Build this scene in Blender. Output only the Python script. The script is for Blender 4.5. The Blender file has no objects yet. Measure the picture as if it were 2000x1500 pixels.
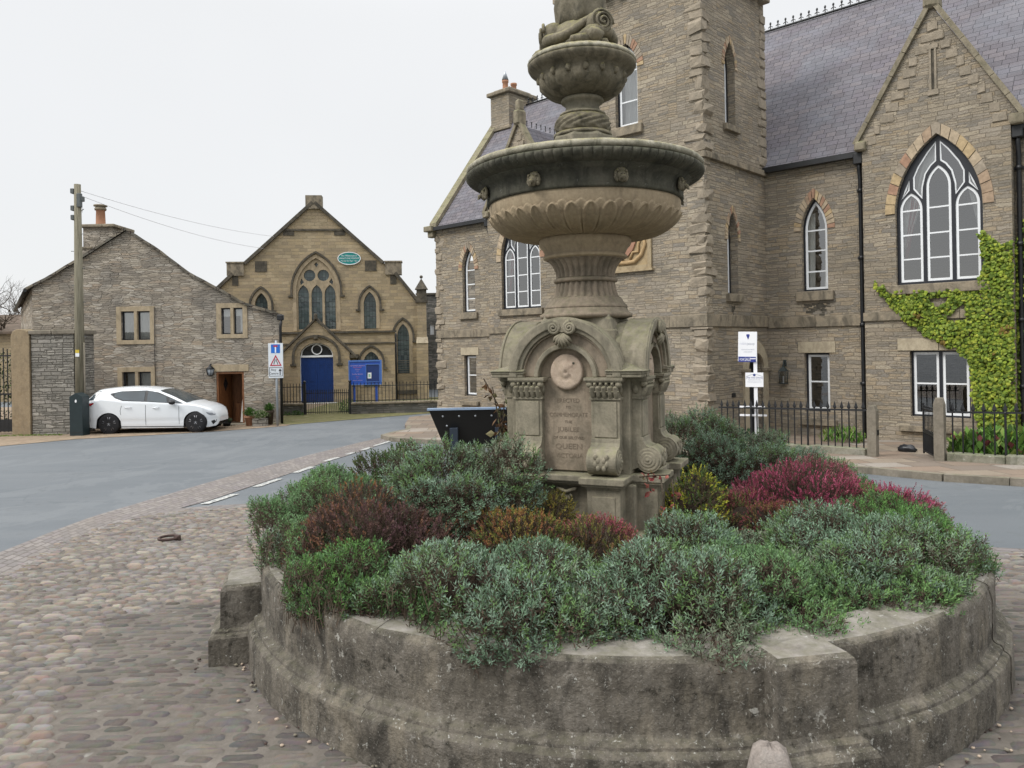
import bpy, bmesh, math, random
import numpy as np
from mathutils import Vector, Matrix, noise
from mathutils.geometry import tessellate_polygon, delaunay_2d_cdt
R = math.radians
rnd = random.Random(7)
COL = bpy.context.scene.collection
# ---------------------------------------------------------------- camera
sc = bpy.context.scene
cd = bpy.data.cameras.new('camera'); cam = bpy.data.objects.new('camera', cd); COL.objects.link(cam)
cd.sensor_width = 36; cd.lens = 27.0; cd.shift_y = -0.0375; cd.clip_start = .05; cd.clip_end = 2000
cam.matrix_world = Matrix.Translation((0, 0, 1.7)) @ Matrix.Rotation(.018, 4, 'Y') @ Matrix.Rotation(R(90), 4, 'X')
sc.camera = cam
# ---------------------------------------------------------------- sky and sun (overcast day)
sc.render.engine = 'CYCLES'
sc.view_settings.view_transform = 'Standard'; sc.view_settings.look = 'None'
sc.view_settings.gamma = 1; sc.view_settings.exposure = .5
SUN_EL, SUN_AZ = 44, 243          # azimuth clockwise from +Y: behind the camera, to the left
w = bpy.data.worlds.new("World"); sc.world = w; w.use_nodes = True
nt = w.node_tree; nt.nodes.clear()
def wn(t, **k):
    n = nt.nodes.new('ShaderNode' + t)
    for a, b in k.items(): setattr(n, a, b)
    return n
out = wn('OutputWorld'); bg = wn('Background'); nt.links.new(bg.outputs[0], out.inputs[0])
sky = wn('TexSky', sky_type='NISHITA', sun_disc=False); sky.sun_elevation = R(SUN_EL); sky.sun_rotation = R(SUN_AZ)
tc = wn('TexCoord'); sp = wn('SeparateXYZ'); nt.links.new(tc.outputs['Generated'], sp.inputs[0])
mr = wn('MapRange'); mr.interpolation_type = 'SMOOTHSTEP'
nt.links.new(sp.outputs[2], mr.inputs[0]); mr.inputs[1].default_value = .38; mr.inputs[2].default_value = 1.0
mr.inputs[3].default_value = 1.0; mr.inputs[4].default_value = 3.4
nz = wn('TexNoise'); nz.inputs['Scale'].default_value = 1.6; nz.inputs['Detail'].default_value = 4
nt.links.new(tc.outputs['Generated'], nz.inputs[0])
cl = wn('MapRange'); nt.links.new(nz.outputs[0], cl.inputs[0])
cl.inputs[1].default_value = .3; cl.inputs[2].default_value = .75; cl.inputs[3].default_value = 6.35; cl.inputs[4].default_value = 6.75
mul = wn('Math', operation='MULTIPLY'); nt.links.new(mr.outputs[0], mul.inputs[0]); nt.links.new(cl.outputs[0], mul.inputs[1])
vm = wn('VectorMath', operation='SCALE'); vm.inputs[0].default_value = (.985, .993, 1.0); nt.links.new(mul.outputs[0], vm.inputs[3])
mx = wn('MixRGB'); mx.inputs[0].default_value = .93      # cloud cover over the clear sky
nt.links.new(sky.outputs[0], mx.inputs[1]); nt.links.new(vm.outputs[0], mx.inputs[2])
nt.links.new(mx.outputs[0], bg.inputs[0]); bg.inputs[1].default_value = .1
sd = bpy.data.lights.new('sun', 'SUN'); sun = bpy.data.objects.new('sun', sd); COL.objects.link(sun)
sd.energy = 1.5; sd.angle = R(20); sd.color = (1, .965, .91)
az, el = R(SUN_AZ), R(SUN_EL)
dirv = Vector((math.sin(az) * math.cos(el), math.cos(az) * math.cos(el), math.sin(el)))
sun.rotation_euler = dirv.to_track_quat('Z', 'Y').to_euler()

# ---------------------------------------------------------------- mesh helpers
def g(x, y): return 0.0 if y <= 4 else -1.1 * (1 - math.exp(-(y - 4) / 12))
ROOT = {}
def thing(name, label, cat, loc=(0, 0, 0), rz=0, group=None, kind=None):
    o = bpy.data.objects.new(name, None); COL.objects.link(o); o.empty_display_size = .2
    o.location = loc; o.rotation_euler = (0, 0, rz)
    ROOT[o] = Matrix.Translation(loc) @ Matrix.Rotation(rz, 4, 'Z')
    return tag(o, label, cat, group, kind)
def tag(o, label=None, cat=None, group=None, kind=None):
    if label: o['label'] = label
    if cat: o['category'] = cat
    if group: o['group'] = group
    if kind: o['kind'] = kind
    return o
def copy_thing(o, loc, rz, label, parent=None):
    c = o.copy(); COL.objects.link(c)
    if parent is None:
        c.location = loc; c.rotation_euler = (0, 0, rz); c['label'] = label
    else: c.parent = parent
    for ch in list(o.children): copy_thing(ch, None, None, None, c)
    return c
class MB:
    def __init__(s): s.v = []; s.f = []; s.m = []; s.sm = []
    def add(s, vs, fs, m=0, smooth=False):
        o = len(s.v); s.v += [tuple(v) for v in vs]
        for f in fs: s.f.append([i + o for i in f]); s.m.append(m); s.sm.append(smooth)
        return s
    def box(s, x0, x1, y0, y1, z0, z1, m=0, rz=0, c=None):
        vs = [(x, y, z) for z in (z0, z1) for x, y in ((x0, y0), (x1, y0), (x1, y1), (x0, y1))]
        if rz:
            c = c or ((x0 + x1) / 2, (y0 + y1) / 2); a, b = math.cos(rz), math.sin(rz)
            vs = [(c[0] + (x - c[0]) * a - (y - c[1]) * b, c[1] + (x - c[0]) * b + (y - c[1]) * a, z) for x, y, z in vs]
        return s.add(vs, [(0, 3, 2, 1), (4, 5, 6, 7), (0, 1, 5, 4), (1, 2, 6, 5), (2, 3, 7, 6), (3, 0, 4, 7)], m)
    def lump(s, x0, x1, y0, y1, z0, z1, m=0, k=.25, j=.1, r=rnd):   # bevelled irregular block
        cx, cy, cz = (x0 + x1) / 2, (y0 + y1) / 2, (z0 + z1) / 2
        h = ((x1 - x0) / 2, (y1 - y0) / 2, (z1 - z0) / 2); b = min(h) * k; vs = []; idx = {}
        for i, sx in enumerate((-1, 1)):
            for jn, sy in enumerate((-1, 1)):
                for kk, sz in enumerate((-1, 1)):
                    for ax in range(3):
                        p = [sx * h[0], sy * h[1], sz * h[2]]
                        for q in range(3):
                            if q != ax: p[q] -= (sx, sy, sz)[q] * b
                        idx[(i, jn, kk, ax)] = len(vs)
                        vs.append((cx + p[0] + r.uniform(-j, j) * b, cy + p[1] + r.uniform(-j, j) * b, cz + p[2] + r.uniform(-j, j) * b))
        fs = []
        for ax in range(3):
            o1, o2 = [q for q in range(3) if q != ax]
            for sgn in (0, 1):
                q = []
                for a, b2 in ((0, 0), (1, 0), (1, 1), (0, 1)):
                    t = [0, 0, 0]; t[ax] = sgn; t[o1] = a; t[o2] = b2; q.append(idx[(*t, ax)])
                fs.append(q)
        for ax in range(3):          # edges parallel to ax
            o1, o2 = [q for q in range(3) if q != ax]
            for a in (0, 1):
                for b2 in (0, 1):
                    t0 = [0, 0, 0]; t0[o1] = a; t0[o2] = b2; t1 = list(t0); t1[ax] = 1
                    fs.append([idx[(*t0, o1)], idx[(*t1, o1)], idx[(*t1, o2)], idx[(*t0, o2)]])
        for i in (0, 1):
            for jn in (0, 1):
                for kk in (0, 1): fs.append([idx[(i, jn, kk, a)] for a in range(3)])
        return s.add(vs, fs, m)
    def tube(s, pts, r, n=8, m=0, cap=True, smooth=True):
        pts = [Vector(p) for p in pts]; rr = r if hasattr(r, '__len__') else [r] * len(pts)
        vs = []; up = None
        for i, p in enumerate(pts):
            d = (pts[min(i + 1, len(pts) - 1)] - pts[max(i - 1, 0)]).normalized()
            if up is None: up = Vector((0, 0, 1)) if abs(d.z) < .9 else Vector((1, 0, 0))
            a = d.cross(up).normalized(); b = a.cross(d).normalized(); up = b
            for k in range(n):
                t = 2 * math.pi * k / n; vs.append(p + (a * math.cos(t) + b * math.sin(t)) * rr[i])
        fs = [[i * n + k, i * n + (k + 1) % n, (i + 1) * n + (k + 1) % n, (i + 1) * n + k] for i in range(len(pts) - 1) for k in range(n)]
        s.add(vs, fs, m, smooth)
        if cap:
            s.add(vs[:n], [list(range(n))[::-1]], m); s.add(vs[-n:], [list(range(n))], m)
        return s
    def lathe(s, prof, n=48, c=(0, 0), mod=None, m=0, smooth=True, a0=0.0, cap=True):
        vs = []
        for r, z in prof:
            for k in range(n):
                t = a0 + 2 * math.pi * k / n; q = mod(t, z, r) if mod else r
                if isinstance(q, tuple): q, zz = q
                else: zz = z
                vs.append((c[0] + q * math.cos(t), c[1] + q * math.sin(t), zz))
        fs = [[i * n + k, i * n + (k + 1) % n, (i + 1) * n + (k + 1) % n, (i + 1) * n + k] for i in range(len(prof) - 1) for k in range(n)]
        s.add(vs, fs, m, smooth)
        if cap:
            s.add(vs[:n], [list(range(n))[::-1]], m); s.add(vs[-n:], [list(range(n))], m)
        return s
    def prism(s, poly, f, d0, d1, m=0, smooth=False):     # 2D polygon placed by f(x, z, d)
        n = len(poly); vs = [f(x, z, d0) for x, z in poly] + [f(x, z, d1) for x, z in poly]
        tri = tessellate_polygon([[Vector((x, z, 0)) for x, z in poly]])
        fs = [list(t) for t in tri] + [[i + n for i in t][::-1] for t in tri]
        s.add(vs, fs, m); s.add(vs, [[i, (i + 1) % n, n + (i + 1) % n, n + i] for i in range(n)], m, smooth)
        return s
    def plate(s, outline, holes, f, d0, depth=0, m=0, mr=None, outer=False):   # a face with real openings and their reveals
        loops = [outline] + holes; flat = [p for l in loops for p in l]
        tri = tessellate_polygon([[Vector((x, z, 0)) for x, z in l] for l in loops])
        s.add([f(x, z, d0) for x, z in flat], [list(t) for t in tri], m)
        if depth:
            for l in (loops if outer else holes):
                n = len(l)
                s.add([f(x, z, d0) for x, z in l] + [f(x, z, d0 + depth) for x, z in l],
                      [[i, (i + 1) % n, n + (i + 1) % n, n + i] for i in range(n)], m if mr is None else mr)
        return s
    def ring(s, o, i, f, d0, d1, m=0):
        n = len(o); vs = [f(x, z, d0) for x, z in o] + [f(x, z, d0) for x, z in i] + [f(x, z, d1) for x, z in o] + [f(x, z, d1) for x, z in i]
        fs = []
        for k in range(n):
            l = (k + 1) % n
            fs += [[k, l, n + l, n + k], [k, 2 * n + k, 2 * n + l, l], [n + k, n + l, 3 * n + l, 3 * n + k]]
        return s.add(vs, fs, m)
    def bar(s, pts, w, f, d0, d1, m=0):                   # mitred ribbon with thickness
        n = len(pts); L = []; Rr = []
        for i, p in enumerate(pts):
            a = Vector(pts[max(i - 1, 0)]); b = Vector(pts[min(i + 1, n - 1)]); d = (b - a).normalized(); q = Vector((-d.y, d.x)) * w / 2
            L.append((p[0] + q.x, p[1] + q.y)); Rr.append((p[0] - q.x, p[1] - q.y))
        poly = L + Rr[::-1]; k = len(poly)
        vs = [f(x, z, d0) for x, z in poly] + [f(x, z, d1) for x, z in poly]
        fs = [[i, i + 1, k - 2 - i, k - 1 - i] for i in range(n - 1)] + [[k + i, k + i + 1, k + k - 2 - i, k + k - 1 - i] for i in range(n - 1)]
        fs += [[i, (i + 1) % k, k + (i + 1) % k, k + i] for i in range(k)]
        return s.add(vs, fs, m)
    def sphere(s, c, r, n=10, m=0, sc=(1, 1, 1), bump=0, seed=0):
        vs = [(c[0], c[1], c[2] + r * sc[2])]; rows = n // 2 + 1
        for i in range(1, rows):
            ph = math.pi * i / rows
            for k in range(n):
                t = 2 * math.pi * k / n; d = Vector((math.sin(ph) * math.cos(t), math.sin(ph) * math.sin(t), math.cos(ph)))
                q = r * (1 + bump * noise.noise(d * 2.3 + Vector((seed, seed * 2, 0))))
                vs.append((c[0] + d.x * q * sc[0], c[1] + d.y * q * sc[1], c[2] + d.z * q * sc[2]))
        vs.append((c[0], c[1], c[2] - r * sc[2])); e = len(vs) - 1
        fs = [[0, 1 + k, 1 + (k + 1) % n] for k in range(n)] + [[e, e - n + (k + 1) % n, e - n + k] for k in range(n)]
        for i in range(rows - 2):
            for k in range(n): fs.append([1 + i * n + k, 1 + (i + 1) * n + k, 1 + (i + 1) * n + (k + 1) % n, 1 + i * n + (k + 1) % n])
        return s.add(vs, fs, m, True)
    def xform(s, M): s.v = [tuple(M @ Vector(v)) for v in s.v]; return s
    def build(s, name, mats, parent=None, world=False, fix=True, bevel=0):
        if world and parent is not None: s.xform(ROOT[parent].inverted())
        me = bpy.data.meshes.new(name); me.from_pydata(s.v, [], s.f)
        for m in (mats if isinstance(mats, (list, tuple)) else [mats]): me.materials.append(m)
        me.polygons.foreach_set('material_index', s.m); me.polygons.foreach_set('use_smooth', s.sm)
        if fix:
            bm = bmesh.new(); bm.from_mesh(me); bmesh.ops.remove_doubles(bm, verts=bm.verts, dist=1e-5)
            bmesh.ops.recalc_face_normals(bm, faces=bm.faces); bm.to_mesh(me); bm.free()
        uv = me.uv_layers.new(name='uv').data
        for p in me.polygons:
            n = p.normal
            if abs(n.z) > .97: tu, tv = Vector((1, 0, 0)), Vector((0, 1, 0))
            else:
                tu = Vector((-n.y, n.x, 0)).normalized(); tv = n.cross(tu)
                if tv.z < 0: tv = -tv
            for li in p.loop_indices:
                c = me.vertices[me.loops[li].vertex_index].co; uv[li].uv = (c.dot(tu), c.dot(tv))
        me.update()
        o = bpy.data.objects.new(name, me); COL.objects.link(o)
        if parent is not None: o.parent = parent
        if bevel:
            b = o.modifiers.new('bevel', 'BEVEL'); b.width = bevel; b.segments = 2; b.limit_method = 'ANGLE'; b.angle_limit = R(40)
        return o
def XZ(y0=0, x0=0, z0=0): return lambda x, z, d: (x0 + x, y0 + d, z0 + z)     # facade facing -Y, depth into the wall
def lancet(xc, w, z0, zs, zt, n=7):
    h = w / 2; H = zt - zs; rr = max((h * h + H * H) / (2 * h), h); pts = [(xc - h, z0), (xc + h, z0), (xc + h, zs)]
    cx = xc + h - rr; a1 = math.asin(min(1, H / rr))
    for i in range(1, n): a = a1 * i / n; pts.append((cx + rr * math.cos(a), zs + rr * math.sin(a)))
    pts.append((xc, zt)); pts += [(2 * xc - x, z) for x, z in pts[2:-1][::-1]]
    return pts
def rect(x0, x1, z0, z1): return [(x0, z0), (x1, z0), (x1, z1), (x0, z1)]
def inset(poly, d):
    n = len(poly); A = sum(poly[i][0] * poly[(i + 1) % n][1] - poly[(i + 1) % n][0] * poly[i][1] for i in range(n)); sg = 1 if A > 0 else -1
    res = []
    for i in range(n):
        p0, p, p1 = Vector(poly[i - 1]), Vector(poly[i]), Vector(poly[(i + 1) % n])
        a = (p - p0).normalized(); b = (p1 - p).normalized(); n0 = Vector((-a.y, a.x)) * sg; n1 = Vector((-b.y, b.x)) * sg
        k = (n0 + n1); k = k / max(.35, k.dot(n0)) if k.length > 1e-6 else n0
        res.append((p.x + k.x * d, p.y + k.y * d))
    return res

# ---------------------------------------------------------------- material helpers
class N:
    def __init__(s, name):
        s.mat = bpy.data.materials.new(name); s.mat.use_nodes = True; s.t = s.mat.node_tree; s.t.nodes.clear()
        s.out = s.n('OutputMaterial'); s.p = s.n('BsdfPrincipled'); s.l(s.p, 0, s.out, 0)
    def n(s, t, ins=None, **k):
        n = s.t.nodes.new('ShaderNode' + t)
        for a, b in k.items(): setattr(n, a, b)
        for a, b in (ins or {}).items(): s.set(n.inputs[a], b)
        return n
    def set(s, sock, v):
        if isinstance(v, bpy.types.NodeSocket): s.t.links.new(v, sock)
        elif isinstance(v, bpy.types.Node): s.t.links.new(v.outputs[0], sock)
        else:
            if isinstance(v, tuple) and len(v) == 3 and sock.type == 'RGBA': v = (*v, 1)
            sock.default_value = v
    def l(s, a, i, b, j): s.t.links.new(a.outputs[i], b.inputs[j])
    def co(s, kind='Object'): return s.n('TexCoord').outputs[kind]
    def map(s, c, sc, loc=(0, 0, 0), rot=(0, 0, 0)): return s.n('Mapping', {0: c, 1: loc, 2: rot, 3: sc}).outputs[0]
    def noise(s, c, scale, det=4, rough=.55, dist=0): return s.n('TexNoise', {0: c, 'Scale': scale, 'Detail': det, 'Roughness': rough, 'Distortion': dist}).outputs[0]
    def ramp(s, f, stops, interp='LINEAR'):
        r = s.n('ValToRGB', {0: f}); e = r.color_ramp; e.interpolation = interp
        while len(e.elements) < len(stops): e.elements.new(.5)
        for el_, (p, c) in zip(e.elements, stops): el_.position = p; el_.color = (*(c if isinstance(c, tuple) else (c, c, c)), 1)
        return r.outputs[0]
    def mix(s, f, a, b, mode='MIX'): return s.n('MixRGB', {0: f, 1: a, 2: b}, blend_type=mode).outputs[0]
    def math(s, op, a, b=0.0, clamp=False): return s.n('Math', {0: a, 1: b}, operation=op, use_clamp=clamp).outputs[0]
    def fin(s, col=None, rough=.9, h=None, dist=.01, strength=1.0, spec=.3, metal=0.0):
        if col is not None: s.set(s.p.inputs['Base Color'], col)
        s.set(s.p.inputs['Roughness'], rough); s.p.inputs['Specular IOR Level'].default_value = spec; s.p.inputs['Metallic'].default_value = metal
        if h is not None: s.set(s.p.inputs['Normal'], s.n('Bump', {'Height': h, 'Distance': dist, 'Strength': strength}).outputs[0])
        return s.mat
def plain(name, c, rough=.6, spec=.4, metal=0.0, var=.12, scale=6, bump=0.0):
    m = N(name); o = m.co(); f = m.noise(o, scale, 5, .6)
    col = m.mix(m.ramp(f, [(.3, 0.0), (.7, 1.0)]), tuple(x * (1 - var) for x in c), tuple(min(1, x * (1 + var)) for x in c))
    return m.fin(col, rough, m.noise(o, scale * 6, 3) if bump else None, bump or .001, 1, spec, metal)
def stone(name, pal, scale=1.0, stain=(.06, .055, .04), stn=.5, lichen=0.0, moss=0.0, mosscol=(.13, .13, .05), bump=.006, streak=0.0, rough=.92):
    m = N(name); o = m.co()
    big = m.noise(o, 1.6 * scale, 6, .6, .4); fine = m.noise(o, 22 * scale, 6, .7); mid = m.noise(o, 6 * scale, 5, .6)
    n = len(pal); col = m.ramp(m.math('ADD', m.math('MULTIPLY', big, .6), m.math('MULTIPLY', mid, .4)), [(.34 + .32 * i / (n - 1), c) for i, c in enumerate(pal)])
    col = m.mix(m.ramp(fine, [(.3, .55), (.72, 0.0)]), col, m.mix(1, col, (.55, .53, .5), 'MULTIPLY'))
    if stn:
        s1 = m.ramp(m.noise(m.map(o, (1, 1, .55)), 3.2 * scale, 8, .65, .6), [(.46, 0.0), (.66, stn)]); col = m.mix(s1, col, stain)
    if streak:
        s2 = m.ramp(m.noise(m.map(o, (1, 1, .08)), 9 * scale, 4, .6), [(.5, 0.0), (.72, streak)]); col = m.mix(s2, col, stain)
    nz_ = m.n('SeparateXYZ', {0: m.n('NewGeometry').outputs['Normal']}).outputs[2]
    if moss:
        up = m.math('MULTIPLY', m.ramp(nz_, [(.25, 0.0), (.85, 1.0)]), m.ramp(m.noise(o, 9 * scale, 5, .65), [(.38, 0.0), (.62, moss)]))
        col = m.mix(up, col, mosscol)
    if lichen > .6:
        bm_ = m.ramp(m.noise(o, 30 * scale / 2.6, 6, .75), [(.52, 0.0), (.60, .9)]); big2 = m.ramp(m.noise(m.map(o, (1, 1, 2.2)), 3.5, 5, .6), [(.48, 0.0), (.62, 1.0)]); col = m.mix(m.math('MULTIPLY', bm_, big2), col, (.022, .02, .014))
    if lichen > .6:
        fl = m.noise(o, 120, 3, .7); col = m.mix(m.ramp(fl, [(.60, 0.0), (.68, .55)]), col, (.34, .325, .29)); col = m.mix(m.ramp(fl, [(.30, .6), (.38, 0.0)]), col, (.05, .045, .038))
        lp = m.math('MULTIPLY', m.ramp(m.noise(o, 26, 6, .7, .4), [(.60, 0.0), (.64, .8)]), m.ramp(m.noise(o, 2.6, 4, .6), [(.48, 0.0), (.62, 1.0)])); col = m.mix(lp, col, (.42, .41, .37))
        col = m.mix(m.ramp(m.noise(m.map(o, (1, 1, .4), (3, 1, 0)), 5, 6, .7), [(.52, 0.0), (.64, .45)]), col, (.27, .235, .18))
    if lichen:
        v = m.n('TexVoronoi', {0: m.n('VectorMath', {0: o, 1: m.n('VectorMath', {0: m.n('TexNoise', {0: o, 'Scale': 14 * scale}).outputs[1], 1: (.12, .12, .12)}, operation='MULTIPLY').outputs[0]}, operation='ADD').outputs[0], 'Scale': 9 * scale})
        keep = m.ramp(m.n('SeparateXYZ', {0: v.outputs['Color']}).outputs[0], [(.80, 0.0), (.82, 1.0)])
        spot = m.math('MULTIPLY', m.ramp(v.outputs['Distance'], [(.06, 1.0), (.26, 0.0)]), keep)
        col = m.mix(m.math('MULTIPLY', spot, lichen), col, (.48, .48, .44))
    if name.startswith('fountain'):      # hollows of the carving darker, raised edges paler
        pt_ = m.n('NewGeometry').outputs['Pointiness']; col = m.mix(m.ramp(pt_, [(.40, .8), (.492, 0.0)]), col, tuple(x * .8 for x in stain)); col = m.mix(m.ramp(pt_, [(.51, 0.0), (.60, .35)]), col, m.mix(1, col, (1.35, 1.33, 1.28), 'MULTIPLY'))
    h = m.math('ADD', m.math('MULTIPLY', fine, .5), mid)
    return m.fin(col, rough, h, bump, 1, .25)
def masonry(name, pal, mortar, bw=.34, rh=.12, ms=.012, *A_, vor=False, **K_): return masonry_(name, pal, mortar, bw, rh, ms, *A_, vor=vor, **K_)
def masonry_(name, pal, mortar, bw, rh, ms, stain=(.07, .065, .055), stn=.5, bump=.03, wob=.05, mix2=True, streak=0.0, vor=False):
    m = N(name); uv = m.co('UV')
    wv = m.n('VectorMath', {0: m.n('TexNoise', {0: uv, 'Scale': 2.3, 'Detail': 3}).outputs[1], 1: (wob, wob * .7, 0)}, operation='MULTIPLY').outputs[0]
    wf = m.n('VectorMath', {0: m.n('TexNoise', {0: uv, 'Scale': 16, 'Detail': 2}).outputs[1], 1: (ms * 2.2, ms * 1.6, 0)}, operation='MULTIPLY').outputs[0]
    c = m.n('VectorMath', {0: m.n('VectorMath', {0: uv, 1: wv}, operation='ADD').outputs[0], 1: wf}, operation='ADD').outputs[0]
    def br(w_, r_, loc, fr=2, sq=.8):
        b = m.n('TexBrick', {'Vector': m.map(c, (1, 1, 1), loc), 'Color1': (0, 0, 0), 'Color2': (1, 1, 1), 'Mortar': (0, 0, 0), 'Scale': 1.0,
                'Mortar Size': ms, 'Mortar Smooth': .4, 'Brick Width': w_, 'Row Height': r_}, offset=.5, offset_frequency=fr, squash=sq, squash_frequency=3)
        return b.outputs[0], b.outputs[1]
    a, fa = br(bw, rh, (0, 0, 0))
    if mix2:
        b, fb = br(bw * .62, rh * .6, (.13, .04, 0), 3, 1.3)
        k = m.ramp(m.noise(m.map(uv, (.8, 2.2, 1)), 1.3, 2), [(.5, 0.0), (.505, 1.0)], 'CONSTANT')
        a = m.mix(k, a, b); fa = m.mix(k, fa, fb)
    if vor:
        vc = m.map(m.n('VectorMath', {0: c, 1: m.n('VectorMath', {0: m.n('TexNoise', {0: m.map(uv, (.6, 2.5, 1)), 'Scale': 1.2, 'Detail': 2}).outputs[1], 1: (.25, .10, 0)}, operation='MULTIPLY').outputs[0]}, operation='ADD').outputs[0], (1 / bw, 1 / rh, 1))
        v1 = m.n('TexVoronoi', {0: vc, 'Scale': 1.0, 'Randomness': .8}, voronoi_dimensions='2D'); v2 = m.n('TexVoronoi', {0: vc, 'Scale': 1.0, 'Randomness': .8}, voronoi_dimensions='2D', feature='DISTANCE_TO_EDGE')
        a = m.n('SeparateXYZ', {0: v1.outputs['Color']}).outputs[0]; fa = m.ramp(v2.outputs[0], [(.0, .7), (.08, 0.0)])
    n = len(pal); col = m.ramp(a, [(i / n, p) for i, p in enumerate(pal)], 'CONSTANT')
    gr = m.noise(uv, 34, 6, .7); col = m.mix(m.ramp(gr, [(.32, .6), (.7, 0.0)]), col, m.mix(1, col, (.5, .48, .46), 'MULTIPLY'))
    mor = m.mix(m.noise(uv, 9), mortar, tuple(x * .55 for x in mortar)); col = m.mix(fa, col, mor)
    if stn: col = m.mix(m.ramp(m.noise(m.map(uv, (.7, 1, 1)), .9, 7, .62, .8), [(.44, 0.0), (.68, stn)]), col, stain)
    col = m.mix(m.ramp(m.noise(m.map(uv, (1, 1, 1), (7, 3, 0)), .55, 6, .65, .5), [(.50, 0.0), (.66, .38)]), col, m.mix(1, col, (1.28, 1.26, 1.22), 'MULTIPLY'))
    if streak: col = m.mix(m.ramp(m.noise(m.map(uv, (2.2, .25, 1)), 1.2, 5, .6), [(.52, 0.0), (.75, streak)]), col, stain)
    h = m.math('ADD', m.math('MULTIPLY', m.math('SUBTRACT', 1.0, fa), m.math('ADD', .55, m.math('MULTIPLY', a, .45))), m.math('MULTIPLY', m.noise(uv, 11, 6, .7), .8))
    return m.fin(col, .93, h, bump, 1, .2)
def attr_mat(name, rough=.7, spec=.3, trans=0.0, bump=0.0, bs=40):
    m = N(name); a = m.n('Attribute', attribute_name='tint').outputs[0]
    mt = m.fin(a, rough, m.noise(m.co(), bs, 5, .7) if bump else None, bump or .001, 1, spec)
    if trans:
        t = m.n('BsdfTranslucent', {0: a}); x = m.n('MixShader', {0: trans}); m.l(m.p, 0, x, 1); m.l(t, 0, x, 2); m.l(x, 0, m.out, 0)
    return mt
def glass_mat():
    m = N('window_glass'); tr = m.n('BsdfTransparent', {0: (.85, .88, .89)}); gl = m.n('BsdfGlossy', {0: (1, 1, 1), 'Roughness': .015})
    f = m.math('ADD', m.math('MULTIPLY', m.n('Fresnel', {0: 1.5}).outputs[0], 1.25), .15, True)
    x = m.n('MixShader', {0: f}); m.l(tr, 0, x, 1); m.l(gl, 0, x, 2); m.l(x, 0, m.out, 0); return m.mat

HALLP = [(.35, .30, .235), (.39, .335, .26), (.31, .275, .225), (.42, .36, .275), (.37, .325, .265), (.44, .385, .30), (.27, .245, .21), (.39, .32, .23)]
m_hall = masonry('hall_rubble_stone', HALLP, (.31, .265, .205), .40, .095, .008, (.17, .15, .115), .5, .05, .10, True, .25)
m_hallquoin = stone('hall_quoin_stone', [(.28, .245, .195), (.34, .29, .225), (.39, .335, .26)], 1.6, (.17, .15, .12), .5, .1, bump=.02)
m_trim = stone('weathered_trim_stone', [(.20, .175, .135), (.28, .24, .18), (.36, .30, .22)], 1.5, (.06, .055, .045), .7, .1, bump=.01)
m_pale = stone('pale_lintel_stone', [(.42, .36, .26), (.48, .42, .31), (.38, .32, .23)], 2, (.15, .12, .09), .4, bump=.006)
m_vous = [plain('arch_stone_' + n_, c, .9, .2, var=.25, scale=9, bump=.006) for n_, c in (('red', (.34, .21, .145)), ('ochre', (.42, .32, .19)), ('buff', (.41, .33, .235)), ('grey', (.30, .255, .20)), ('brown', (.34, .25, .175)))]
m_slate = masonry('purple_slate_roof', [(.165, .155, .172), (.18, .168, .185), (.155, .145, .162), (.192, .176, .19), (.17, .158, .18), (.148, .138, .152)], (.06, .056, .064), .30, .17, .006, (.20, .225, .26), .35, .02, .01, False)
m_slab = masonry('stone_slate_roof', [(.16, .145, .12), (.20, .18, .145), (.14, .13, .11), (.24, .21, .165)], (.05, .03, .028), .5, .3, .015, (.05, .05, .04), .5, .03, .02, False)
m_house = masonry('cottage_rubble_stone', [(.43, .38, .31), (.36, .315, .255), (.48, .43, .36), (.30, .265, .22), (.41, .34, .265), (.45, .40, .335), (.34, .30, .25), (.51, .465, .40)], (.33, .295, .24), .36, .075, .013, (.175, .16, .14), .85, .05, .12, True, .25, vor=True)
m_chap = masonry('chapel_gritstone', [(.42, .335, .215), (.37, .30, .195), (.46, .375, .25), (.33, .27, .185), (.40, .32, .215), (.44, .35, .22)], (.46, .39, .27), .42, .17, .010, (.20, .165, .115), .45, .02, .02, False, .2)
m_chtrim = stone('chapel_dressed_stone', [(.37, .30, .20), (.44, .36, .25), (.41, .335, .23)], 1.4, (.10, .085, .06), .45, bump=.006)
m_soot = stone('soot_dark_stone', [(.06, .055, .045), (.10, .09, .072), (.17, .145, .11)], 2, (.015, .015, .014), .4, bump=.01)
m_wall = masonry('dry_stone_wall', [(.29, .275, .245), (.35, .33, .30), (.24, .23, .205), (.40, .38, .34), (.31, .29, .255)], (.15, .14, .12), .42, .13, .014, (.08, .08, .07), .5, .05, .08, True)
m_darkwall = masonry('dark_stone_wall', [(.15, .15, .14), (.20, .19, .175), (.12, .12, .11), (.23, .22, .20)], (.15, .14, .12), .45, .15, .012, (.05, .05, .045), .5, .03, .06, True)
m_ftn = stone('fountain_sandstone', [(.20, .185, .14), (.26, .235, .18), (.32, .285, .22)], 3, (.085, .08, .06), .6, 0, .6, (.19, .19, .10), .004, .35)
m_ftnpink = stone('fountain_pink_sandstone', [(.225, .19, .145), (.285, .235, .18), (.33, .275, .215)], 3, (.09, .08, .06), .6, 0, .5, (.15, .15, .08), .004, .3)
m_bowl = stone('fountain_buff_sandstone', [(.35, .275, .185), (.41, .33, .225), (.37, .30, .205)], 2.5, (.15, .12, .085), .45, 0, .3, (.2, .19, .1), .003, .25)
m_dark = stone('fountain_algae_stone', [(.075, .075, .058), (.10, .098, .076), (.13, .122, .098)], 3, (.018, .019, .017), .6, .2, .3, (.1, .12, .05), .004, .3)
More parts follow.
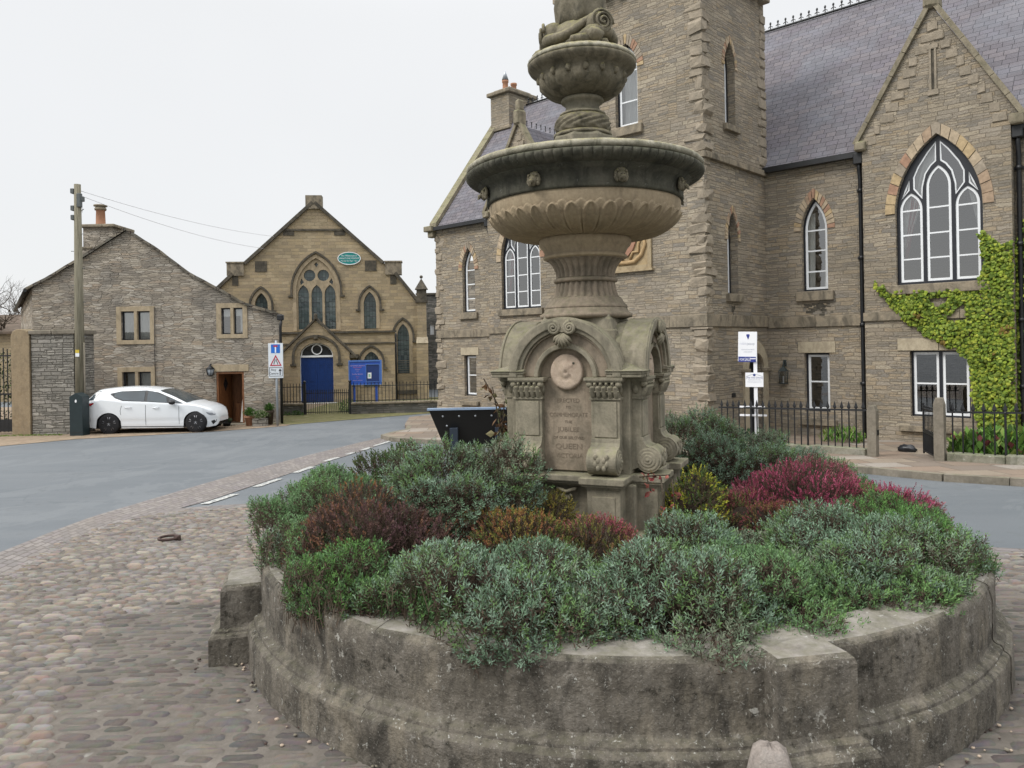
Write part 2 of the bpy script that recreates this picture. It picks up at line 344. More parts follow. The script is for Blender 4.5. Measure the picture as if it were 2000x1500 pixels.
m_rim = stone('fountain_lichen_rim', [(.28, .26, .20), (.36, .34, .27), (.42, .40, .33)], 4, (.09, .09, .065), .75, .6, .6, (.30, .26, .09), .006)
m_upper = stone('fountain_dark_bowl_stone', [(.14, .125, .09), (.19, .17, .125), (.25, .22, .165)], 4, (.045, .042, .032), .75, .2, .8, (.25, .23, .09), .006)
m_med = stone('medallion_pink_stone', [(.40, .31, .24), (.47, .38, .30), (.43, .34, .25)], 6, (.25, .2, .15), .3, bump=.003)
m_letter = plain('worn_lettering', (.19, .155, .118), .95, .1, bump=.002)
m_plant = stone('planter_stone', [(.115, .103, .084), (.165, .148, .123), (.22, .20, .172)], 2.6, (.032, .029, .024), .85, .85, .35, (.12, .115, .07), .02, .45)
m_planttop = stone('planter_coping_stone', [(.21, .19, .165), (.28, .26, .235), (.34, .32, .29)], 2, (.09, .085, .07), .7, .6, .35, (.12, .12, .06), .012)
m_black = plain('black_painted_iron', (.010, .011, .013), .45, .5, var=.3)
m_frame = plain('black_window_frame', (.012, .014, .02), .4, .5)
m_white = plain('white_sash_paint', (.74, .76, .78), .45, .4, var=.04)
m_glass = glass_mat()
m_dgl = plain('dark_glass', (.02, .024, .028), .06, .8, var=.3, scale=1.5)
m_curt = plain('white_curtain', (.62, .61, .58), .9, .1, var=.06)
m_redc = plain('red_curtain', (.30, .05, .05), .9, .1)
m_redpole = plain('orange_terracotta', (.36, .19, .12), .85, .2, bump=.004)
def leadlight():
    m = N('leaded_window_glass'); uv = m.co('UV')
    b = m.n('TexBrick', {'Vector': uv, 'Color1': (.03, .045, .05), 'Color2': (.10, .125, .125), 'Mortar': (.012, .014, .015), 'Scale': 1.0, 'Mortar Size': .012, 'Mortar Smooth': .2, 'Brick Width': .16, 'Row Height': .26}, offset=0.0)
    c = m.mix(m.ramp(m.noise(m.map(uv, (.6, 2.5, 1)), 1.1, 3), [(.4, 0.0), (.7, .7)]), b.outputs[0], (.05, .085, .085))
    return m.fin(c, .12, m.noise(uv, 5, 2), .01, 1, .6)
m_lead = leadlight()
m_mar = plain('garden_green', (.07, .13, .03), .7)
def asphalt():
    m = N('worn_asphalt'); o = m.co(); big = m.noise(m.map(o, (.25, 1, 1)), .5, 6, .6, 1.2); fine = m.noise(o, 160, 3, .7); v = m.noise(m.map(o, (.12, 1.6, 1), rot=(0, 0, .12)), .7, 5, .6)
    col = m.ramp(m.math('ADD', m.math('MULTIPLY', big, .55), m.math('MULTIPLY', v, .45)), [(.36, (.108, .121, .132)), (.5, (.125, .138, .149)), (.64, (.145, .157, .166))])
    col = m.mix(m.ramp(fine, [(.35, .45), (.65, 0.0)]), col, (.075, .085, .095)); col = m.mix(m.ramp(m.noise(m.map(o, (1.0, .35, 1)), .35, 7, .7, 2.0), [(.5, 0.0), (.53, .35)]), col, (.16, .172, .18)); col = m.mix(m.ramp(m.noise(o, 5, 6, .75), [(.58, 0.0), (.66, .4)]), col, (.085, .09, .09))
    cr = m.ramp(m.n('TexVoronoi', {0: m.n('VectorMath', {0: o, 1: m.n('TexNoise', {0: o, 'Scale': 1.5, 'Detail': 5}).outputs[1]}, operation='ADD').outputs[0], 'Scale': .22}, feature='DISTANCE_TO_EDGE').outputs[0], [(.0, .35), (.006, 0.0)])
    col = m.mix(cr, col, (.06, .068, .073))
    return m.fin(col, .8, fine, .004, 1, .35)
m_asph = asphalt()
m_mortar = stone('cobble_mortar', [(.115, .102, .088), (.155, .138, .12), (.19, .17, .148)], 1.2, (.07, .062, .052), .6, .25, 0, (.12, .14, .05), .012)
m_sett = masonry('grey_sett_strip', [(.235, .215, .205), (.20, .185, .18), (.26, .24, .23), (.22, .20, .20)], (.15, .135, .12), .22, .125, .010, (.17, .15, .13), .4, .012, .01, False)
m_flag = masonry('footpath_flagstone', [(.24, .19, .15), (.28, .235, .185), (.21, .175, .145), (.31, .28, .245), (.26, .20, .155)], (.13, .11, .085), .85, .62, .012, (.17, .135, .10), .5, .012, .02, False)
m_kerb = stone('kerb_stone', [(.16, .145, .115), (.23, .205, .165), (.28, .25, .21)], 1.2, (.08, .075, .06), .5, .2, .3, bump=.006)
m_paint = N('worn_road_paint'); o_ = m_paint.co(); m_paint = m_paint.fin(m_paint.mix(m_paint.ramp(m_paint.noise(o_, 22, 6, .75), [(.44, 0.0), (.56, 1.0)]), (.50, .50, .47), (.17, .18, .185)), .8)
m_dirt = stone('earth_and_gravel', [(.20, .15, .11), (.29, .22, .16), (.34, .28, .21)], 1.5, (.12, .11, .06), .5, .2, 0, bump=.02)
m_cob = attr_mat('cobble_stones', .88, .2, 0, .008, 70)
m_leaf = attr_mat('leaf_foliage', .75, .2, .25)
m_bark = plain('bark', (.075, .06, .045), .9, .1, var=.3, scale=12, bump=.01)
# ================================================================ ground
def drape(name, poly, dz, mat, step=.5, ystep=.5, kerb=0):
    xs = [p[0] for p in poly]; ys = [p[1] for p in poly]; vs = [Vector(p) for p in poly]; n = len(poly)
    bound = []
    for i in range(n):
        a, b = vs[i], vs[(i + 1) % n]; k = max(1, int(abs(b.y - a.y) / ystep))
        bound += [a.lerp(b, j / k) for j in range(k)]
    pts = list(bound); nb = len(pts)
    def inside(x, y):
        c = False
        for i in range(n):
            (x0, y0), (x1, y1) = poly[i], poly[(i + 1) % n]
            if (y0 > y) != (y1 > y) and x < (x1 - x0) * (y - y0) / (y1 - y0) + x0: c = not c
        return c
    y = math.ceil(min(ys) / ystep) * ystep
    while y < max(ys):
        x = min(xs) + step / 2
        while x < max(xs):
            if inside(x, y): pts.append(Vector((x, y)))
            x += step
        y += ystep
    v, e, f, *_ = delaunay_2d_cdt(pts, [], [list(range(nb))], 1, 1e-4)
    mb = MB(); mb.add([(p.x, p.y, g(p.x, p.y) + dz) for p in v], f)
    if kerb:
        mb.add([(p.x, p.y, g(p.x, p.y) + dz) for p in bound] + [(p.x, p.y, g(p.x, p.y) - .05) for p in bound], [[i, (i + 1) % nb, nb + (i + 1) % nb, nb + i] for i in range(nb)])
    o = mb.build(name, mat, fix=True); return tag(o, kind='structure')
mb = MB(); ys = [-60, -20, 0, 2] + [4 + .25 * i for i in range(80)] + [24 + i for i in range(30)] + [60, 80, 120, 200, 400, 900]
xs = [-700, -200, -60, -30, -15, -5, 0, 5, 15, 30, 60, 200, 700]
mb.add([(x, y, g(x, y)) for y in ys for x in xs], [[j * len(xs) + i, j * len(xs) + i + 1, (j + 1) * len(xs) + i + 1, (j + 1) * len(xs) + i] for j in range(len(ys) - 1) for i in range(len(xs) - 1)])
tag(mb.build('road', m_asph), kind='structure')
COB = [(-4.48, 6.36), (-4.67, 7.08), (-4.92, 8.08), (-5.02, 9.01), (-4.95, 9.9), (-4.5, 10.4), (-3.36, 10.78), (-1.5, 10.76), (.6, 10.26), (2.55, 9.0), (3.75, 7.5), (4.25, 6.9), (4.7, 6.75), (6, 6.35), (9, 5.75), (9, -6), (-3.2, -6), (-3.0, 1), (-3.4, 2.6), (-3.85, 4), (-4.2, 5.3)]
drape('cobbled_area', COB, .004, m_mortar)
def ribbon_ground(name, A, B, dz, mat):
    mb = MB(); k = 60
    def samp(P, t):
        L = [0]
        for i in range(1, len(P)): L.append(L[-1] + (Vector(P[i]) - Vector(P[i - 1])).length)
        d = t * L[-1]
        for i in range(1, len(P)):
            if d <= L[i] + 1e-9: q = (d - L[i - 1]) / max(1e-9, L[i] - L[i - 1]); return Vector(P[i - 1]).lerp(Vector(P[i]), q)
        return Vector(P[-1])
    vs = []; uvs = []; l = 0; prev = None
    for i in range(k + 1):
        a, b = samp(A, i / k), samp(B, i / k); mid = (a + b) / 2
        if prev: l += (mid - prev).length
        prev = mid
        for j in range(5): p = a.lerp(b, j / 4); vs.append((p.x, p.y, g(p.x, p.y) + dz)); uvs.append((l, (a - b).length * j / 4))
    fs = [[i * 5 + j, i * 5 + j + 1, (i + 1) * 5 + j + 1, (i + 1) * 5 + j] for i in range(k) for j in range(4)]
    mb.add(vs, fs); o = mb.build(name, mat, fix=False)
    for p in o.data.polygons:
        for li in p.loop_indices: o.data.uv_layers[0].data[li].uv = uvs[o.data.loops[li].vertex_index]
    return tag(o, kind='structure')
ribbon_ground('sett_strip', [(-3.6, 1), (-4.15, 3.2), (-4.7, 5.2), (-5.05, 6.8), (-5.19, 7.73), (-5.38, 8.9), (-5.5, 9.99), (-5.45, 11.55), (-5.35, 13.26), (-5.15, 15.43), (-4.76, 17.67), (-4.14, 20.49), (-3.62, 22.2)],
              [(-2.96, 1), (-3.43, 3.2), (-3.91, 5.2), (-4.21, 6.36), (-4.40, 7.08), (-4.65, 8.08), (-4.77, 9.01), (-4.65, 10.4), (-4.50, 11.2), (-4.35, 13.2), (-4.23, 14.51), (-3.95, 16.57), (-3.65, 18.36), (-3.33, 20.9)], .008, m_sett)
ribbon_ground('sett_edging', [(-4.66, 9.7), (-4.28, 10.26), (-3.36, 10.62), (-1.5, 10.6), (.5, 10.1), (2.4, 8.9), (3.6, 7.4), (4.11, 6.75), (4.6, 6.6), (6, 6.2), (9, 5.6)],
              [(-4.72, 10.5), (-4.3, 10.7), (-3.36, 11.0), (-1.4, 10.98), (.65, 10.48), (2.7, 9.2), (3.9, 7.7), (4.3, 7.1), (4.75, 6.93), (6.1, 6.55), (9, 5.95)], .012, m_sett)
DX = [((-4.46, 10.9), (-4.36, 12.05)), ((-4.33, 12.7), (-4.22, 13.85)), ((-4.2, 14.55), (-4.1, 15.65)), ((-4.1, 16.4), (-3.95, 17.25)), ((-3.9, 17.7), (-3.8, 18.2)), ((-3.72, 18.6), (-3.62, 19.3)), ((-3.6, 19.55), (-3.34, 21.0))]
for a, b in DX:
    a, b = Vector(a), Vector(b); b = a.lerp(b, .86); d = (b - a).normalized(); q = Vector((-d.y, d.x)) * .065; n = 6; vs = []
    for i in range(n + 1):
        p = a.lerp(b, i / n)
        for s_ in (1, -1):
            z = p + q * s_ * (1 + rnd.uniform(-.12, .12)); vs.append((z.x + .05, z.y, g(z.x, z.y) + .012))
    tag(MB().add(vs, [[2 * i, 2 * i + 1, 2 * i + 3, 2 * i + 2] for i in range(n)]).build('road_marking', m_paint), kind='structure')
# hall frame: s along the front (to the right), q into the building
HC = (6.67, 20.0); HA = math.atan2(-.682, .731)
def hw(s, q): return (HC[0] + .731 * s + .682 * q, HC[1] - .682 * s + .731 * q)
drape('footpath', [hw(-8.96, -5.3), hw(-8.6, -5.9), hw(-7.8, -6.2), hw(-6, -6.0), hw(.4, -5.5), hw(3.0, -5.35), hw(4.3, -5.5), hw(5.5, -5.8), hw(9, -5.7), hw(14, -5.6), hw(14, 0), hw(0, 1.5), hw(-13.4, 1.5), hw(-13.6, 3.0), hw(-13.2, -1.2), hw(-11, -3.2), hw(-9.4, -4.4)], .11, m_flag, kerb=1)
def ribk(name, P, w, dz, mat, h=.13):
    mb = MB(); V = [Vector(p) for p in P]; pts = []
    for i in range(len(V) - 1):
        k = max(1, int((V[i + 1] - V[i]).length / .8))
        for j in range(k): pts.append(V[i].lerp(V[i + 1], j / k))
    pts.append(V[-1])
    for i in range(len(pts) - 1):
        a, b = pts[i], pts[i + 1]; d = (b - a).normalized(); q = Vector((-d.y, d.x)) * w / 2; a = a + d * .006; b = b - d * .006
        z0, z1 = g(*a) + dz + rnd.uniform(-.004, .004), g(*b) + dz
        cs = [a + q, b + q, b - q, a - q]; zs = [z0, z1, z1, z0]
        mb.add([(c.x, c.y, z) for c, z in zip(cs, zs)] + [(c.x, c.y, z - h - .05) for c, z in zip(cs, zs)], [(0, 1, 2, 3), (0, 4, 5, 1), (1, 5, 6, 2), (2, 6, 7, 3), (3, 7, 4, 0)])
    return mb.build(name, mat, fix=False)
tag(ribk('kerb', [hw(-10.4, -3.5), hw(-9.4, -4.4), hw(-8.98, -5.33), hw(-8.6, -5.93), hw(-7.8, -6.24), hw(-6, -6.05), hw(.4, -5.55), hw(3.0, -5.4), hw(4.3, -5.55), hw(5.5, -5.85), hw(9, -5.75), hw(14, -5.65)], .14, .113, m_kerb), kind='structure')
# far side of the road: gravelly forecourt, grass verge
drape('forecourt', [(-40, 16), (-14.24, 21.28), (-13.1, 23.03), (-11.22, 23.93), (-9.48, 24.95), (-7.81, 26.47), (-7.9, 40), (-40, 40)], .010, m_dirt, 1.5, .5)
drape('verge', [(-7.81, 26.9), (-5.76, 28.9), (-3.35, 31.1), (-1.0, 33.5), (1, 36), (1, 42), (-9.2, 42), (-9.2, 27.5), (-8.3, 27.2)], .012, stone('mossy_verge', [(.10, .11, .04), (.17, .16, .07), (.24, .21, .13)], 1.2, (.07, .08, .03), .4, bump=.02), 1.2, .5)

# country beyond the village
m_field = stone('distant_fields', [(.07, .11, .03), (.10, .14, .045), (.13, .15, .06)], .02, (.05, .08, .03), .5, bump=.02)
mb = MB(); r = random.Random(17); n = 120; vs = []
for j, (d, h) in enumerate(((70, -1.0), (150, -.4), (320, 5), (520, 13), (700, 15), (900, 6))):
    for i in range(n): a = 2 * math.pi * i / n; vs.append((d * math.cos(a), d * math.sin(a), h * (1 + .35 * noise.noise(Vector((math.cos(a) * 2.2, math.sin(a) * 2.2, j * .3)))) - .02))
mb.add(vs, [[j * n + i, j * n + (i + 1) % n, (j + 1) * n + (i + 1) % n, (j + 1) * n + i] for j in range(5) for i in range(n)], 0, True)
tag(mb.build('hills', m_field), kind='structure')

# real stones of the cobbled area, one mesh
def point_in(poly, x, y):
    c = False; n = len(poly)
    for i in range(n):
        (x0, y0), (x1, y1) = poly[i], poly[(i + 1) % n]
        if (y0 > y) != (y1 > y) and x < (x1 - x0) * (y - y0) / (y1 - y0) + x0: c = not c
    return c
PC = (.60, 4.97)
def stones():
    r = random.Random(3); V = []; F = []; Cc = []
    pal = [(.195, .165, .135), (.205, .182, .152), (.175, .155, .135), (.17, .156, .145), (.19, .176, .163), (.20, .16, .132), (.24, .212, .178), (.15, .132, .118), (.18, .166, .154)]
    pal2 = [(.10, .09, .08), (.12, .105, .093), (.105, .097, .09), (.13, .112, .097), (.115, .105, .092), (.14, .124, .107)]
    n1, n2 = 7, 5
    def one(x, y, lx, ly, h, rot, col, flat):
        ca, sa = math.cos(rot), math.sin(rot); o = len(V); sk = r.uniform(-.25, .25); e = r.uniform(2.2, 4); tl = r.uniform(-.12, .12)
        for i in range(n1):
            for j in range(n2):
                u = -1 + 2 * i / (n1 - 1); v = -1 + 2 * j / (n2 - 1)
                k = (abs(u) ** e + abs(v) ** e) ** (1 / e) if (u or v) else 0; m_ = max(abs(u), abs(v)); s_ = m_ / k if k else 1
                uu, vv = u * s_, v * s_; rr = m_
                hh = h * (1 - rr ** (8 if flat else 4.5)) + (r.uniform(-.0016, .0016) if rr < .9 else -.012)
                px, py = (uu + r.uniform(-.05, .05)) * lx + sk * vv * ly, (vv + r.uniform(-.07, .07)) * ly * (1 + 2 * tl * uu)
                X, Y = x + px * ca - py * sa, y + px * sa + py * ca
                V.append((X, Y, g(X, Y) + .005 + hh + tl * .02 * uu * (0 if flat else 1)))
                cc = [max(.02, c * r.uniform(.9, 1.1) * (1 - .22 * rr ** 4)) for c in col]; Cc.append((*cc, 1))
        for i in range(n1 - 1):
            for j in range(n2 - 1): a = o + i * n2 + j; F.append((a, a + n2, a + n2 + 1, a + 1))
    y = 1.6
    while y < 10.6:
        x = -5 + r.uniform(0, .1); ly = r.uniform(.024, .040); row = ly
        while x < 6.5:
            dx, dy = x - PC[0], y - PC[1]; d = math.hypot(dx, dy)
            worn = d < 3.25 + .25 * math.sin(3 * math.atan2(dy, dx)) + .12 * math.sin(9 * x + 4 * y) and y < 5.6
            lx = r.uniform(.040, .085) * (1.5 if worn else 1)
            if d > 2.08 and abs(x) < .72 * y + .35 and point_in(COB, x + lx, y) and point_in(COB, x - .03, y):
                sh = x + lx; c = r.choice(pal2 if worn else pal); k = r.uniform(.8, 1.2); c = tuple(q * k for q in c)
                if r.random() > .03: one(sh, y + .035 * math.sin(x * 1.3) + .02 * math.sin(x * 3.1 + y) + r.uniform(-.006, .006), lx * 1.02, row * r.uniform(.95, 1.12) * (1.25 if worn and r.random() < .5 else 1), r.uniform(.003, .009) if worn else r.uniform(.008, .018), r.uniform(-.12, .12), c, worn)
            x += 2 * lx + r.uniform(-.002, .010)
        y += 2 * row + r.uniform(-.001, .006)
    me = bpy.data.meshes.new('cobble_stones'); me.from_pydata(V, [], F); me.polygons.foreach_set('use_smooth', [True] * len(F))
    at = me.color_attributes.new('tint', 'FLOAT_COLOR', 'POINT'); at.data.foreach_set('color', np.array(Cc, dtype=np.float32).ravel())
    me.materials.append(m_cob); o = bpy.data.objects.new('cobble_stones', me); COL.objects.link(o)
    tag(o, 'buff and grey rounded cobblestones laid in rows round the planter', 'cobbles', kind='stuff')
stones()
# iron ring set in the cobbles
t = thing('iron_ring', 'rusty iron ring lying on the cobbles left of the planter', 'ring', (-3.7, 8.2, g(0, 8.2) + .01))
rust = plain('rusty_iron', (.055, .035, .03), .85, .3, var=.35, scale=20, bump=.003)
MB().tube([(.10 * math.cos(a), .10 * math.sin(a), .03) for a in [2 * math.pi * i / 28 for i in range(29)]], .014, 8).build('ring', rust, t)
MB().lump(.06, .12, -.03, .03, -.02, .055).build('staple', rust, t)
# scattered grit and leaf litter near the wall
mb = MB(); r = random.Random(5)
for i in range(160):
    a = r.uniform(-2.9, -.3); d = 2.19 + abs(r.gauss(0, .10)); x, y = PC[0] + d * math.cos(a), PC[1] + d * math.sin(a); s_ = r.uniform(.004, .012)
    mb.sphere((x, y, g(x, y) + .012 + s_ * .3), s_, 6, r.randrange(3), (1, 1, .6), .5, i)
tag(mb.build('leaf_litter', [m_med, rust, m_kerb]), 'scattered pale grit and brown litter along the foot of the planter wall', 'litter', kind='stuff')

# ================================================================ planter
pt = thing('stone_planter', 'round stone planter wall full of heathers under the fountain', 'planter', (PC[0], PC[1], 0))
def Rr(t):   # ring radius varies a little: two lobes built separately
    d = math.degrees((t + math.pi) % (2 * math.pi) - math.pi); return 2.24 if (d < -76 or d > 110) else 2.16
def wob(t, z): return .006 * noise.noise(Vector((math.cos(t) * 4, math.sin(t) * 4, z * 5))) + .006 * noise.noise(Vector((math.cos(t) * 15, math.sin(t) * 15, z * 18)))
PROF = [(0, -.6), (0, .185), (-.003, .195), (-.012, .204), (-.024, .210), (-.030, .214), (-.032, .226), (-.040, .236), (-.056, .240), (-.066, .246), (-.072, .256), (-.073, .272), (-.074, .50), (-.078, .515), (-.088, .527), (-.104, .533), (-.30, .538), (-.325, .53), (-.33, .3)]
def arc(name, a0, a1, Rb, par, mats, z0=0):
    n = int((a1 - a0) / R(.9)); vs = []; k = 0; P = []
    for i in range(len(PROF) - 1):
        (d0, zz0), (d1, zz1) = PROF[i], PROF[i + 1]; m_ = max(1, int(math.hypot(d1 - d0, zz1 - zz0) / .05))
        P += [(d0 + (d1 - d0) * j / m_, zz0 + (zz1 - zz0) * j / m_) for j in range(m_)]
    P.append(PROF[-1])
    for i in range(n + 1):
        a = a0 + (a1 - a0) * i / n
        for d, z in P:
            q = Rb + d + wob(a, z); chip = .02 * max(0, noise.noise(Vector((math.cos(a) * 9, math.sin(a) * 9, 3)))) if .48 < z < .57 and d > -.13 else 0
            vs.append((q * math.cos(a) * (1 - chip / 2), q * math.sin(a) * (1 - chip / 2), z + z0 - chip + .3 * wob(a * 1.7, 2)))
    L = len(P); mb = MB(); fs = [[i * L + j, (i + 1) * L + j, (i + 1) * L + j + 1, i * L + j + 1] for i in range(n) for j in range(L - 1)]
    mb.add(vs, fs, 0, True); mb.add(vs[:L], [list(range(L))]); mb.add(vs[-L:], [list(range(L))])
    for fi, f in enumerate(fs):
        if P[fi % (L - 1)][1] >= .532: mb.m[fi] = 1
    ob = mb.build(name, mats, par); es = ob.modifiers.new('split', 'EDGE_SPLIT'); es.split_angle = R(24); return ob
PM = [m_plant, m_planttop]
segs = [(-162, -124.3, 2.21), (-124.15, -80, 2.215), (-74.5, -38.2, 2.19), (-38, -4, 2.195), (-3.8, 28, 2.2), (28.2, 62, 2.2), (62.2, 100, 2.2), (100.2, 142, 2.2), (142.2, 178, 2.2), (178.2, 198, 2.2)]
for a0, a1, q in segs: arc('wall_block', R(a0), R(a1), q, pt, PM)
def pier(ang, wid, out_, name='pier', hk=1.0):
    mb = MB(); ca = R(ang)
    pr = [(0, -.6), (0, .185), (-.012, .205), (-.03, .214), (-.034, .228), (-.056, .242), (-.062, .26), (-.063, .505), (-.07, .525), (-.09, .541)]
    prof = pr; h = wid / 2; L = []
    for d, z in prof:
        z = z * hk if z > 0 else z; ro = 2.17 + out_ + d; hh = h + .055 + d * .8
        L.append([(ro, -hh, z), (ro, hh, z), (1.8, hh, z), (1.8, -hh, z)])
    vs = []; nn = 10
    for ring_ in L:
        for i in range(4):
            a, b = Vector(ring_[i]), Vector(ring_[(i + 1) % 4])
            for j in range(nn):
                p = a.lerp(b, j / nn); p += Vector((noise.noise(p * 6), noise.noise(p * 6 + Vector((9, 0, 0))), 0)) * .012; vs.append(p)
    m4 = 4 * nn; fs = [[i * m4 + j, i * m4 + (j + 1) % m4, (i + 1) * m4 + (j + 1) % m4, (i + 1) * m4 + j] for i in range(len(L) - 1) for j in range(m4)]
    mb.add(vs, fs, 0); mb.add(vs[-m4:], [list(range(m4))], 1); mb.m[len(mb.f) - 1] = 1
    mb.xform(Matrix.Rotation(ca, 4, 'Z')); mb.build(name, PM, pt)
pier(-77.3, .31, .12); pier(-165, .34, .235, hk=.76); pier(24, .30, .1); pier(104, .3, .1)
# soil
mb = MB(); mb.lathe([(1.9, .42), (1.7, .46), (1.2, .5), (.6, .52), (.01, .52)], 48, cap=False, mod=lambda t, z, q: (q, z + .03 * noise.noise(Vector((q * math.cos(t) * 3, q * math.sin(t) * 3, 0))))); mb.build('soil', plain('dark_soil', (.035, .026, .019), .95, .1, var=.4, scale=20, bump=.02), pt)
t = thing('loose_stone', 'rough grey boulder resting against the planter pier', 'stone', (.86, 2.64, 0))
mb = MB(); mb.lathe([(.085, -.1), (.088, .1), (.08, .22), (.062, .285), (.035, .31), (.004, .315)], 22, mod=lambda t, z, r_: (r_ * (1 + .16 * noise.noise(Vector((math.cos(t) * 1.4, math.sin(t) * 1.4, z * 7))) + .05 * noise.noise(Vector((math.cos(t) * 5, math.sin(t) * 5, z * 22)))), z + .025 * noise.noise(Vector((math.cos(t) * 2, math.sin(t) * 2, 9))))); mb.build('boulder', stone('boulder_stone', [(.24, .21, .19), (.33, .29, .26), (.28, .26, .24)], 5, (.1, .09, .08), .4, .3, bump=.012), t)
# ================================================================ fountain
FA = R(-23); FT = (.486, 5.0)
ft = thing('stone_fountain', 'tall Victorian sandstone drinking fountain with two basins and an inscribed pedestal', 'fountain', (FT[0], FT[1], .3), FA)
Z0 = -.3   # local z = world z - .3
def fb(mb, name, mats, par=ft, rot=0, bevel=0):
    mb.xform(Matrix.Translation((0, 0, Z0)) @ Matrix.Rotation(rot, 4, 'Z')); return mb.build(name, mats, par, bevel=bevel)
def spiral(mb, c, r0, turns, tube, plane='xz', flip=1, m=0, out_=(0, 0, 0)):
    n = int(turns * 16); pts = []; rad = []
    for i in range(n + 1):
        t = i / n; a = flip * (turns * 2 * math.pi * t) + math.pi / 2; q = r0 * (1 - t) + .004
        p = (q * math.cos(a), q * math.sin(a)); o = -.3 * tube * t * 6
        pts.append((c[0] + p[0], c[1] + o * .6, c[2] + p[1]) if plane == 'xz' else (c[0] - o * .6 * out_[0], c[1] + p[0], c[2] + p[1])); rad.append(tube * (1 - .55 * t))
    mb.tube(pts, rad, 7, m)
mb = MB()
mb.box(-.47, .47, -.47, .47, -.2, .60); mb.box(-.41, .41, -.41, .41, .60, .875); fb(mb, 'lower_pedestal', m_ftn, bevel=.012)
mb = MB(); mb.box(-.375, .375, -.375, .375, .925, 1.515); fb(mb, 'pedestal_core', m_ftn, bevel=.006)
# moulded ledge following the projecting piers
def ledge_poly(e, a, b, bo):  # e: centre face offset, a..b pier span, bo: pier face offset
    q = [(-b, -bo), (-a, -bo), (-a, -e), (a, -e), (a, -bo), (b, -bo), (b, -b)]
    pts = []
    for k in range(4):
        c, s_ = [(1, 0), (0, 1), (-1, 0), (0, -1)][k]
        pts += [(x * c - y * s_, x * s_ + y * c) for x, y in q]
    return pts
FL = lambda x, y, d: (x, y, d)
mb = MB()
mb.prism(ledge_poly(.50, .115, .385, .575), FL, .893, .930); mb.prism(ledge_poly(.485, .125, .375, .56), FL, .877, .8931); mb.prism(ledge_poly(.455, .14, .36, .535), FL, .860, .8771)
fb(mb, 'moulded_ledge', m_ftn, bevel=.006)
mb = MB()
for k in range(4):
    for sx in (-1, 1):
        t_ = MB(); t_.box(*sorted((sx * .15, sx * .35)), -.525, -.40, .34, .862); t_.box(*sorted((sx * .13, sx * .37)), -.56, -.40, .05, .33); t_.box(*sorted((sx * .18, sx * .32)), -.531, -.52, .42, .82)
        t_.xform(Matrix.Rotation(k * math.pi / 2, 4, 'Z')); o = len(mb.v); mb.v += t_.v; mb.f += [[i + o for i in f] for f in t_.f]; mb.m += t_.m; mb.sm += t_.sm
fb(mb, 'lower_pier_blocks', m_ftn, bevel=.008)
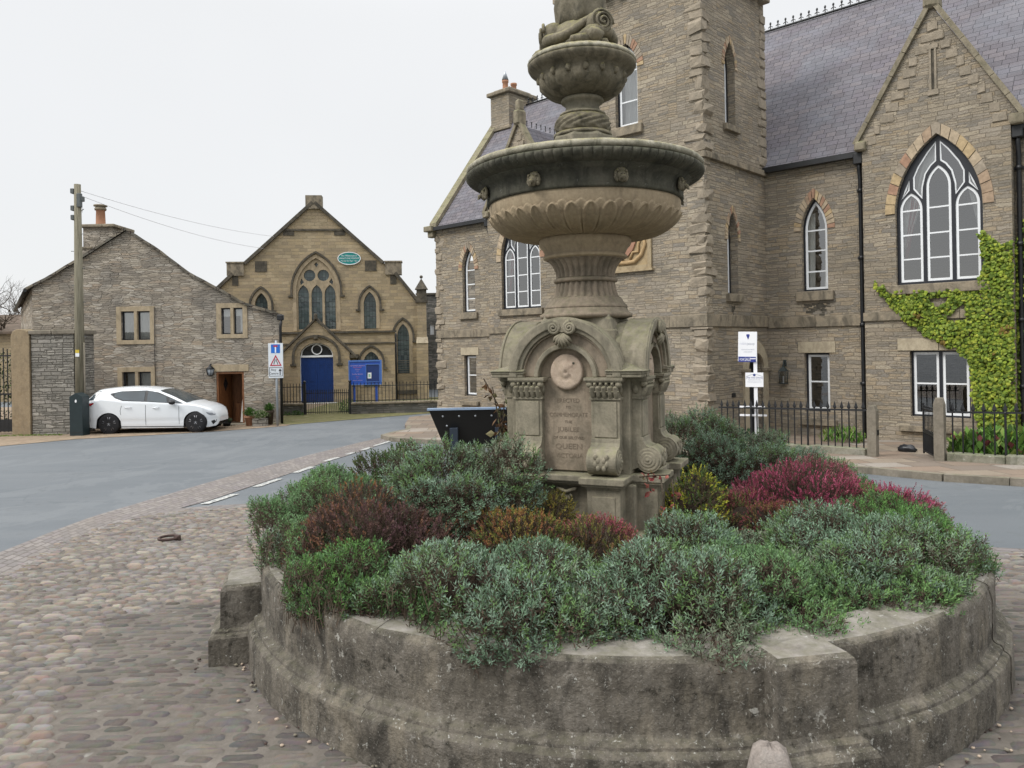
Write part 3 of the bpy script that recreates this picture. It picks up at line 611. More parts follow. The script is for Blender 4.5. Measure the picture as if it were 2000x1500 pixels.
for k in range(4):
    rot = k * math.pi / 2; f = XZ()
    # panel
    mb = MB(); mb.box(-.158, .158, -.392, -.36, .94, 1.50); fb(mb, 'inscribed_panel', m_ftnpink, rot=rot, bevel=.004)
    for sx in (-1, 1):
        x0, x1 = sorted((sx * .155, sx * .33)); cx = (x0 + x1) / 2
        # pilaster shaft with sunk edge
        mb = MB(); mb.box(x0, x1, -.43, -.36, 1.14, 1.372); mb.box(x0 + .018, x1 - .018, -.438, -.42, 1.15, 1.36)
        fb(mb, 'pilaster', m_ftn, rot=rot, bevel=.004)
        # console foot: shaft sweeping out into a scroll
        prof = [(-.36, 1.145), (-.438, 1.145), (-.442, 1.12), (-.455, 1.10), (-.478, 1.088)]
        cy, cz, q = -.468, 1.015, .078
        prof += [(cy + q * math.cos(R(a)), cz + q * math.sin(R(a))) for a in range(105, 330, 12)] + [(-.36, .945)]
        mb = MB(); mb.prism([(y, z) for y, z in prof], lambda y, z, d: (d, y, z), x0, x1, 0, False)
        for xs_, fl in ((x0, -1), (x1, 1)):
            for rr_, tk in ((.068, .007), (.05, .012), (.032, .017), (.014, .024)):
                n = 20; vs = []
                for dd, r2 in ((0, rr_), (fl * tk * .6, rr_), (fl * tk, rr_ - .007)):
                    for i in range(n): a = 2 * math.pi * i / n; vs.append((xs_ + dd, cy + r2 * math.cos(a), cz + r2 * math.sin(a)))
                mb.add(vs, [[j * n + i, j * n + (i + 1) % n, (j + 1) * n + (i + 1) % n, (j + 1) * n + i] for j in range(2) for i in range(n)] + [list(range(2 * n, 3 * n))])
        for i in range(4):      # leaf carving on the front of the scroll
            for s2 in (-1, 1): mb.sphere((cx + s2 * (.018 + .016 * (i % 2)), cy - .076, .985 + .022 * i), .014, 7, 0, (1, .5, 1.3))
        fb(mb, 'scroll_foot', m_ftn, rot=rot, bevel=.004)
        # capital: necking, acanthus bell, abacus
        mb = MB(); mb.box(x0 - .008, x1 + .008, -.442, -.36, 1.372, 1.386); mb.box(x0 + .004, x1 - .004, -.436, -.36, 1.386, 1.475)
        r = random.Random(3)
        for i in range(5):       # acanthus leaves, curling out at the tips
            x = x0 + (x1 - x0) * (i + .5) / 5; w2 = .019
            mb.tube([(x, -.437, 1.388), (x + r.uniform(-.003, .003), -.447, 1.42), (x, -.462, 1.446), (x, -.474, 1.442)], [w2 * .8, w2, w2 * .8, .006], 7)
            for s2 in (-1, 1): mb.tube([(x, -.44, 1.40), (x + s2 * .013, -.452, 1.425), (x + s2 * .017, -.462, 1.418)], [.009, .009, .004], 5)
        for i in range(4): x = x0 + (x1 - x0) * (i + 1) / 5; mb.tube([(x, -.438, 1.41), (x, -.45, 1.455), (x, -.466, 1.47), (x, -.474, 1.462)], [.012, .014, .010, .004], 6)
        for s2 in (x0, x1):
            mb.sphere((s2, -.45, 1.462), .022, 10, 0, (1, 1, .9)); mb.sphere((s2, -.40, 1.43), .02, 8, 0, (.6, 1, 1.4))
        mb.box(x0 - .022, x1 + .022, -.468, -.36, 1.476, 1.486); mb.box(x0 - .03, x1 + .03, -.476, -.36, 1.486, 1.504)
        fb(mb, 'capital', m_ftn, rot=rot, bevel=.003)
    # corner springer block with pyramidal top
    mb = MB(); mb.box(.262, .47, -.47, -.262, 1.5041, 1.523); a = .262
    mb.box(.255, .475, -.475, -.255, 1.523, 1.542)
    mb.add([(.255, -.485, 1.542), (.485, -.485, 1.542), (.485, -.255, 1.542), (.255, -.255, 1.542), (.27, -.30, 1.61), (.30, -.30, 1.60), (.30, -.27, 1.61), (.27, -.27, 1.62)],
           [(0, 1, 5, 4), (1, 2, 6, 5), (2, 3, 7, 6), (3, 0, 4, 7), (4, 5, 6, 7)])
    fb(mb, 'springer_block', m_ftn, rot=rot, bevel=.005)
    # archivolt, stepped mouldings and barrel
    def half(ro, ri, y0, y1, n=28, zc=1.505, leg=True):
        mb2 = MB(); o = [(ro * math.cos(math.pi * i / n), zc + ro * math.sin(math.pi * i / n)) for i in range(n + 1)]; ii = [(ri * math.cos(math.pi * i / n), zc + ri * math.sin(math.pi * i / n)) for i in range(n + 1)]
        nn = n + 1; vs = []
        for y in (y0, y1):
            vs += [(x, y, z) for x, z in o] + [(x, y, z) for x, z in ii]
        fs = []
        for i in range(n): fs += [[i, i + 1, nn + i + 1, nn + i], [2 * nn + i, 3 * nn + i, 3 * nn + i + 1, 2 * nn + i + 1], [i, 2 * nn + i, 2 * nn + i + 1, i + 1], [nn + i, nn + i + 1, 3 * nn + i + 1, 3 * nn + i]]
        fs += [[0, nn, 3 * nn, 2 * nn], [n, 2 * nn + n, 3 * nn + n, nn + n]]
        return mb2.add(vs, fs)
    def merge(a, b): o = len(a.v); a.v += b.v; a.f += [[i + o for i in f] for f in b.f]; a.m += b.m; a.sm += b.sm; return a
    mb = half(.352, .30, -.478, -.30); merge(mb, half(.345, .275, -.462, -.30)); merge(mb, half(.36, .335, -.470, -.455)); fb(mb, 'archivolt', m_ftn, rot=rot, bevel=.006)
    mb = half(.275, .20, -.425, -.30); merge(mb, half(.275, .262, -.445, -.42)); fb(mb, 'arch_soffit', m_ftnpink, rot=rot, bevel=.006)
    mb = half(.20, .172, -.447, -.30); merge(mb, half(.205, .195, -.435, -.42)); fb(mb, 'inner_moulding', m_ftn, rot=rot, bevel=.005)
    mb = half(.174, .0005, -.388, -.30); fb(mb, 'tympanum', m_ftnpink, rot=rot)
    mb = MB(); n = 24; mb.add([(.33 * math.cos(math.pi * i / n), y, 1.505 + .34 * math.sin(math.pi * i / n)) for y in (-.40, 0) for i in range(n + 1)], [[i, i + 1, n + 2 + i, n + 1 + i] for i in range(n)], 0, True)
    fb(mb, 'vault', m_ftn, rot=rot)
    # medallion with a worn low-relief head
    mb = MB(); n = 40; rings = [(0, 0)] + [(.101 * j / 10, j) for j in range(1, 11)]; vs = [(0, -.418, 1.535)]
    def relief(x, z):
        h = 0; 
        if (x + .005) ** 2 / .038 ** 2 + (z - .012) ** 2 / .052 ** 2 < 1: h = .016 * (1 - ((x + .005) ** 2 / .038 ** 2 + (z - .012) ** 2 / .052 ** 2)) ** .5
        if abs(x - .035 - .25 * (-z)) < .012 and z < .05: h = max(h, .009)
        if z < -.045 and abs(x) < .06: h = max(h, .008)
        return h + .0015 * noise.noise(Vector((x * 60, z * 60, k)))
    for j in range(1, 11):
        for i in range(n): a = 2 * math.pi * i / n; q = .101 * j / 10; x, z = q * math.cos(a), q * 1.08 * math.sin(a); vs.append((x, -.418 - (relief(x, z) if j < 10 else -.004), 1.535 + z))
    for i in range(n): a = 2 * math.pi * i / n; vs.append((.101 * math.cos(a), -.38, 1.535 + .109 * math.sin(a)))
    fs = [[0, 1 + i, 1 + (i + 1) % n] for i in range(n)] + [[1 + j * n + i, 1 + j * n + (i + 1) % n, 1 + (j + 1) * n + (i + 1) % n, 1 + (j + 1) * n + i] for j in range(10) for i in range(n)]
    mb.add(vs, fs, 0, True)
    mm = fb(mb, 'medallion', m_med, rot=rot)
    r = random.Random(k + 4); mb = MB()
    for i in range(9): mb.sphere((r.uniform(-.045, .055), -.4195 - .001, 1.53 + r.uniform(-.06, .085)), r.uniform(.0025, .006), 6, 0, (1.4, .35, 1))
    fb(mb, 'moss_spots', m_dark, mm, rot)
    # keystone: two volutes over a shell
    mb = MB(); mb.box(-.03, .03, -.49, -.40, 1.775, 1.845)
    for sx in (-1, 1): spiral(mb, (sx * .05, -.487, 1.80), .033, 2.3, .013, flip=sx); mb.sphere((sx * .05, -.465, 1.80), .036, 12, 0, (1, .55, 1))
    for i in range(7):
        a = R(-90 + (i - 3) * 19); mb.tube([(0, -.478, 1.77), (.045 * math.cos(a), -.492, 1.765 + .045 * math.sin(a)), (.068 * math.cos(a), -.472, 1.76 + .078 * math.sin(a))], [.006, .013, .006], 6)
    fb(mb, 'keystone', m_ftn, rot=rot)
    # bracket leaf below the ledge
    mb = MB()
    for i in range(5): a = R(-90 + (i - 2) * 32); mb.tube([(0, -.425, .82), (.04 * math.cos(a), -.455, .83 + .05 * math.sin(a) - .01)], [.012, .006], 6)
    mb.tube([(-.06, -.445, .845), (0, -.46, .825), (.06, -.445, .845)], .012, 6); fb(mb, 'leaf_bracket', m_ftn, rot=rot)
mb = MB(); mb.box(-.262, .262, -.262, .262, 1.5, 1.79)
mb.lathe([(.365, 1.60), (.36, 1.72), (.345, 1.80), (.325, 1.852), (.31, 1.868), (.305, 1.888), (.285, 1.895)], 4, a0=R(45), smooth=False); fb(mb, 'cap_block', m_ftn, bevel=.012)
def txt(body, size, par, M, mat, name='lettering', ext=.002, world=True, align='CENTER'):
    cu = bpy.data.curves.new(name, 'FONT'); cu.body = body; cu.size = size; cu.extrude = ext; cu.align_x = align; cu.align_y = 'CENTER'; cu.resolution_u = 2
    tmp = bpy.data.objects.new(name, cu); COL.objects.link(tmp); bpy.context.view_layer.update()
    me = bpy.data.meshes.new_from_object(tmp.evaluated_get(bpy.context.evaluated_depsgraph_get())); bpy.data.objects.remove(tmp); bpy.data.curves.remove(cu)
    me.transform(M); me.materials.clear(); me.materials.append(mat); me.name = name
    o = bpy.data.objects.new(name, me); COL.objects.link(o); o.parent = par; return o
def TM(x, y, z, sx=1): return Matrix.Translation((x, y, z)) @ Matrix.Rotation(R(90), 4, 'X') @ Matrix.Diagonal((sx, 1, 1, 1))
for body, s_, z, sx in (('ERECTED', .034, 1.362, 1.05), ('TO', .024, 1.322, 1), ('COMMEMORATE', .035, 1.276, .92), ('THE', .024, 1.233, 1.1), ('JUBILEE', .038, 1.187, 1.1), ('OF OUR BELOVED', .024, 1.138, 1.0), ('QUEEN', .046, 1.085, 1.15), ('VICTORIA', .036, 1.030, 1.1)):
    txt(body, s_, ft, TM(0, -.393, z + Z0, sx), m_letter, 'inscription', .0012)
# ---- lathed stem and basins
mb = MB(); mb.lathe([(.25, 1.86), (.298, 1.872), (.30, 1.893), (.285, 1.90), (.272, 1.91), (.268, 1.93)], 64); 
mb.lathe([(.262, 1.93), (.268, 1.935), (.262, 1.95), (.25, 1.962), (.235, 1.985), (.225, 2.0)], 120, mod=lambda t, z, r: r + (.004 * math.sin(t * 30) * math.sin((z - 1.93) * 120) if z > 1.934 else 0)); fb(mb, 'stem_base', m_ftnpink)
def flute(n, dep): return lambda t, z, r: r - dep * abs(math.cos(t * n / 2)) ** 3
def prof_c(a, b, k, n=14, e=1.0): # concave blend of radii
    return [(a[0] + (b[0] - a[0]) * (i / n) ** k, a[1] + (b[1] - a[1]) * i / n) for i in range(n + 1)]
mb = MB()
mb.lathe(prof_c((.225, 2.0), (.19, 2.10), .45), 336, mod=flute(30, .012))
mb.lathe([(.192, 2.098), (.205, 2.102), (.209, 2.112), (.205, 2.122), (.192, 2.127)], 64)
mb.lathe(prof_c((.19, 2.127), (.245, 2.245), 2.4), 336, mod=flute(30, .013)); mb.lathe([(.247, 2.243), (.247, 2.25)], 64)
fb(mb, 'fluted_stem', m_ftnpink)
mb = MB(); mb.lathe([(.245, 2.248), (.268, 2.253), (.274, 2.262), (.268, 2.271), (.258, 2.276), (.262, 2.29), (.275, 2.315), (.292, 2.333), (.298, 2.345), (.298, 2.372), (.288, 2.385), (.25, 2.39)], 72); fb(mb, 'stem_collar', m_bowl)
def leafmod(t, z, r):
    n = 34; a = (t * n / (2 * math.pi)) % 1 - .5; zz = (z - 2.42) / .105
    b = 0
    if zz < 1.0:
        wd = .5 * (1 - max(0, zz) ** 3.2) ** .6 if zz > 0 else .5; e = wd - abs(a)
        if e > 0: b = .016 * min(1, e / .06) - .007 * min(1, max(0, e - .10) / .12) + .006 * max(0, 1 - abs(a) / .07) + .008 * max(0, zz) ** 3
    a2 = ((t * n / (2 * math.pi)) + .5) % 1 - .5; z2 = (z - 2.42) / .118
    if 0 < z2 < 1:
        wd = .5 * (1 - z2 ** 3) ** .6; e = wd - abs(a2)
        if e > 0: b = max(b, .007 * min(1, e / .06))
    ct_ = max(0, min(1, 1 - (z - 2.405) / .17)); b *= 1 if z > 2.40 else .5
    return (r + b * math.sqrt(1 - ct_ * ct_), z - b * ct_)
mb = MB(); bp = [(.27, 2.385), (.33, 2.39), (.40, 2.405)]; 
bp += [(.40 + .215 * math.sin(R(90) * (i / 64)), 2.405 + .17 * (1 - math.cos(R(90) * i / 64))) for i in range(1, 65)] + [(.617, 2.59), (.612, 2.605), (.60, 2.608)]
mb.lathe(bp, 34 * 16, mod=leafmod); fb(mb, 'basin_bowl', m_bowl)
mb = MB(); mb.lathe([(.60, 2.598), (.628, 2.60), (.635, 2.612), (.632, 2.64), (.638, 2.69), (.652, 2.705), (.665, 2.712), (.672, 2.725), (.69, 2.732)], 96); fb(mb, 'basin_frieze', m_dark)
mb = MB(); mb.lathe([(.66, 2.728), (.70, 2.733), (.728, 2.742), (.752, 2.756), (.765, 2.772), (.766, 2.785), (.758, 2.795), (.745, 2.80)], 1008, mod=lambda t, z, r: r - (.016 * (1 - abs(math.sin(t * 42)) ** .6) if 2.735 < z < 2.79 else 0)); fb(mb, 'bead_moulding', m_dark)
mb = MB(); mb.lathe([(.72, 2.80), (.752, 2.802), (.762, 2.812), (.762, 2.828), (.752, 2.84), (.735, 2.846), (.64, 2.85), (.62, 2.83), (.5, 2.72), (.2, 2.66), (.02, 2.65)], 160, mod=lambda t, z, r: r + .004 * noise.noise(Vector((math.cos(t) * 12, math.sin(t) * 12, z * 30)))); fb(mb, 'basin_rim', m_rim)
for i in range(8):      # lion masks under the rim
    a = R(-8.6 + 45 * i); mb = MB(); r = random.Random(i)
    mb.sphere((0, -.665, 2.652), .036, 12, 0, (1, .8, 1.1), .3, i); mb.sphere((0, -.70, 2.640), .02, 8, 0, (1.1, .9, .8))
    for j in range(11): b = R(-30 + 24 * j); mb.sphere((.038 * math.cos(b), -.655, 2.655 + .038 * math.sin(b)), .017, 7, 0, (1, .9, 1.3), .5, j)
    for s2 in (-1, 1): mb.sphere((s2 * .013, -.69, 2.664), .006, 6, 0); mb.sphere((s2 * .03, -.675, 2.685), .01, 6)
    mb.tube([(0, -.70, 2.628), (0, -.716, 2.622)], .008, 6)
    mb.v = [(x * .85, -.655 + (y + .655) * .8, 2.652 + (z - 2.652) * .85) for x, y, z in mb.v]; fb(mb, 'lion_mask', m_upper, rot=a + R(90) * 0)
# upper column
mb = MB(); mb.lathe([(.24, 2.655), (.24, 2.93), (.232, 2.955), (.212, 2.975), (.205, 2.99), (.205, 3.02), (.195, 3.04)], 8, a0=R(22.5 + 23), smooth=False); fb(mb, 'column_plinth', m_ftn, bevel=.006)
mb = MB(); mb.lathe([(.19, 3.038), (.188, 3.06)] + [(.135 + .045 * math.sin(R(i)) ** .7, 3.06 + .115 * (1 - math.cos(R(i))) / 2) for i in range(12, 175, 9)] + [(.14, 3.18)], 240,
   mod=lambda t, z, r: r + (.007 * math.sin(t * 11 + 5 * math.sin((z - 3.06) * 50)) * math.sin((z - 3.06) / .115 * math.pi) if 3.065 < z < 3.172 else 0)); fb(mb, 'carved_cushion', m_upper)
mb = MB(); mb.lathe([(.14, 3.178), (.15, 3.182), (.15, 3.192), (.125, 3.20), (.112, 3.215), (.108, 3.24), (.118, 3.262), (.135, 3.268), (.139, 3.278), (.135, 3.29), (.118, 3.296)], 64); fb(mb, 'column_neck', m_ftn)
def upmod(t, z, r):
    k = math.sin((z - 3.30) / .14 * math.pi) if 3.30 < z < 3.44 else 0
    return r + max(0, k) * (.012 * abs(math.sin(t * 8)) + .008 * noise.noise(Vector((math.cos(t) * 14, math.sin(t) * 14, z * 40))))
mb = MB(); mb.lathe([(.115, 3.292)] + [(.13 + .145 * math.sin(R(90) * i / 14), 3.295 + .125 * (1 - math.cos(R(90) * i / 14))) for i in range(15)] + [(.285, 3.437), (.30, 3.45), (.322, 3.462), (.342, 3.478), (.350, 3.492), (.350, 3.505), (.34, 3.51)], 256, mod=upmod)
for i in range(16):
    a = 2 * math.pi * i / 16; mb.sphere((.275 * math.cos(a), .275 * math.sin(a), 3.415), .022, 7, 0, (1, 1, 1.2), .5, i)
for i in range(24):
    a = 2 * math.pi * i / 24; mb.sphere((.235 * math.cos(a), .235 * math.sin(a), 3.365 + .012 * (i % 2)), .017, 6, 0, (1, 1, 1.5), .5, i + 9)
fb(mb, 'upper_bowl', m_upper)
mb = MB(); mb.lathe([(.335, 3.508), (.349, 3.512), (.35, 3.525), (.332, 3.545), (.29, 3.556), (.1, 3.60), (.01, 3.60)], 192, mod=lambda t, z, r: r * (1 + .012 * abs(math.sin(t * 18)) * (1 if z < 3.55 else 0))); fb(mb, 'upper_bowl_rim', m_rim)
# coiled dolphins and the foot of the crowning figure
mb = MB()
for i in range(3):
    a = R(-68 + 120 * i) + R(23); ca, sa = math.cos(a), math.sin(a)
    def W(x, y, z): return (x * ca - y * sa, x * sa + y * ca, z)
    pts = []; rad = []
    for j in range(20):
        t_ = j / 19; b = t_ * 2.6; q = .245 - .07 * t_; pts.append((q * math.cos(a + b - .5), q * math.sin(a + b - .5), 3.60 + .03 * math.sin(b * 3) + .13 * t_)); rad.append(.048 * (1 - .55 * t_) if j > 2 else .03 + .008 * j)
    mb.tube(pts, rad, 10); hx = W(.27, -.05, 3.605)
    mb.sphere(hx, .058, 12, 0, (1, 1, .85), .2, i); mb.tube([W(.255, -.09, 3.585), W(.25, -.16, 3.575), W(.24, -.2, 3.58)], [.036, .03, .014], 8)
    c = W(.175, .02, 3.705); mb.sphere(c, .088, 16, 0, (1, 1, 1))
    n = 60; sp = []
    for j in range(n): t_ = j / n; b = t_ * 2 * math.pi * 3; q = .078 * (1 - t_) + .006; sp.append(W(.205 + .065 * math.sqrt(max(0, 1 - (q / .095) ** 2)), .02 + q * math.cos(b), 3.705 + q * math.sin(b)))
    mb.tube(sp, [.0105 * (1 - .4 * j / n) for j in range(n)], 6)
for i in range(7): a = 2 * math.pi * i / 7 + .3; mb.sphere((.21 * math.cos(a), .21 * math.sin(a), 3.585), .045, 8, 0, (1.2, 1.2, .7), .5, i)
fb(mb, 'coiled_dolphins', m_upper)
mb = MB(); mb.lathe([(.2, 3.58), (.19, 3.68), (.165, 3.745), (.15, 3.76)], 48, mod=lambda t, z, r: r * (1 + .12 * noise.noise(Vector((math.cos(t) * 3, math.sin(t) * 3, z * 14)))))
mb.lathe([(.145, 3.75), (.15, 3.80), (.155, 3.9), (.15, 4.0), (.135, 4.1), (.1, 4.3), (.12, 4.5), (.09, 4.6), (.02, 4.62)], 96, mod=lambda t, z, r: r * (1 + .10 * math.sin(t * 7 + 3 * math.sin(z * 6)) + .08 * noise.noise(Vector((math.cos(t) * 3, math.sin(t) * 3, z * 9)))))
mb.sphere((0, 0, 4.74), .10, 14, 0, (.85, .9, 1.1), .1); fb(mb, 'draped_figure', m_upper)
# ================================================================ hall
hall = thing('town_hall', 'large Victorian gothic stone hall with a square tower, purple slate roofs and gabled bays', 'building', (HC[0], HC[1], 0), HA)
def FQ(q): return lambda x, z, d: (x, q + d, z)                # front faces at local y = q
def FS(s): return lambda x, z, d: (s - d, x, z)                # side face looking to +s
mir = lambda s: -4.3 - s
def hwin(par, f, hole, sashes, d=.12, sill=None, arch=None, curtain=None, name='window', bars=3, plate_holes=None):
    """black frame plate with openings, white sashes, panes, sill and arch stones"""
    hs = plate_holes or [inset(hole, .045)]
    mb = MB(); mb.plate(hole, hs, f, d, .05); w_ = mb.build(name, m_frame, par)
    sm = MB(); gm = MB()
    for i, h in enumerate(hs):
        inn = inset(h, .054 if i < len(sashes) else .034); sm.ring(h, inn, f, d + .02, d + .06)
        zs = [z for x, z in inn]; xs_ = [x for x, z in inn]
        if i < len(sashes):
            for z in sashes[i]: sm.bar([(min(xs_), z), (max(xs_), z)], .034, f, d + .024, d + .056)
        tri = tessellate_polygon([[Vector((x, z, 0)) for x, z in inn]]); gm.add([f(x, z, d + .04) for x, z in inn], [list(t_) for t_ in tri])
    sm.build('sash', m_white, w_); gm.build('pane', m_glass, w_)
    if sill:
        x0, x1, z0, z1 = sill; s = MB(); a, b = f(x0, z0, -.10), f(x1, z1, d); s.lump(*sorted((a[0], b[0])), *sorted((a[1], b[1])), z0, z1, 0, .12); s.build('sill', m_trim, w_)
    if arch:
        xc, wd, zs_, zt, th, seed = arch; r = random.Random(seed); s = MB(); n = 9
        o = lancet(xc, wd + 2 * th, zs_ - .01, zs_, zt + th * 1.25, 19)[2:]; i_ = lancet(xc, wd, zs_ - .01, zs_, zt, 19)[2:]
        k = 0
        while k < len(o) - 1:
            st = 2 if len(o) - 1 - k > 2 else len(o) - 1 - k
            if k + st > len(o) - 1: st = len(o) - 1 - k
            if o[k][1] < zs_ or k >= 38: break
            oo = o[k:k + st + 1]; ii = i_[k:k + st + 1]; poly = oo + ii[::-1]; s.prism(inset(poly, .008), f, -.015 - r.uniform(0, .02), .05, r.choice([0, 1, 2, 2, 3, 4])); k += st
        s.build('arch_stones', m_vous, w_)
    if curtain:
        s = MB()
        for (x0, x1, x2, x3, z0, z1, mt) in curtain:    # top span x0..x1, bottom span x2..x3
            n = 24; vs = []
            for j in range(9):
                t_ = j / 8
                for i in range(n + 1): u = i / n; a = x0 + (x1 - x0) * u; b = x2 + (x3 - x2) * u; vs.append(f(a + (b - a) * t_, z1 + (z0 - z1) * t_, d + .16 + .03 * math.sin(u * 26)))
            s.add(vs, [[j * (n + 1) + i, j * (n + 1) + i + 1, (j + 1) * (n + 1) + i + 1, (j + 1) * (n + 1) + i] for j in range(8) for i in range(n)], mt, True)
        s.build('curtain', [m_curt, m_redc, m_darkroom], w_)
    return w_
m_darkroom = plain('dark_furniture', (.05, .04, .035), .8)
LAN = lambda c: lancet(c, .64, 2.93, 4.45, 5.24)
RE = lambda c, w_=.62: rect(c - w_ / 2, c + w_ / 2, -.08, 1.38)
BIG = lambda c: lancet(c, 1.74, 2.92, 4.55, 6.22)
def DBL(c): return rect(c - .6, c + .6, -.06, 1.42)
wl = MB()
F0 = FQ(0)
wl.plate([(0, -2), (2.52, -2), (2.52, 6.25), (0, 6.25)], [LAN(1.25), RE(1.26)], F0, 0, .30)
wl.plate([(5.48, -2), (8.65, -2), (8.65, 6.25), (5.48, 6.25)], [LAN(6.95), RE(6.95)], F0, 0, .30)
wl.plate([(-6.82, -2), (-3.95, -2), (-3.95, 6.25), (-6.82, 6.25)], [LAN(-5.55), RE(-5.55)], F0, 0, .30)
wl.plate([(-12.95, -2), (-9.88, -2), (-9.88, 6.25), (-12.95, 6.25)], [LAN(-11.2), RE(-11.2)], F0, 0, .30)
FB = FQ(-.3)
wl.plate([(2.52, -2), (5.5, -2), (5.5, 6.24), (5.70, 6.28), (4.06, 9.06), (2.42, 6.28), (2.52, 6.24)], [BIG(4.1), DBL(4.08)], FB, 0, .30)
wl.plate([(-9.9, -2), (-6.82, -2), (-6.82, 6.24), (-6.72, 6.28), (-8.36, 9.06), (-10.0, 6.28), (-9.9, 6.24)], [BIG(-8.4), DBL(-8.38)], FB, 0, .30)
for s_ in (2.52, 5.5, -9.9, -6.82): wl.add([(s_, -.3, -2), (s_, 0, -2), (s_, 0, 6.3), (s_, -.3, 6.3)], [(0, 1, 2, 3)])
RQ, RZ = 3.85, 11.2
for s_ in (-12.95, 8.65): wl.add([(s_, 0, -2), (s_, 7.7, -2), (s_, 7.7, 6.2), (s_, RQ, RZ - .05), (s_, 0, 6.2)], [(0, 1, 2, 3, 4)])
wl.add([(-12.95, 7.7, -2), (8.65, 7.7, -2), (8.65, 7.7, 6.2), (-12.95, 7.7, 6.2)], [(0, 1, 2, 3)])
wl.add([(-12.95, 0, 2.3), (8.65, 0, 2.3), (8.65, 7.7, 2.3), (-12.95, 7.7, 2.3)], [(0, 1, 2, 3)])
wl.build('wall', m_hall, hall)
tw = MB()
TWIN = lancet(-2.1, .66, 7.1, 8.5, 9.15)
tw.plate([(-3.95, -2), (0, -2), (0, 10.9), (-3.95, 10.94)], [TWIN, lancet(-2.15, 1.0, -.95, .7, 1.35)], FQ(-3.2), 0, .32)
SU, SL = lancet(-1.87, .54, 6.94, 8.35, 8.97), lancet(-1.87, .54, 2.86, 4.15, 4.85)
SD = lancet(-.78, .86, -1.3, .98, 1.40)
tw.plate([(-3.2, -2), (.06, -2), (.06, 10.9), (-3.2, 10.94)], [SU, SL, SD], FS(0.0), 0, .32)
tw.add([(-3.95, -3.2, -2), (-3.95, .06, -2), (-3.95, .06, 10.9), (-3.95, -3.2, 10.94)], [(0, 1, 2, 3)])
tw.add([(-3.95, .06, 5), (0, .06, 5), (0, .06, 10.9), (-3.95, .06, 10.94)], [(0, 1, 2, 3)])
tw.add([(-3.95, -3.2, 10.5), (0, -3.2, 10.5), (0, .06, 10.5), (-3.95, .06, 10.5)], [(0, 1, 2, 3)])
tw.build('tower', m_hall, hall)
# windows
hwin(hall, F0, LAN(1.25), [[3.42, 3.94, 4.45]], sill=(.78, 1.72, 2.68, 2.92), arch=(1.25, .64, 4.45, 5.24, .2, 1), curtain=[(1.0, 1.18, 1.0, 1.14, 2.95, 4.9, 0), (1.42, 1.5, 1.38, 1.52, 2.95, 4.3, 0)])
hwin(hall, F0, RE(1.26), [[.66]], sill=(.80, 1.74, -.42, -.27))
hwin(hall, F0, LAN(-11.2), [[3.42, 3.94, 4.45]], sill=(-11.67, -10.73, 2.68, 2.92), arch=(-11.2, .64, 4.45, 5.24, .2, 2), curtain=[(-11.1, -10.9, -11.15, -10.88, 3.0, 4.6, 0)])
hwin(hall, F0, RE(-11.2), [[.66]], sill=(-11.67, -10.73, -.42, -.27), curtain=[(-11.5, -10.9, -11.5, -10.9, -.05, .62, 1)])
hwin(hall, F0, LAN(-5.55), [[3.42, 3.94, 4.45]], sill=(-6.02, -5.08, 2.68, 2.92), arch=(-5.55, .64, 4.45, 5.24, .2, 3))
hwin(hall, F0, RE(-5.55), [[.66]], sill=(-6.0, -5.1, -.42, -.27))
hwin(hall, F0, LAN(6.95), [[3.42, 3.94, 4.45]], sill=(6.48, 7.42, 2.68, 2.92), arch=(6.95, .64, 4.45, 5.24, .2, 4))
hwin(hall, F0, RE(6.95), [[.66]])
for c, sd_ in ((4.1, 5), (-8.4, 6)):
    L1 = lancet(c - .565, .47, 2.98, 4.62, 5.0); L3 = lancet(c + .565, .47, 2.98, 4.62, 5.0); L2 = lancet(c, .50, 2.98, 5.08, 5.55)
    U1 = [(c - .035, 5.64), (c - .035, 6.09), (c - .22, 5.88), (c - .42, 5.58), (c - .52, 5.35), (c - .52, 5.08), (c - .33, 4.83), (c - .315, 5.10), (c - .25, 5.38), (c - .14, 5.55)]
    U2 = [(2 * c - x, z) for x, z in U1]
    V1 = [(c - .59, 5.10), (c - .59, 5.22), (c - .70, 4.98), (c - .77, 4.83), (c - .70, 4.95)]; V1 = [(c - .59, 5.06), (c - .59, 5.32), (c - .69, 5.10), (c - .775, 4.86)]
    V2 = [(2 * c - x, z) for x, z in V1]
    bars = [3.5, 4.05, 4.6]
    hwin(hall, FB, BIG(c), [bars, [3.5, 4.05, 4.62], bars], d=.10, sill=(c - 1.0, c + 1.0, 2.70, 2.915), arch=(c, 1.74, 4.55, 6.22, .22, sd_), plate_holes=[L1, L2, L3, U1, U2, V1, V2],
         curtain=[(c - .8, c + .1, c - .8, c - .72, 3.75, 6.2, 0), (c + .82, c + .3, c + .82, c + .72, 4.1, 6.1, 0), (c - .62, c - .42, c - .76, c - .70, 3.5, 4.9, 1)])
    w_ = hwin(hall, FB, DBL(c - .02), [[.68], [.68]], sill=(c - .85, c + .85, -.40, -.27), plate_holes=[rect(c - .575, c - .055, -.02, 1.385), rect(c + .015, c + .535, -.02, 1.385)])
hwin(hall, FQ(-3.2), TWIN, [[7.75, 8.5]], sill=(-2.58, -1.62, 6.86, 7.09), arch=(-2.1, .66, 8.5, 9.15, .2, 7), curtain=[(-2.4, -1.8, -2.4, -1.8, 7.1, 8.9, 0)])
hwin(hall, FS(0.0), SU, [[7.45, 7.95, 8.4]], sill=(-2.25, -1.5, 6.78, 6.93), arch=(-1.87, .54, 8.35, 8.97, .13, 8), d=.2)
hwin(hall, FS(0.0), SL, [[3.4, 3.9, 4.3]], sill=(-2.25, -1.5, 2.66, 2.85), arch=(-1.87, .54, 4.15, 4.85, .13, 9), d=.2)
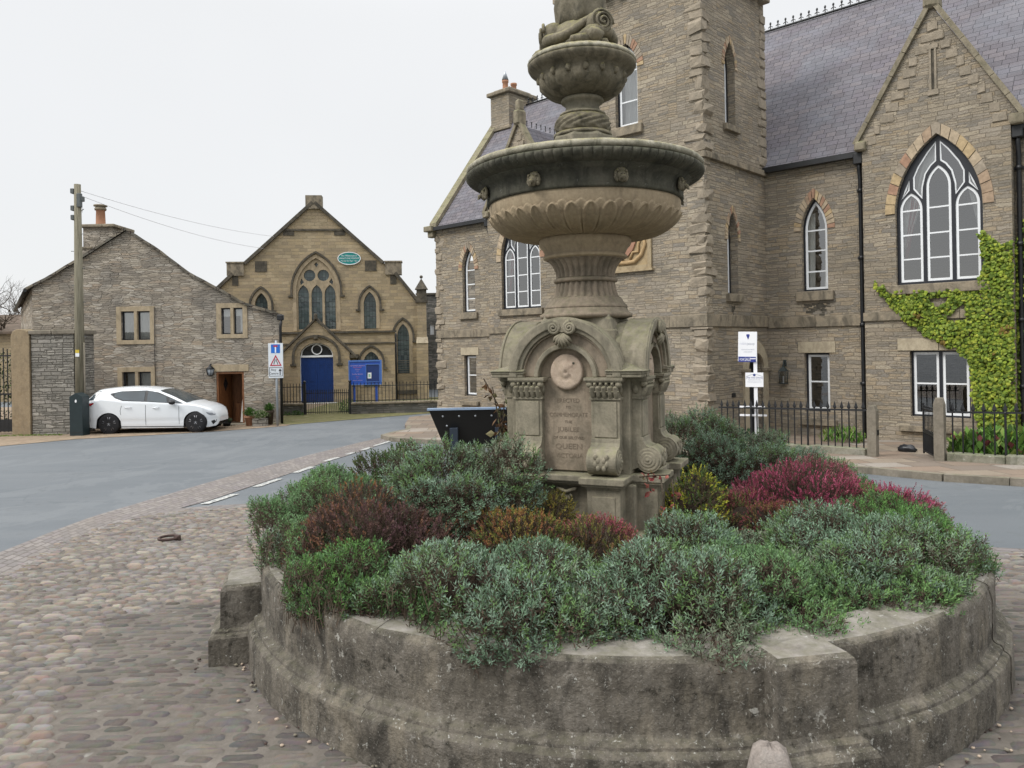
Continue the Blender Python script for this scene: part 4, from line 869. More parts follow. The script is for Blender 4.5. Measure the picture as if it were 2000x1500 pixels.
# lintels, strings, corbels, quoins
for c in (1.26, -11.2, -5.55, 6.95): mb = MB(); mb.lump(c - .46, c + .46, -.025, .1, 1.385, 1.66, 0, .08); mb.build('lintel', m_pale, hall)
for c in (4.08, -8.38):
    for a, b in ((-.85, -.01), (.01, .85)): mb = MB(); mb.lump(c + a, c + b, -.325, -.2, 1.425, 1.70, 0, .08); mb.build('lintel', m_pale, hall)
def string(x0, x1, q, z, h=.27, o=.05, side=False):
    mb = MB(); n = max(1, int((x1 - x0) / .9)); r = random.Random(int(x0 * 10))
    for i in range(n):
        a, b = x0 + (x1 - x0) * i / n, x0 + (x1 - x0) * (i + 1) / n - .008
        if side: mb.lump(q - .02, q + o + r.uniform(0, .012), a, b, z, z + h, 0, .2)
        else: mb.lump(a, b, q - o - r.uniform(0, .012), q + .02, z, z + h, 0, .2)
    mb.build('string_course', m_trim, hall)
string(.0, 2.52, 0, 2.03); string(5.6, 8.65, 0, 2.03); string(-6.82, -4.3, 0, 2.03); string(-12.95, -9.9, 0, 2.03)
string(2.50, 5.52, -.3, 2.12, .2); string(-9.92, -6.80, -.3, 2.12, .2)
string(-3.97, .05, -3.2, 2.06, .28); string(-3.2, -.03, 0, 2.06, .28, side=True)
string(-3.99, .08, -3.2, 5.95, .14, .09); string(-3.2, -.03, 0, 5.95, .14, .09, side=True)
r = random.Random(11)
def quoins(s, q, z0, z1, sx, big=1.0, sd=1):   # corner at (s,q); sx: +1 when the return faces +s
    z = z0; k = 0; mb = MB()
    while z < z1:
        h = r.uniform(.15, .30) * big; a, b = (.40, .24) if k % 2 else (.26, .38); a *= r.uniform(.65, 1.2) * big; b *= r.uniform(.65, 1.2) * big; o = r.choice((.006, .014, .022, .034, .05)) * big
        x0, x1 = (s - a, s + o) if sx > 0 else (s - o, s + a); mb.lump(x0, x1, q - o, q + b, z + .008, min(z + h, z1), 0, .34, .9, r); z += h; k += 1
    mb.build('quoins', m_hallquoin, hall)
for z0, z1 in ((-1.2, 2.05), (2.35, 5.94), (6.1, 10.2)): quoins(0, -3.2, z0, z1, 1, 1.08); quoins(-3.95, -3.2, z0, z1, -1, 1.08)
quoins(-12.95, 0, -1.0, 2.0, -1, 1); quoins(-12.95, 0, 2.32, 6.2, -1, 1)
z = 6.2; mb = MB()
while z < 10:      # rear quoins of the side face of the tower, against the roof
    h = r.uniform(.2, .3); mb.lump(-.3, .03, r.choice((-.2, -.36)), .09, z, z + h - .01, 0, .25, .5, r); z += h
mb.build('quoins', m_hallquoin, hall)
mb = MB()
for i in range(10): x = -3.9 + i * .4; mb.lump(x, x + .2, -3.45, -3.18, 10.4, 10.72, 0, .2)
for i in range(8): y = -3.2 + i * .42; mb.lump(-.02, .25, y, y + .2, 10.4, 10.72, 0, .2)
mb.box(-4.2, .26, -3.46, -3.2, 10.72, 10.96); mb.box(.0, .26, -3.2, .3, 10.72, 10.96); mb.box(-4.2, -3.95, -3.2, .3, 10.72, 10.96); mb.box(-3.95, 0, .06, .3, 10.72, 10.96)
for i in range(4): x = -4.2 + i * 1.23; mb.box(x, x + .75, -3.46, -3.2, 10.963, 11.5)
for i in range(2): y = -2.2 + i * 1.35; mb.box(0, .26, y, y + .75, 10.963, 11.5); mb.box(-4.2, -3.95, y, y + .75, 10.963, 11.5)
mb.build('parapet', m_hallquoin, hall)
# roofs
sl = (RZ - 6.2) / RQ
def slab(mb, a, b, c, d, th=.06): # quad plus thickness
    n = (Vector(b) - Vector(a)).cross(Vector(d) - Vector(a)).normalized() * th; q = [Vector(p) for p in (a, b, c, d)]
    mb.add(q + [p - n for p in q], [(0, 1, 2, 3), (7, 6, 5, 4), (0, 4, 5, 1), (1, 5, 6, 2), (2, 6, 7, 3), (3, 7, 4, 0)])
mb = MB()
for s0, s1 in ((-12.9, -4.3), (-4.3, 0.0), (0.0, 8.8)):
    e_ = .07 if s0 == -4.3 else -.14; slab(mb, (s0, e_, 6.2 + e_ * sl + .10), (s1, e_, 6.2 + e_ * sl + .10), (s1, RQ, RZ + .10), (s0, RQ, RZ + .10))
    slab(mb, (s1, 7.84, 6.1), (s0, 7.84, 6.1), (s0, RQ, RZ + .099), (s1, RQ, RZ + .099))
for c in (4.06, -8.36):
    y1 = (8.98 - 6.3) / sl; zt = 9.02; vb = .06
    for sx in (-1, 1):
        a = (c + sx * 1.58, -.30, 6.38); b = (c, -.30, zt); d = (c, y1 + .25, zt); e = (c + sx * 1.58, vb, 6.38)
        mb.add([a, b, d, e], [(0, 1, 2, 3)])
mb.build('roof', m_slate, hall)
m_cope = stone('mossy_coping', [(.20, .175, .13), (.28, .245, .18), (.34, .30, .22)], 1.6, (.08, .08, .05), .5, .1, .8, (.16, .18, .06), .012)
for c in (4.06, -8.36):      # coping, kneelers, apex stones
    mb = MB()
    for sx in (-1, 1):
        n = 6
        for i in range(n):
            t0, t1 = i / n, (i + 1) / n - .004; A = Vector((c + sx * 1.66, 0, 6.28)); B = Vector((c + sx * .02, 0, 9.10)); p, q = A.lerp(B, t0), A.lerp(B, t1); nn = Vector((sx * .86, 0, .5)) * .05; vs = []
            for pp in (p, q):
                for y in (-.385, -.14): vs += [Vector((pp.x, y, pp.z)) + nn * 1.6, Vector((pp.x, y, pp.z)) - nn * .5]
            mb.add(vs, [(0, 1, 3, 2), (4, 6, 7, 5), (0, 2, 6, 4), (1, 5, 7, 3), (0, 4, 5, 1), (2, 3, 7, 6)])
        mb.lump(c + sx * 1.56 - .13, c + sx * 1.56 + .13, -.42, -.1, 6.12, 6.34, 0, .3, .4)
    mb.lump(c - .15, c + .15, -.43, -.05, 9.0, 9.5, 0, .35, .4); mb.lump(c - .09, c + .09, -.36, -.12, 9.5, 9.85, 0, .35, .4); mb.build('coping', m_cope, hall)
mb = MB()
for i in range(14):   # verge of the far end
    t0, t1 = i / 14, (i + 1) / 14 - .003; A = Vector((-12.95, -.15, 6.16)); B = Vector((-12.95, RQ, RZ + .1)); p, q = A.lerp(B, t0), A.lerp(B, t1); vs = []
    for pp in (p, q):
        for dx in (-.15, .22): vs += [(pp.x + dx, pp.y, pp.z + .17), (pp.x + dx, pp.y, pp.z - .03)]
    mb.add(vs, [(0, 1, 3, 2), (4, 6, 7, 5), (0, 2, 6, 4), (1, 5, 7, 3), (0, 4, 5, 1), (2, 3, 7, 6)])
mb.lump(-13.3, -12.85, -.3, .1, 6.02, 6.22, 0, .2); mb.lump(-13.2, -12.9, -.2, .06, 5.8, 6.02, 0, .3)
mb.build('coping', m_cope, hall)
r = random.Random(4)
for c in (4.06, -8.36):      # toothed stones under the gable slopes, arrow slit surround
    mb = MB()
    for sx in (-1, 1):
        for i in range(11):
            t_ = (i + .6) / 11.5; x = c + sx * (1.48 * (1 - t_)); z = 6.3 + 2.62 * t_; wd = r.uniform(.14, .34)
            mb.lump(*sorted((x - sx * wd, x - sx * .015)), -.318 - r.uniform(0, .015), -.25, z - .21, z - .02, 0, .35, .9, r)
    for a, b, z0, z1 in ((-.075, -.03, 7.2, 8.1), (.03, .075, 7.2, 8.1), (-.11, .11, 8.1, 8.2), (-.11, .11, 7.08, 7.2)): mb.lump(c + a, c + b, -.335, -.25, z0, z1, 0, .1)
    mb.build('gable_stones', m_hallquoin, hall); mb = MB(); mb.box(c - .028, c + .028, -.304, -.28, 7.2, 8.1); mb.build('arrow_slit', m_soot, hall)
r = random.Random(8)      # iron cresting
for s0, s1, q, zz in ((-11.7, 8.7, RQ, RZ + .12),):
    mb = MB()
    mb.tube([(s0, q, zz + .02), (s1, q, zz + .02)], .035, 6); n = int((s1 - s0) / .24)
    for i in range(n):
        x = s0 + (i + .5) * (s1 - s0) / n
        if r.random() < .06: continue
        mb.box(x - .012, x + .012, q - .012, q + .012, zz, zz + .20); mb.sphere((x, q, zz + .22), .035, 6, 0, (1, .6, 1.5))
        mb.bar([(x - .07, zz + .10), (x, zz + .15), (x + .07, zz + .10)], .022, FQ(q), -.01, .01)
    mb.build('ridge_cresting', m_black, hall)
mb = MB()
for i in range(9): y = .1 + i * .24; mb.box(-8.37, -8.35, y, y + .02, 9.05, 9.2); mb.sphere((-8.36, y + .01, 9.22), .03, 5)
mb.build('ridge_cresting', m_black, hall)
for x0, x1, q in ((0.02, 2.5, 0), (5.62, 8.7, 0), (-6.8, -4.3, 0), (-12.8, -9.92, 0)):
    mb = MB(); mb.box(x0, x1, q - .24, q - .08, 6.03, 6.16); mb.build('gutter', m_black, hall)
def pipe(s, q, bend=0):
    m = MB(); m.tube([(s, q - .17, 6.08), (s, q - .16, 5.75), (s, q - .09, 5.5), (s, q - .09, .55), (s + bend, q - .09, .25), (s + bend, q - .09, -1.1)], .048, 10); m.lump(s - .11, s + .11, q - .26, q - .04, 5.85, 6.12, 0, .2)
    for z in (5.2, 3.6, 2.0, .6): m.tube([(s, q - .09, z), (s, q - .09, z + .09)], .065, 10); m.box(s - .1, s + .1, q - .05, q + .01, z + .02, z + .07)
    return m.build('downpipe', m_black, hall)
pipe(2.40, 0); pipe(5.60, 0); pipe(-10.02, 0); pipe(-6.7, 0)
# chimney at the far gable
ch = MB(); ch.box(-12.95, -11.95, 3.1, 4.6, 10.0, 11.75); ch = ch.build('chimney', m_hall, hall)
mb = MB(); mb.lump(-13.08, -11.82, 2.97, 4.73, 11.75, 11.9, 0, .3); mb.lump(-12.9, -12.0, 3.2, 4.5, 11.9, 12.02, 0, .4); mb.lump(-13.05, -11.85, 3.0, 4.7, 10.3, 10.42, 0, .3); mb.build('chimney_cap', m_trim, ch)
for i, y in enumerate((3.45, 3.95)):
    m = MB(); m.lathe([(.13, 12.0), (.115, 12.1), (.11, 12.3), (.135, 12.33), (.135, 12.4), (.1, 12.41)], 14, (-12.45, y)); m.build('chimney_pot', m_redpole, ch)
m = MB(); m.lathe([(.14, 12.42), (.02, 12.78), (.001, 12.8)], 14, (-12.45, 3.45)); m.build('chimney_cowl', plain('grey_metal', (.35, .37, .4), .4, .5, .6), ch)
# carved plaque
pq = MB(); a, b = FQ(-3.2), None
pq.ring(rect(-2.87, -1.43, 3.52, 5.0), rect(-2.77, -1.53, 3.62, 4.9), a, -.06, .05); pq.box(-2.92, -1.38, -3.30, -3.2, 3.47, 3.52)
plq = pq.build('plaque', stone('plaque_stone', [(.36, .28, .17), (.42, .34, .22), (.38, .30, .19)], 2, (.12, .08, .05), .4, bump=.004), hall)
pq = MB(); pq.box(-2.77, -1.53, -3.225, -3.19, 3.62, 4.9); pq.build('plaque_ground', stone('plaque_ochre', [(.40, .30, .17), (.46, .36, .22)], 2, (.2, .14, .08), .35, bump=.004), plq)
pq = MB(); pq.prism([(-2.42, 4.86), (-1.86, 4.86), (-1.84, 4.25), (-1.96, 4.0), (-2.14, 3.84), (-2.32, 4.0), (-2.44, 4.25)], a, -.07, -.02); pq.build('plaque_shield', plain('red_sandstone_shield', (.34, .19, .13), .9, .2, bump=.004), plq)
pq = MB()
for sx in (-1, 1):
    c = -2.15
    pq.tube([(c, -3.25, 3.70), (c + sx * .25, -3.25, 3.72), (c + sx * .45, -3.25, 3.88), (c + sx * .55, -3.25, 4.12), (c + sx * .5, -3.25, 4.3)], [.05, .055, .05, .04, .03], 8)
    pq.tube([(c + sx * .1, -3.25, 3.78), (c + sx * .2, -3.26, 3.95), (c + sx * .36, -3.26, 3.95), (c + sx * .36, -3.25, 4.15), (c + sx * .45, -3.25, 4.35)], .03, 8)
    pq.sphere((c + sx * .42, -3.24, 4.42), .10, 12, 1, (1, .4, 1))
pq.build('plaque_carving', [plain('ochre_carved_stone', (.40, .28, .15), .9, .2, bump=.004), m_pale], plq)
# tower door (side face) and front entrance
dm = MB(); dm.plate(SD, [inset(SD, .01)], FS(0), .30, .02); d_ = MB(); d_.prism(inset(SD, .02), FS(0), .24, .30); dr = d_.build('door', plain('dark_entrance_door', (.018, .02, .024), .5), hall)
sm = MB(); o = lancet(-.78, 1.34, -1.3, .98, 1.72, 12); i_ = lancet(-.78, .86, -1.3, .98, 1.40, 12); sm.ring(o, i_, FS(0), -.05, .05); sm.build('door_surround', m_pale, dr)
sm = MB(); sm.lump(-.02, .10, -1.55, -1.2, .93, 1.02); sm.lump(-.02, .10, -.37, -.04, .93, 1.02); sm.build('impost', m_trim, dr)
d_ = MB(); d_.prism(inset(lancet(-2.15, 1.0, -.95, .7, 1.35), .01), FQ(-3.2), .2, .26); d_.build('door', m_frame, hall)
sm = MB(); sm.box(.0, .02, -2.05, -1.88, .36, .46); sm.build('name_plate', m_black, hall)
r = random.Random(31); mb = MB()
for i in range(46):      # soot patches below the sills
    c, z = (1.28, 2.6) if i < 34 else (-1.87, 2.6); x = c + r.gauss(0, .16 if i < 34 else .07); zz = z - abs(r.gauss(0, .13)); w2, h2 = r.uniform(.03, .10), r.uniform(.015, .04)
    if i < 34: mb.add([(x - w2, -.003 - i * 2e-5, zz - h2 * .6), (x + w2 * .9, -.003 - i * 2e-5, zz - h2), (x + w2, -.003 - i * 2e-5, zz + h2 * .7), (x - w2 * .8, -.003 - i * 2e-5, zz + h2)], [(0, 1, 2, 3)])
    else: mb.add([(.003 + i * 2e-5, x - w2 * .6, zz - h2), (.003 + i * 2e-5, x + w2 * .6, zz - h2), (.003 + i * 2e-5, x + w2 * .5, zz + h2), (.003 + i * 2e-5, x - w2 * .6, zz + h2)], [(0, 1, 2, 3)])
tag(mb.build('soot_stain', m_soot, hall), kind='stuff')
t = thing('wall_lantern', 'glazed black lantern on the hall wall beside the arched tower door', 'lantern', (*hw(.45, -.13), .62), HA)
m = MB()
for x in (-.12, .12):
    for y in (-.12, .12): m.tube([(x * .8, y * .8, 0), (x, y, .42)], .012, 6)
m.box(-.12, .12, -.12, .12, -.03, .0); m.lathe([(.19, .42), (.17, .44), (.08, .55), (.04, .58), (.05, .62), (.01, .66)], 4, a0=R(45), smooth=False); m.tube([(0, 0, .60), (0, .02, .75), (0, .16, .72)], .02, 6); m.box(-.05, .05, .13, .165, .6, .82)
m.xform(Matrix.Scale(.72, 4)); m.build('lantern_frame', plain('verdigris_iron', (.035, .045, .045), .5, .4), t)
m = MB(); m.box(-.10, .10, -.10, .10, .01, .40); m.xform(Matrix.Scale(.72, 4)); m.build('lantern_glass', m_glass, t); m = MB(); m.tube([(0, 0, 0), (0, 0, .18)], .02, 8); m.build('candle_tube', m_white, t)

# ---- railings in front of the hall
def zg(s, q): x, y = hw(s, q); return g(x, y) + .11
def railing(s0, s1, q, label, dl):
    x, y = hw((s0 + s1) / 2, q); z = zg((s0 + s1) / 2, q) - .11
    t = thing('iron_railing', label, 'railing', (x, y, z), HA, 'spearhead railings in front of the hall'); L = (s1 - s0) / 2; zb = lambda u: zg((s0 + s1) / 2 + u, q) - z + .04
    m = MB(); n = int(2 * L / .9)
    for i in range(n): a, b = -L + 2 * L * i / n, -L + 2 * L * (i + 1) / n - .01; m.lump(a, b, -.11, .11, zb(a) - .3, zb((a + b) / 2) + .10, 0, .12, .3)
    m.build('stone_kerb', stone('mossy_kerb_' + str(dl), [(.16, .155, .11), (.26, .25, .2), (.32, .31, .27)], 1.5, (.07, .08, .05), .7, .5, .5, (.13, .15, .06), .01), t)
    m = MB(); m.bar([(-L, zb(-L) + .83), (L, zb(L) + .83)], .034, XZ(), -.016, .016); m.build('top_rail', m_black, t)
    n = int(2 * L / dl)
    for i in range(n):
        u = -L + (i + .5) * 2 * L / n; z0 = zb(u) + .08; m = MB(); big = i % 9 == 5
        m.tube([(u, 0, z0), (u, 0, z0 + .80)], .02 if big else .0135, 6); a = z0 + .80
        m.add([(u - .038, 0, a), (u, -.018, a), (u + .038, 0, a), (u, .018, a), (u, 0, a + .13), (u, 0, a - .05)], [(0, 1, 4), (1, 2, 4), (2, 3, 4), (3, 0, 4), (0, 5, 1), (1, 5, 2), (2, 5, 3), (3, 5, 0)])
        if big: m.sphere((u, 0, a - .05), .03, 6)
        m.build('railing_bar', m_black, t, fix=False)
    return t
railing(.48, 3.62, -3.6, 'black spearhead railing on a low kerb in front of the tower door', .135)
railing(5.06, 9.6, -3.78, 'black spearhead railing on a mossy kerb in front of the ivy', .16)
for s_, q, h, lab in ((3.78, -3.78, 1.02, 'short square stone gatepost at the left side of the hall gate'), (4.95, -3.85, 1.18, 'taller tapered stone gatepost with a pointed top at the right side of the hall gate')):
    x, y = hw(s_, q); z = g(x, y); t = thing('stone_gatepost', lab, 'gatepost', (x, y, z), HA, 'stone gateposts of the hall'); m = MB(); k = .085
    P_ = [(-k, -.1), (k, -.1), (k, h * .9), (k * .6, h), (-k * .6, h), (-k, h * .9)]; m.prism([(a, b + (.06 if b > .5 else 0)) for a, b in P_], XZ(-.085), 0, .17); m.build('post', m_kerb, t, bevel=.012)
    if h < 1.1: m = MB(); m.box(.085, .11, -.02, .02, .52, .62); m.build('latch', m_black, t)
x, y = hw(4.86, -3.8); t = thing('iron_gate', 'black iron gate standing half open beside the tapered gatepost', 'gate', (x, y, g(x, y) + .1), HA + R(118), None)
m = MB()
for z in (.06, .42, .46, .86): m.box(0, .82, -.012, .012, z, z + .028)
m.box(0, .03, -.014, .014, .02, .98); m.box(.79, .82, -.014, .014, .02, .98); m.build('gate_frame', m_black, t)
m = MB()
for i in range(16):
    u = .05 + i * .048; m.box(u - .006, u + .006, -.006, .006, .06, .44 if i % 2 else .92)
    if not i % 2: m.sphere((u, 0, .93), .014, 5, 0, (1, 1, 1.8))
m.build('gate_bars', m_black, t)
# ---- estate agent board
cx, cy = .3255 * 16.6 - .19, 16.6
t = thing('for_sale_board', 'white estate agent for sale board on a tall white post inside the railing', 'sign', (cx, cy, g(cx, cy)), R(-22)); z0 = g(cx, cy)
wv = plain('white_sign_board', (.78, .79, .82), .5, .3, var=.03); navy = plain('navy_print', (.03, .045, .22), .6); grey_p = plain('grey_print', (.38, .41, .48), .7)
m = MB(); m.box(.0, .075, -.03, .03, 0, 2.55); m.build('post', wv, t, bevel=.004)
pn = MB(); pn.box(-.37, .02, -.055, -.035, 1.98, 2.62); pn.xform(Matrix.Rotation(R(1.5), 4, 'Y')); pn = pn.build('upper_board', wv, t)
m = MB(); m.box(-.36, .0, -.06, -.0549, 1.965, 2.08); m.xform(Matrix.Rotation(R(1.5), 4, 'Y')); m.build('blue_band', navy, pn)
X0 = .0
txt('FOR', .07, pn, TM(-.235, -.0605, 2.022, .7), wv, 'lettering', .001); txt('SALE', .10, pn, TM(-.115, -.0605, 2.022, .62), wv, 'lettering', .001)
m = MB(); m.box(-.06, .05, -.061, -.0601, 2.03, 2.05); m.build('small_print', wv, pn)
m = MB(); c = (-.10, 2.52); m.prism([(c[0] - .03, c[1] + .05), (c[0] + .03, c[1] + .05), (c[0] + .035, c[1] + .02), (c[0], c[1] - .07), (c[0] - .035, c[1] + .02)], XZ(), -.058, -.054); m.build('crest_emblem', navy, pn)
txt('robin', .085, pn, TM(-.205, -.056, 2.37, .8), plain('pale_print', (.55, .57, .66), .7), 'lettering', .001); txt('jessop', .085, pn, TM(-.045, -.056, 2.365, .75), grey_p, 'lettering', .001)
txt('chartered surveyors', .034, pn, TM(-.11, -.056, 2.24), grey_p, 'lettering', .001); txt('estate agents', .034, pn, TM(-.11, -.056, 2.19), grey_p, 'lettering', .001)
pn = MB(); pn.box(-.17, .20, -.056, -.034, 1.43, 1.74); pn = pn.build('lower_board', wv, t)
m = MB(); m.bar([(-.15, 1.60), (-.15, 1.66), (.015, 1.715), (.18, 1.66), (.18, 1.60)], .008, XZ(), -.059, -.055); m.build('border_line', grey_p, pn); m = MB(); m.sphere((.015, -.056, 1.69), .03, 8, 0, (1, .1, 1)); m.build('emblem', navy, pn)
for i, (b_, s_) in enumerate((('The Old School', .05), ('Apartments for sale', .032), ('viewing by appointment', .03))): txt(b_, s_, pn, TM(.015, -.057, 1.63 - i * .045), navy if i == 0 else grey_p, 'lettering', .001)
m = MB(); m.box(-.30, .22, -.06, -.031, .985, 1.02); m.box(-.30, .26, -.06, -.031, .80, .84); m.build('cross_rail', wv, t)
# ---- garden plants behind the railings
def tuft(name, label, s, q, wdt, dep, h, cols, n, blade=(.22, .03), seed=0):
    x, y = hw(s, q); t = thing(name, label, 'plant', (x, y, g(x, y) + .1), HA); r = random.Random(seed); V = []; F = []; C_ = []
    for i in range(n):
        bx, by = r.uniform(-wdt, wdt), r.uniform(-dep, dep); a = r.uniform(0, 6.28); ln = blade[0] * r.uniform(.6, 1.3); tl = r.uniform(.15, .9); d = Vector((math.cos(a) * tl, math.sin(a) * tl, 1)).normalized(); sd_ = Vector((-math.sin(a), math.cos(a), 0)) * blade[1] * r.uniform(.6, 1.2)
        hz = r.uniform(0, h) * (1 - .4 * (abs(bx) / wdt) ** 2); p = Vector((bx, by, max(0, hz - ln * .5))); o = len(V); c = r.choice(cols); k = r.uniform(.7, 1.3)
        V += [p, p + d * ln * .5 + sd_, p + d * ln + Vector((0, 0, -ln * .15)), p + d * ln * .5 - sd_]; F.append((o, o + 1, o + 2, o + 3)); C_ += [(*[q_ * k for q_ in c], 1)] * 4
    me = bpy.data.meshes.new('leaves'); me.from_pydata(V, [], F); me.color_attributes.new('tint', 'FLOAT_COLOR', 'POINT').data.foreach_set('color', np.array(C_, dtype=np.float32).ravel()); me.materials.append(m_leaf)
    o = bpy.data.objects.new('leaves', me); COL.objects.link(o); o.parent = t; return t
G1 = [(.08, .17, .03), (.12, .24, .05), (.06, .12, .03), (.16, .28, .06), (.20, .27, .07)]
tuft('bergenia_bed', 'broad leaved green plants with reddish patches growing behind the right railing', 6.7, -2.9, 1.75, .5, .62, G1 + G1 + [(.16, .05, .05)], 1500, (.26, .055), 1)
tuft('low_plant', 'low green plant between the left railing and the sash window', 2.3, -1.2, .45, .3, .38, G1, 260, (.22, .02), 2)
tuft('potted_shrub', 'small dark green shrub at the foot of the for sale board', .75, -2.9, .2, .2, .38, [(.03, .06, .03), (.05, .09, .04)], 260, (.12, .02), 3)
x, y = hw(4.05, -2.6); t = thing('black_sack', 'crumpled black sack lying at the foot of the hall wall by the gate', 'sack', (x, y, g(x, y) + .11), HA)
m = MB(); m.sphere((0, 0, .06), .11, 14, 0, (1.6, .8, .75), .7, 2); m.build('sack', plain('black_polythene', (.012, .013, .016), .35, .5), t)
# ---- climber on the gabled bay
def climber():
    t = thing('virginia_creeper', 'bright green creeper climbing the right gabled bay of the hall round its lower windows', 'climbing plant', (*hw(5.2, -.4), -.4), HA); r = random.Random(12)
    OUT = [(2.72, 3.06), (3.12, 2.78), (3.66, 2.74), (4.28, 2.72), (4.86, 2.86), (4.98, 3.21), (4.93, 3.95), (5.21, 3.7), (5.34, 3.6), (5.53, 3.7), (5.62, 4.1), (6.4, 4.5), (8.6, 4.8), (8.6, -.6), (5.06, -.6), (4.72, .05), (4.70, 1.1), (4.42, 1.43), (4.26, 1.5), (3.85, 1.78), (3.54, 1.96), (3.33, 2.2), (3.05, 2.6), (2.85, 2.78)]
    H1 = [(4.20, 2.06), (4.62, 2.5), (4.64, 2.06)]; H2 = [(3.86, 2.60), (4.10, 2.33), (4.30, 2.60)]; V = []; F = []; C_ = []; n = 0
    pal = [(.21, .28, .035), (.27, .34, .045), (.14, .21, .03), (.33, .37, .055), (.09, .14, .025), (.24, .31, .06), (.12, .18, .03)]
    while n < 17000:
        x, z = r.uniform(2.7, 8.6), r.uniform(-.6, 4.8)
        if x > 6.3 and r.random() < .6: continue
        e = .09 * noise.noise(Vector((x * 6, z * 6, 0)))
        if not point_in(OUT, x + e, z + e) or point_in(H1, x, z) or point_in(H2, x, z) or abs(x - 5.62) < .05: continue
        if noise.noise(Vector((x * 2.6, z * 2.6, 4))) < -.5 and r.random() < .6: continue
        q0 = -.3 if x < 5.5 else 0; th = .05 + .13 * max(0, noise.noise(Vector((x * 1.8, z * 1.8, 7))) + .4); dp = r.random(); q = q0 - .02 - th * dp
        s_ = r.uniform(.026, .048); nrm = Vector((r.gauss(0, .45), -1, r.gauss(.35, .4))).normalized(); u = nrm.cross(Vector((0, 0, 1))).normalized(); v = u.cross(nrm) * -1
        a = r.gauss(0, .5); u, v = u * math.cos(a) + v * math.sin(a), v * math.cos(a) - u * math.sin(a); p = Vector((x - 5.2, q + .4, z + .4)); o = len(V); c = r.choice(pal); k = (.55 + .6 * dp) * r.uniform(.8, 1.2)
        k = r.uniform(.75, 1.25)
        if noise.noise(Vector((x * 3, z * 3, 2))) > .45 and r.random() < .5: c = (.20, .14, .04)
        V += [p + v * s_ * .9, p + u * s_ + v * s_ * .2, p + u * s_ * .5 - v * s_, p - u * s_ * .5 - v * s_, p - u * s_ + v * s_ * .2, p - nrm * -.012]; F += [(o, o + 1, o + 5), (o + 1, o + 2, o + 5), (o + 2, o + 3, o + 5), (o + 3, o + 4, o + 5), (o + 4, o, o + 5)]
        C_ += [(*[q_ * k for q_ in c], 1)] * 6; n += 1
    me = bpy.data.meshes.new('leaves'); me.from_pydata(V, [], F); me.color_attributes.new('tint', 'FLOAT_COLOR', 'POINT').data.foreach_set('color', np.array(C_, dtype=np.float32).ravel()); me.materials.append(m_leaf)
    o = bpy.data.objects.new('leaves', me); COL.objects.link(o); o.parent = t
    m = MB()
    for i in range(9):
        x = .2 + i * .32; pts = [(x, .06 if x < .4 else .34, -.6)]
        for j in range(8): pts.append((pts[-1][0] + r.uniform(-.16, .12), .07 if pts[-1][0] < .4 else .36, pts[-1][2] + .5))
        m.tube(pts, [.018 - .0018 * j for j in range(9)], 5)
    m.build('stems', m_bark, t)
climber()
# ================================================================ cottage
ct = thing('stone_cottage', 'old rubble stone cottage with mullioned windows and an open wooden door', 'house', (-13, 27.5, 0)); f = XZ()
W1, W2, W3, D1 = rect(-.97, .06, 2.14, 3.17), rect(2.61, 3.38, 2.29, 3.23), rect(-.96, .06, -.02, 1.0), rect(2.39, 3.38, -.93, .94)
OUT = [(-4.2, -2), (4.66, -2), (4.68, 2.9), (3.51, 3.33), (2.77, 3.75), (1.55, 4.45), (.34, 5.36), (-.71, 6.08), (-2.55, 4.95), (-4.15, 4.1)]
m = MB(); m.plate(OUT, [W1, W2, W3, D1], f, 0, .22); m.add([(-4.2, 0, -2), (-4.15, 0, 4.1), (-7.5, 4.6, 3.6), (-7.5, 4.6, -2)], [(0, 1, 2, 3)]); m.add([(4.66, 0, -2), (1.3, 9.6, -2), (1.3, 9.6, 2.6), (4.68, 0, 2.9)], [(0, 1, 2, 3)])
m.add([(-7.5, 4.6, -2), (-7.5, 9.5, -2), (-7.5, 9.5, 3.6), (-7.5, 4.6, 3.6)], [(0, 1, 2, 3)]); m.add([(-9.8, 9.6, -2), (1.3, 9.6, -2), (1.3, 9.6, 2.6), (-5.9, 9.6, 6.0), (-9.8, 9.6, 3.6)], [(0, 1, 2, 3, 4)]); m.add([(-6.5, .5, 1.5), (4.2, .5, 1.5), (1.2, 9.5, 1.5), (-8.5, 9.5, 1.5)], [(0, 1, 2, 3)]); m.build('wall', m_house, ct)
m = MB(); VF = [(-4.35, 4.04), (-2.55, 5.03), (-.71, 6.17), (.34, 5.45), (1.55, 4.54), (2.77, 3.84), (3.51, 3.42), (4.85, 2.95)]
r = random.Random(2); VF2 = []
for i in range(len(VF) - 1):
    for j in range(5): t_ = j / 5; VF2.append((VF[i][0] + (VF[i + 1][0] - VF[i][0]) * t_, VF[i][1] + (VF[i + 1][1] - VF[i][1]) * t_ + r.uniform(-.018, .018)))
VF2.append(VF[-1]); n = len(VF2)
vs = [(x, -.12 + r.uniform(-.03, .03), z) for x, z in VF2] + [((x - 13.3) * 1.36 + 13 if i > 9 else x - 3.3 - 2 * i / 10, 9.6 if i > 9 else 4.6 + 5 * i / 10, z - (.45 * (1 - i / 10) if i < 10 else .1)) for i, (x, z) in enumerate(VF2)] + [(x, -.11, z - .10) for x, z in VF2]
m.add(vs, [[i, i + 1, n + i + 1, n + i] for i in range(n - 1)] + [[i, i + 1, 2 * n + i + 1, 2 * n + i] for i in range(n - 1)])
m.build('roof', m_slab, ct)
m = MB(); m.tube([(-4.3, -.16, 3.98), (-7.7, 4.5, 3.52)], .06, 8); m.build('gutter', m_black, ct)
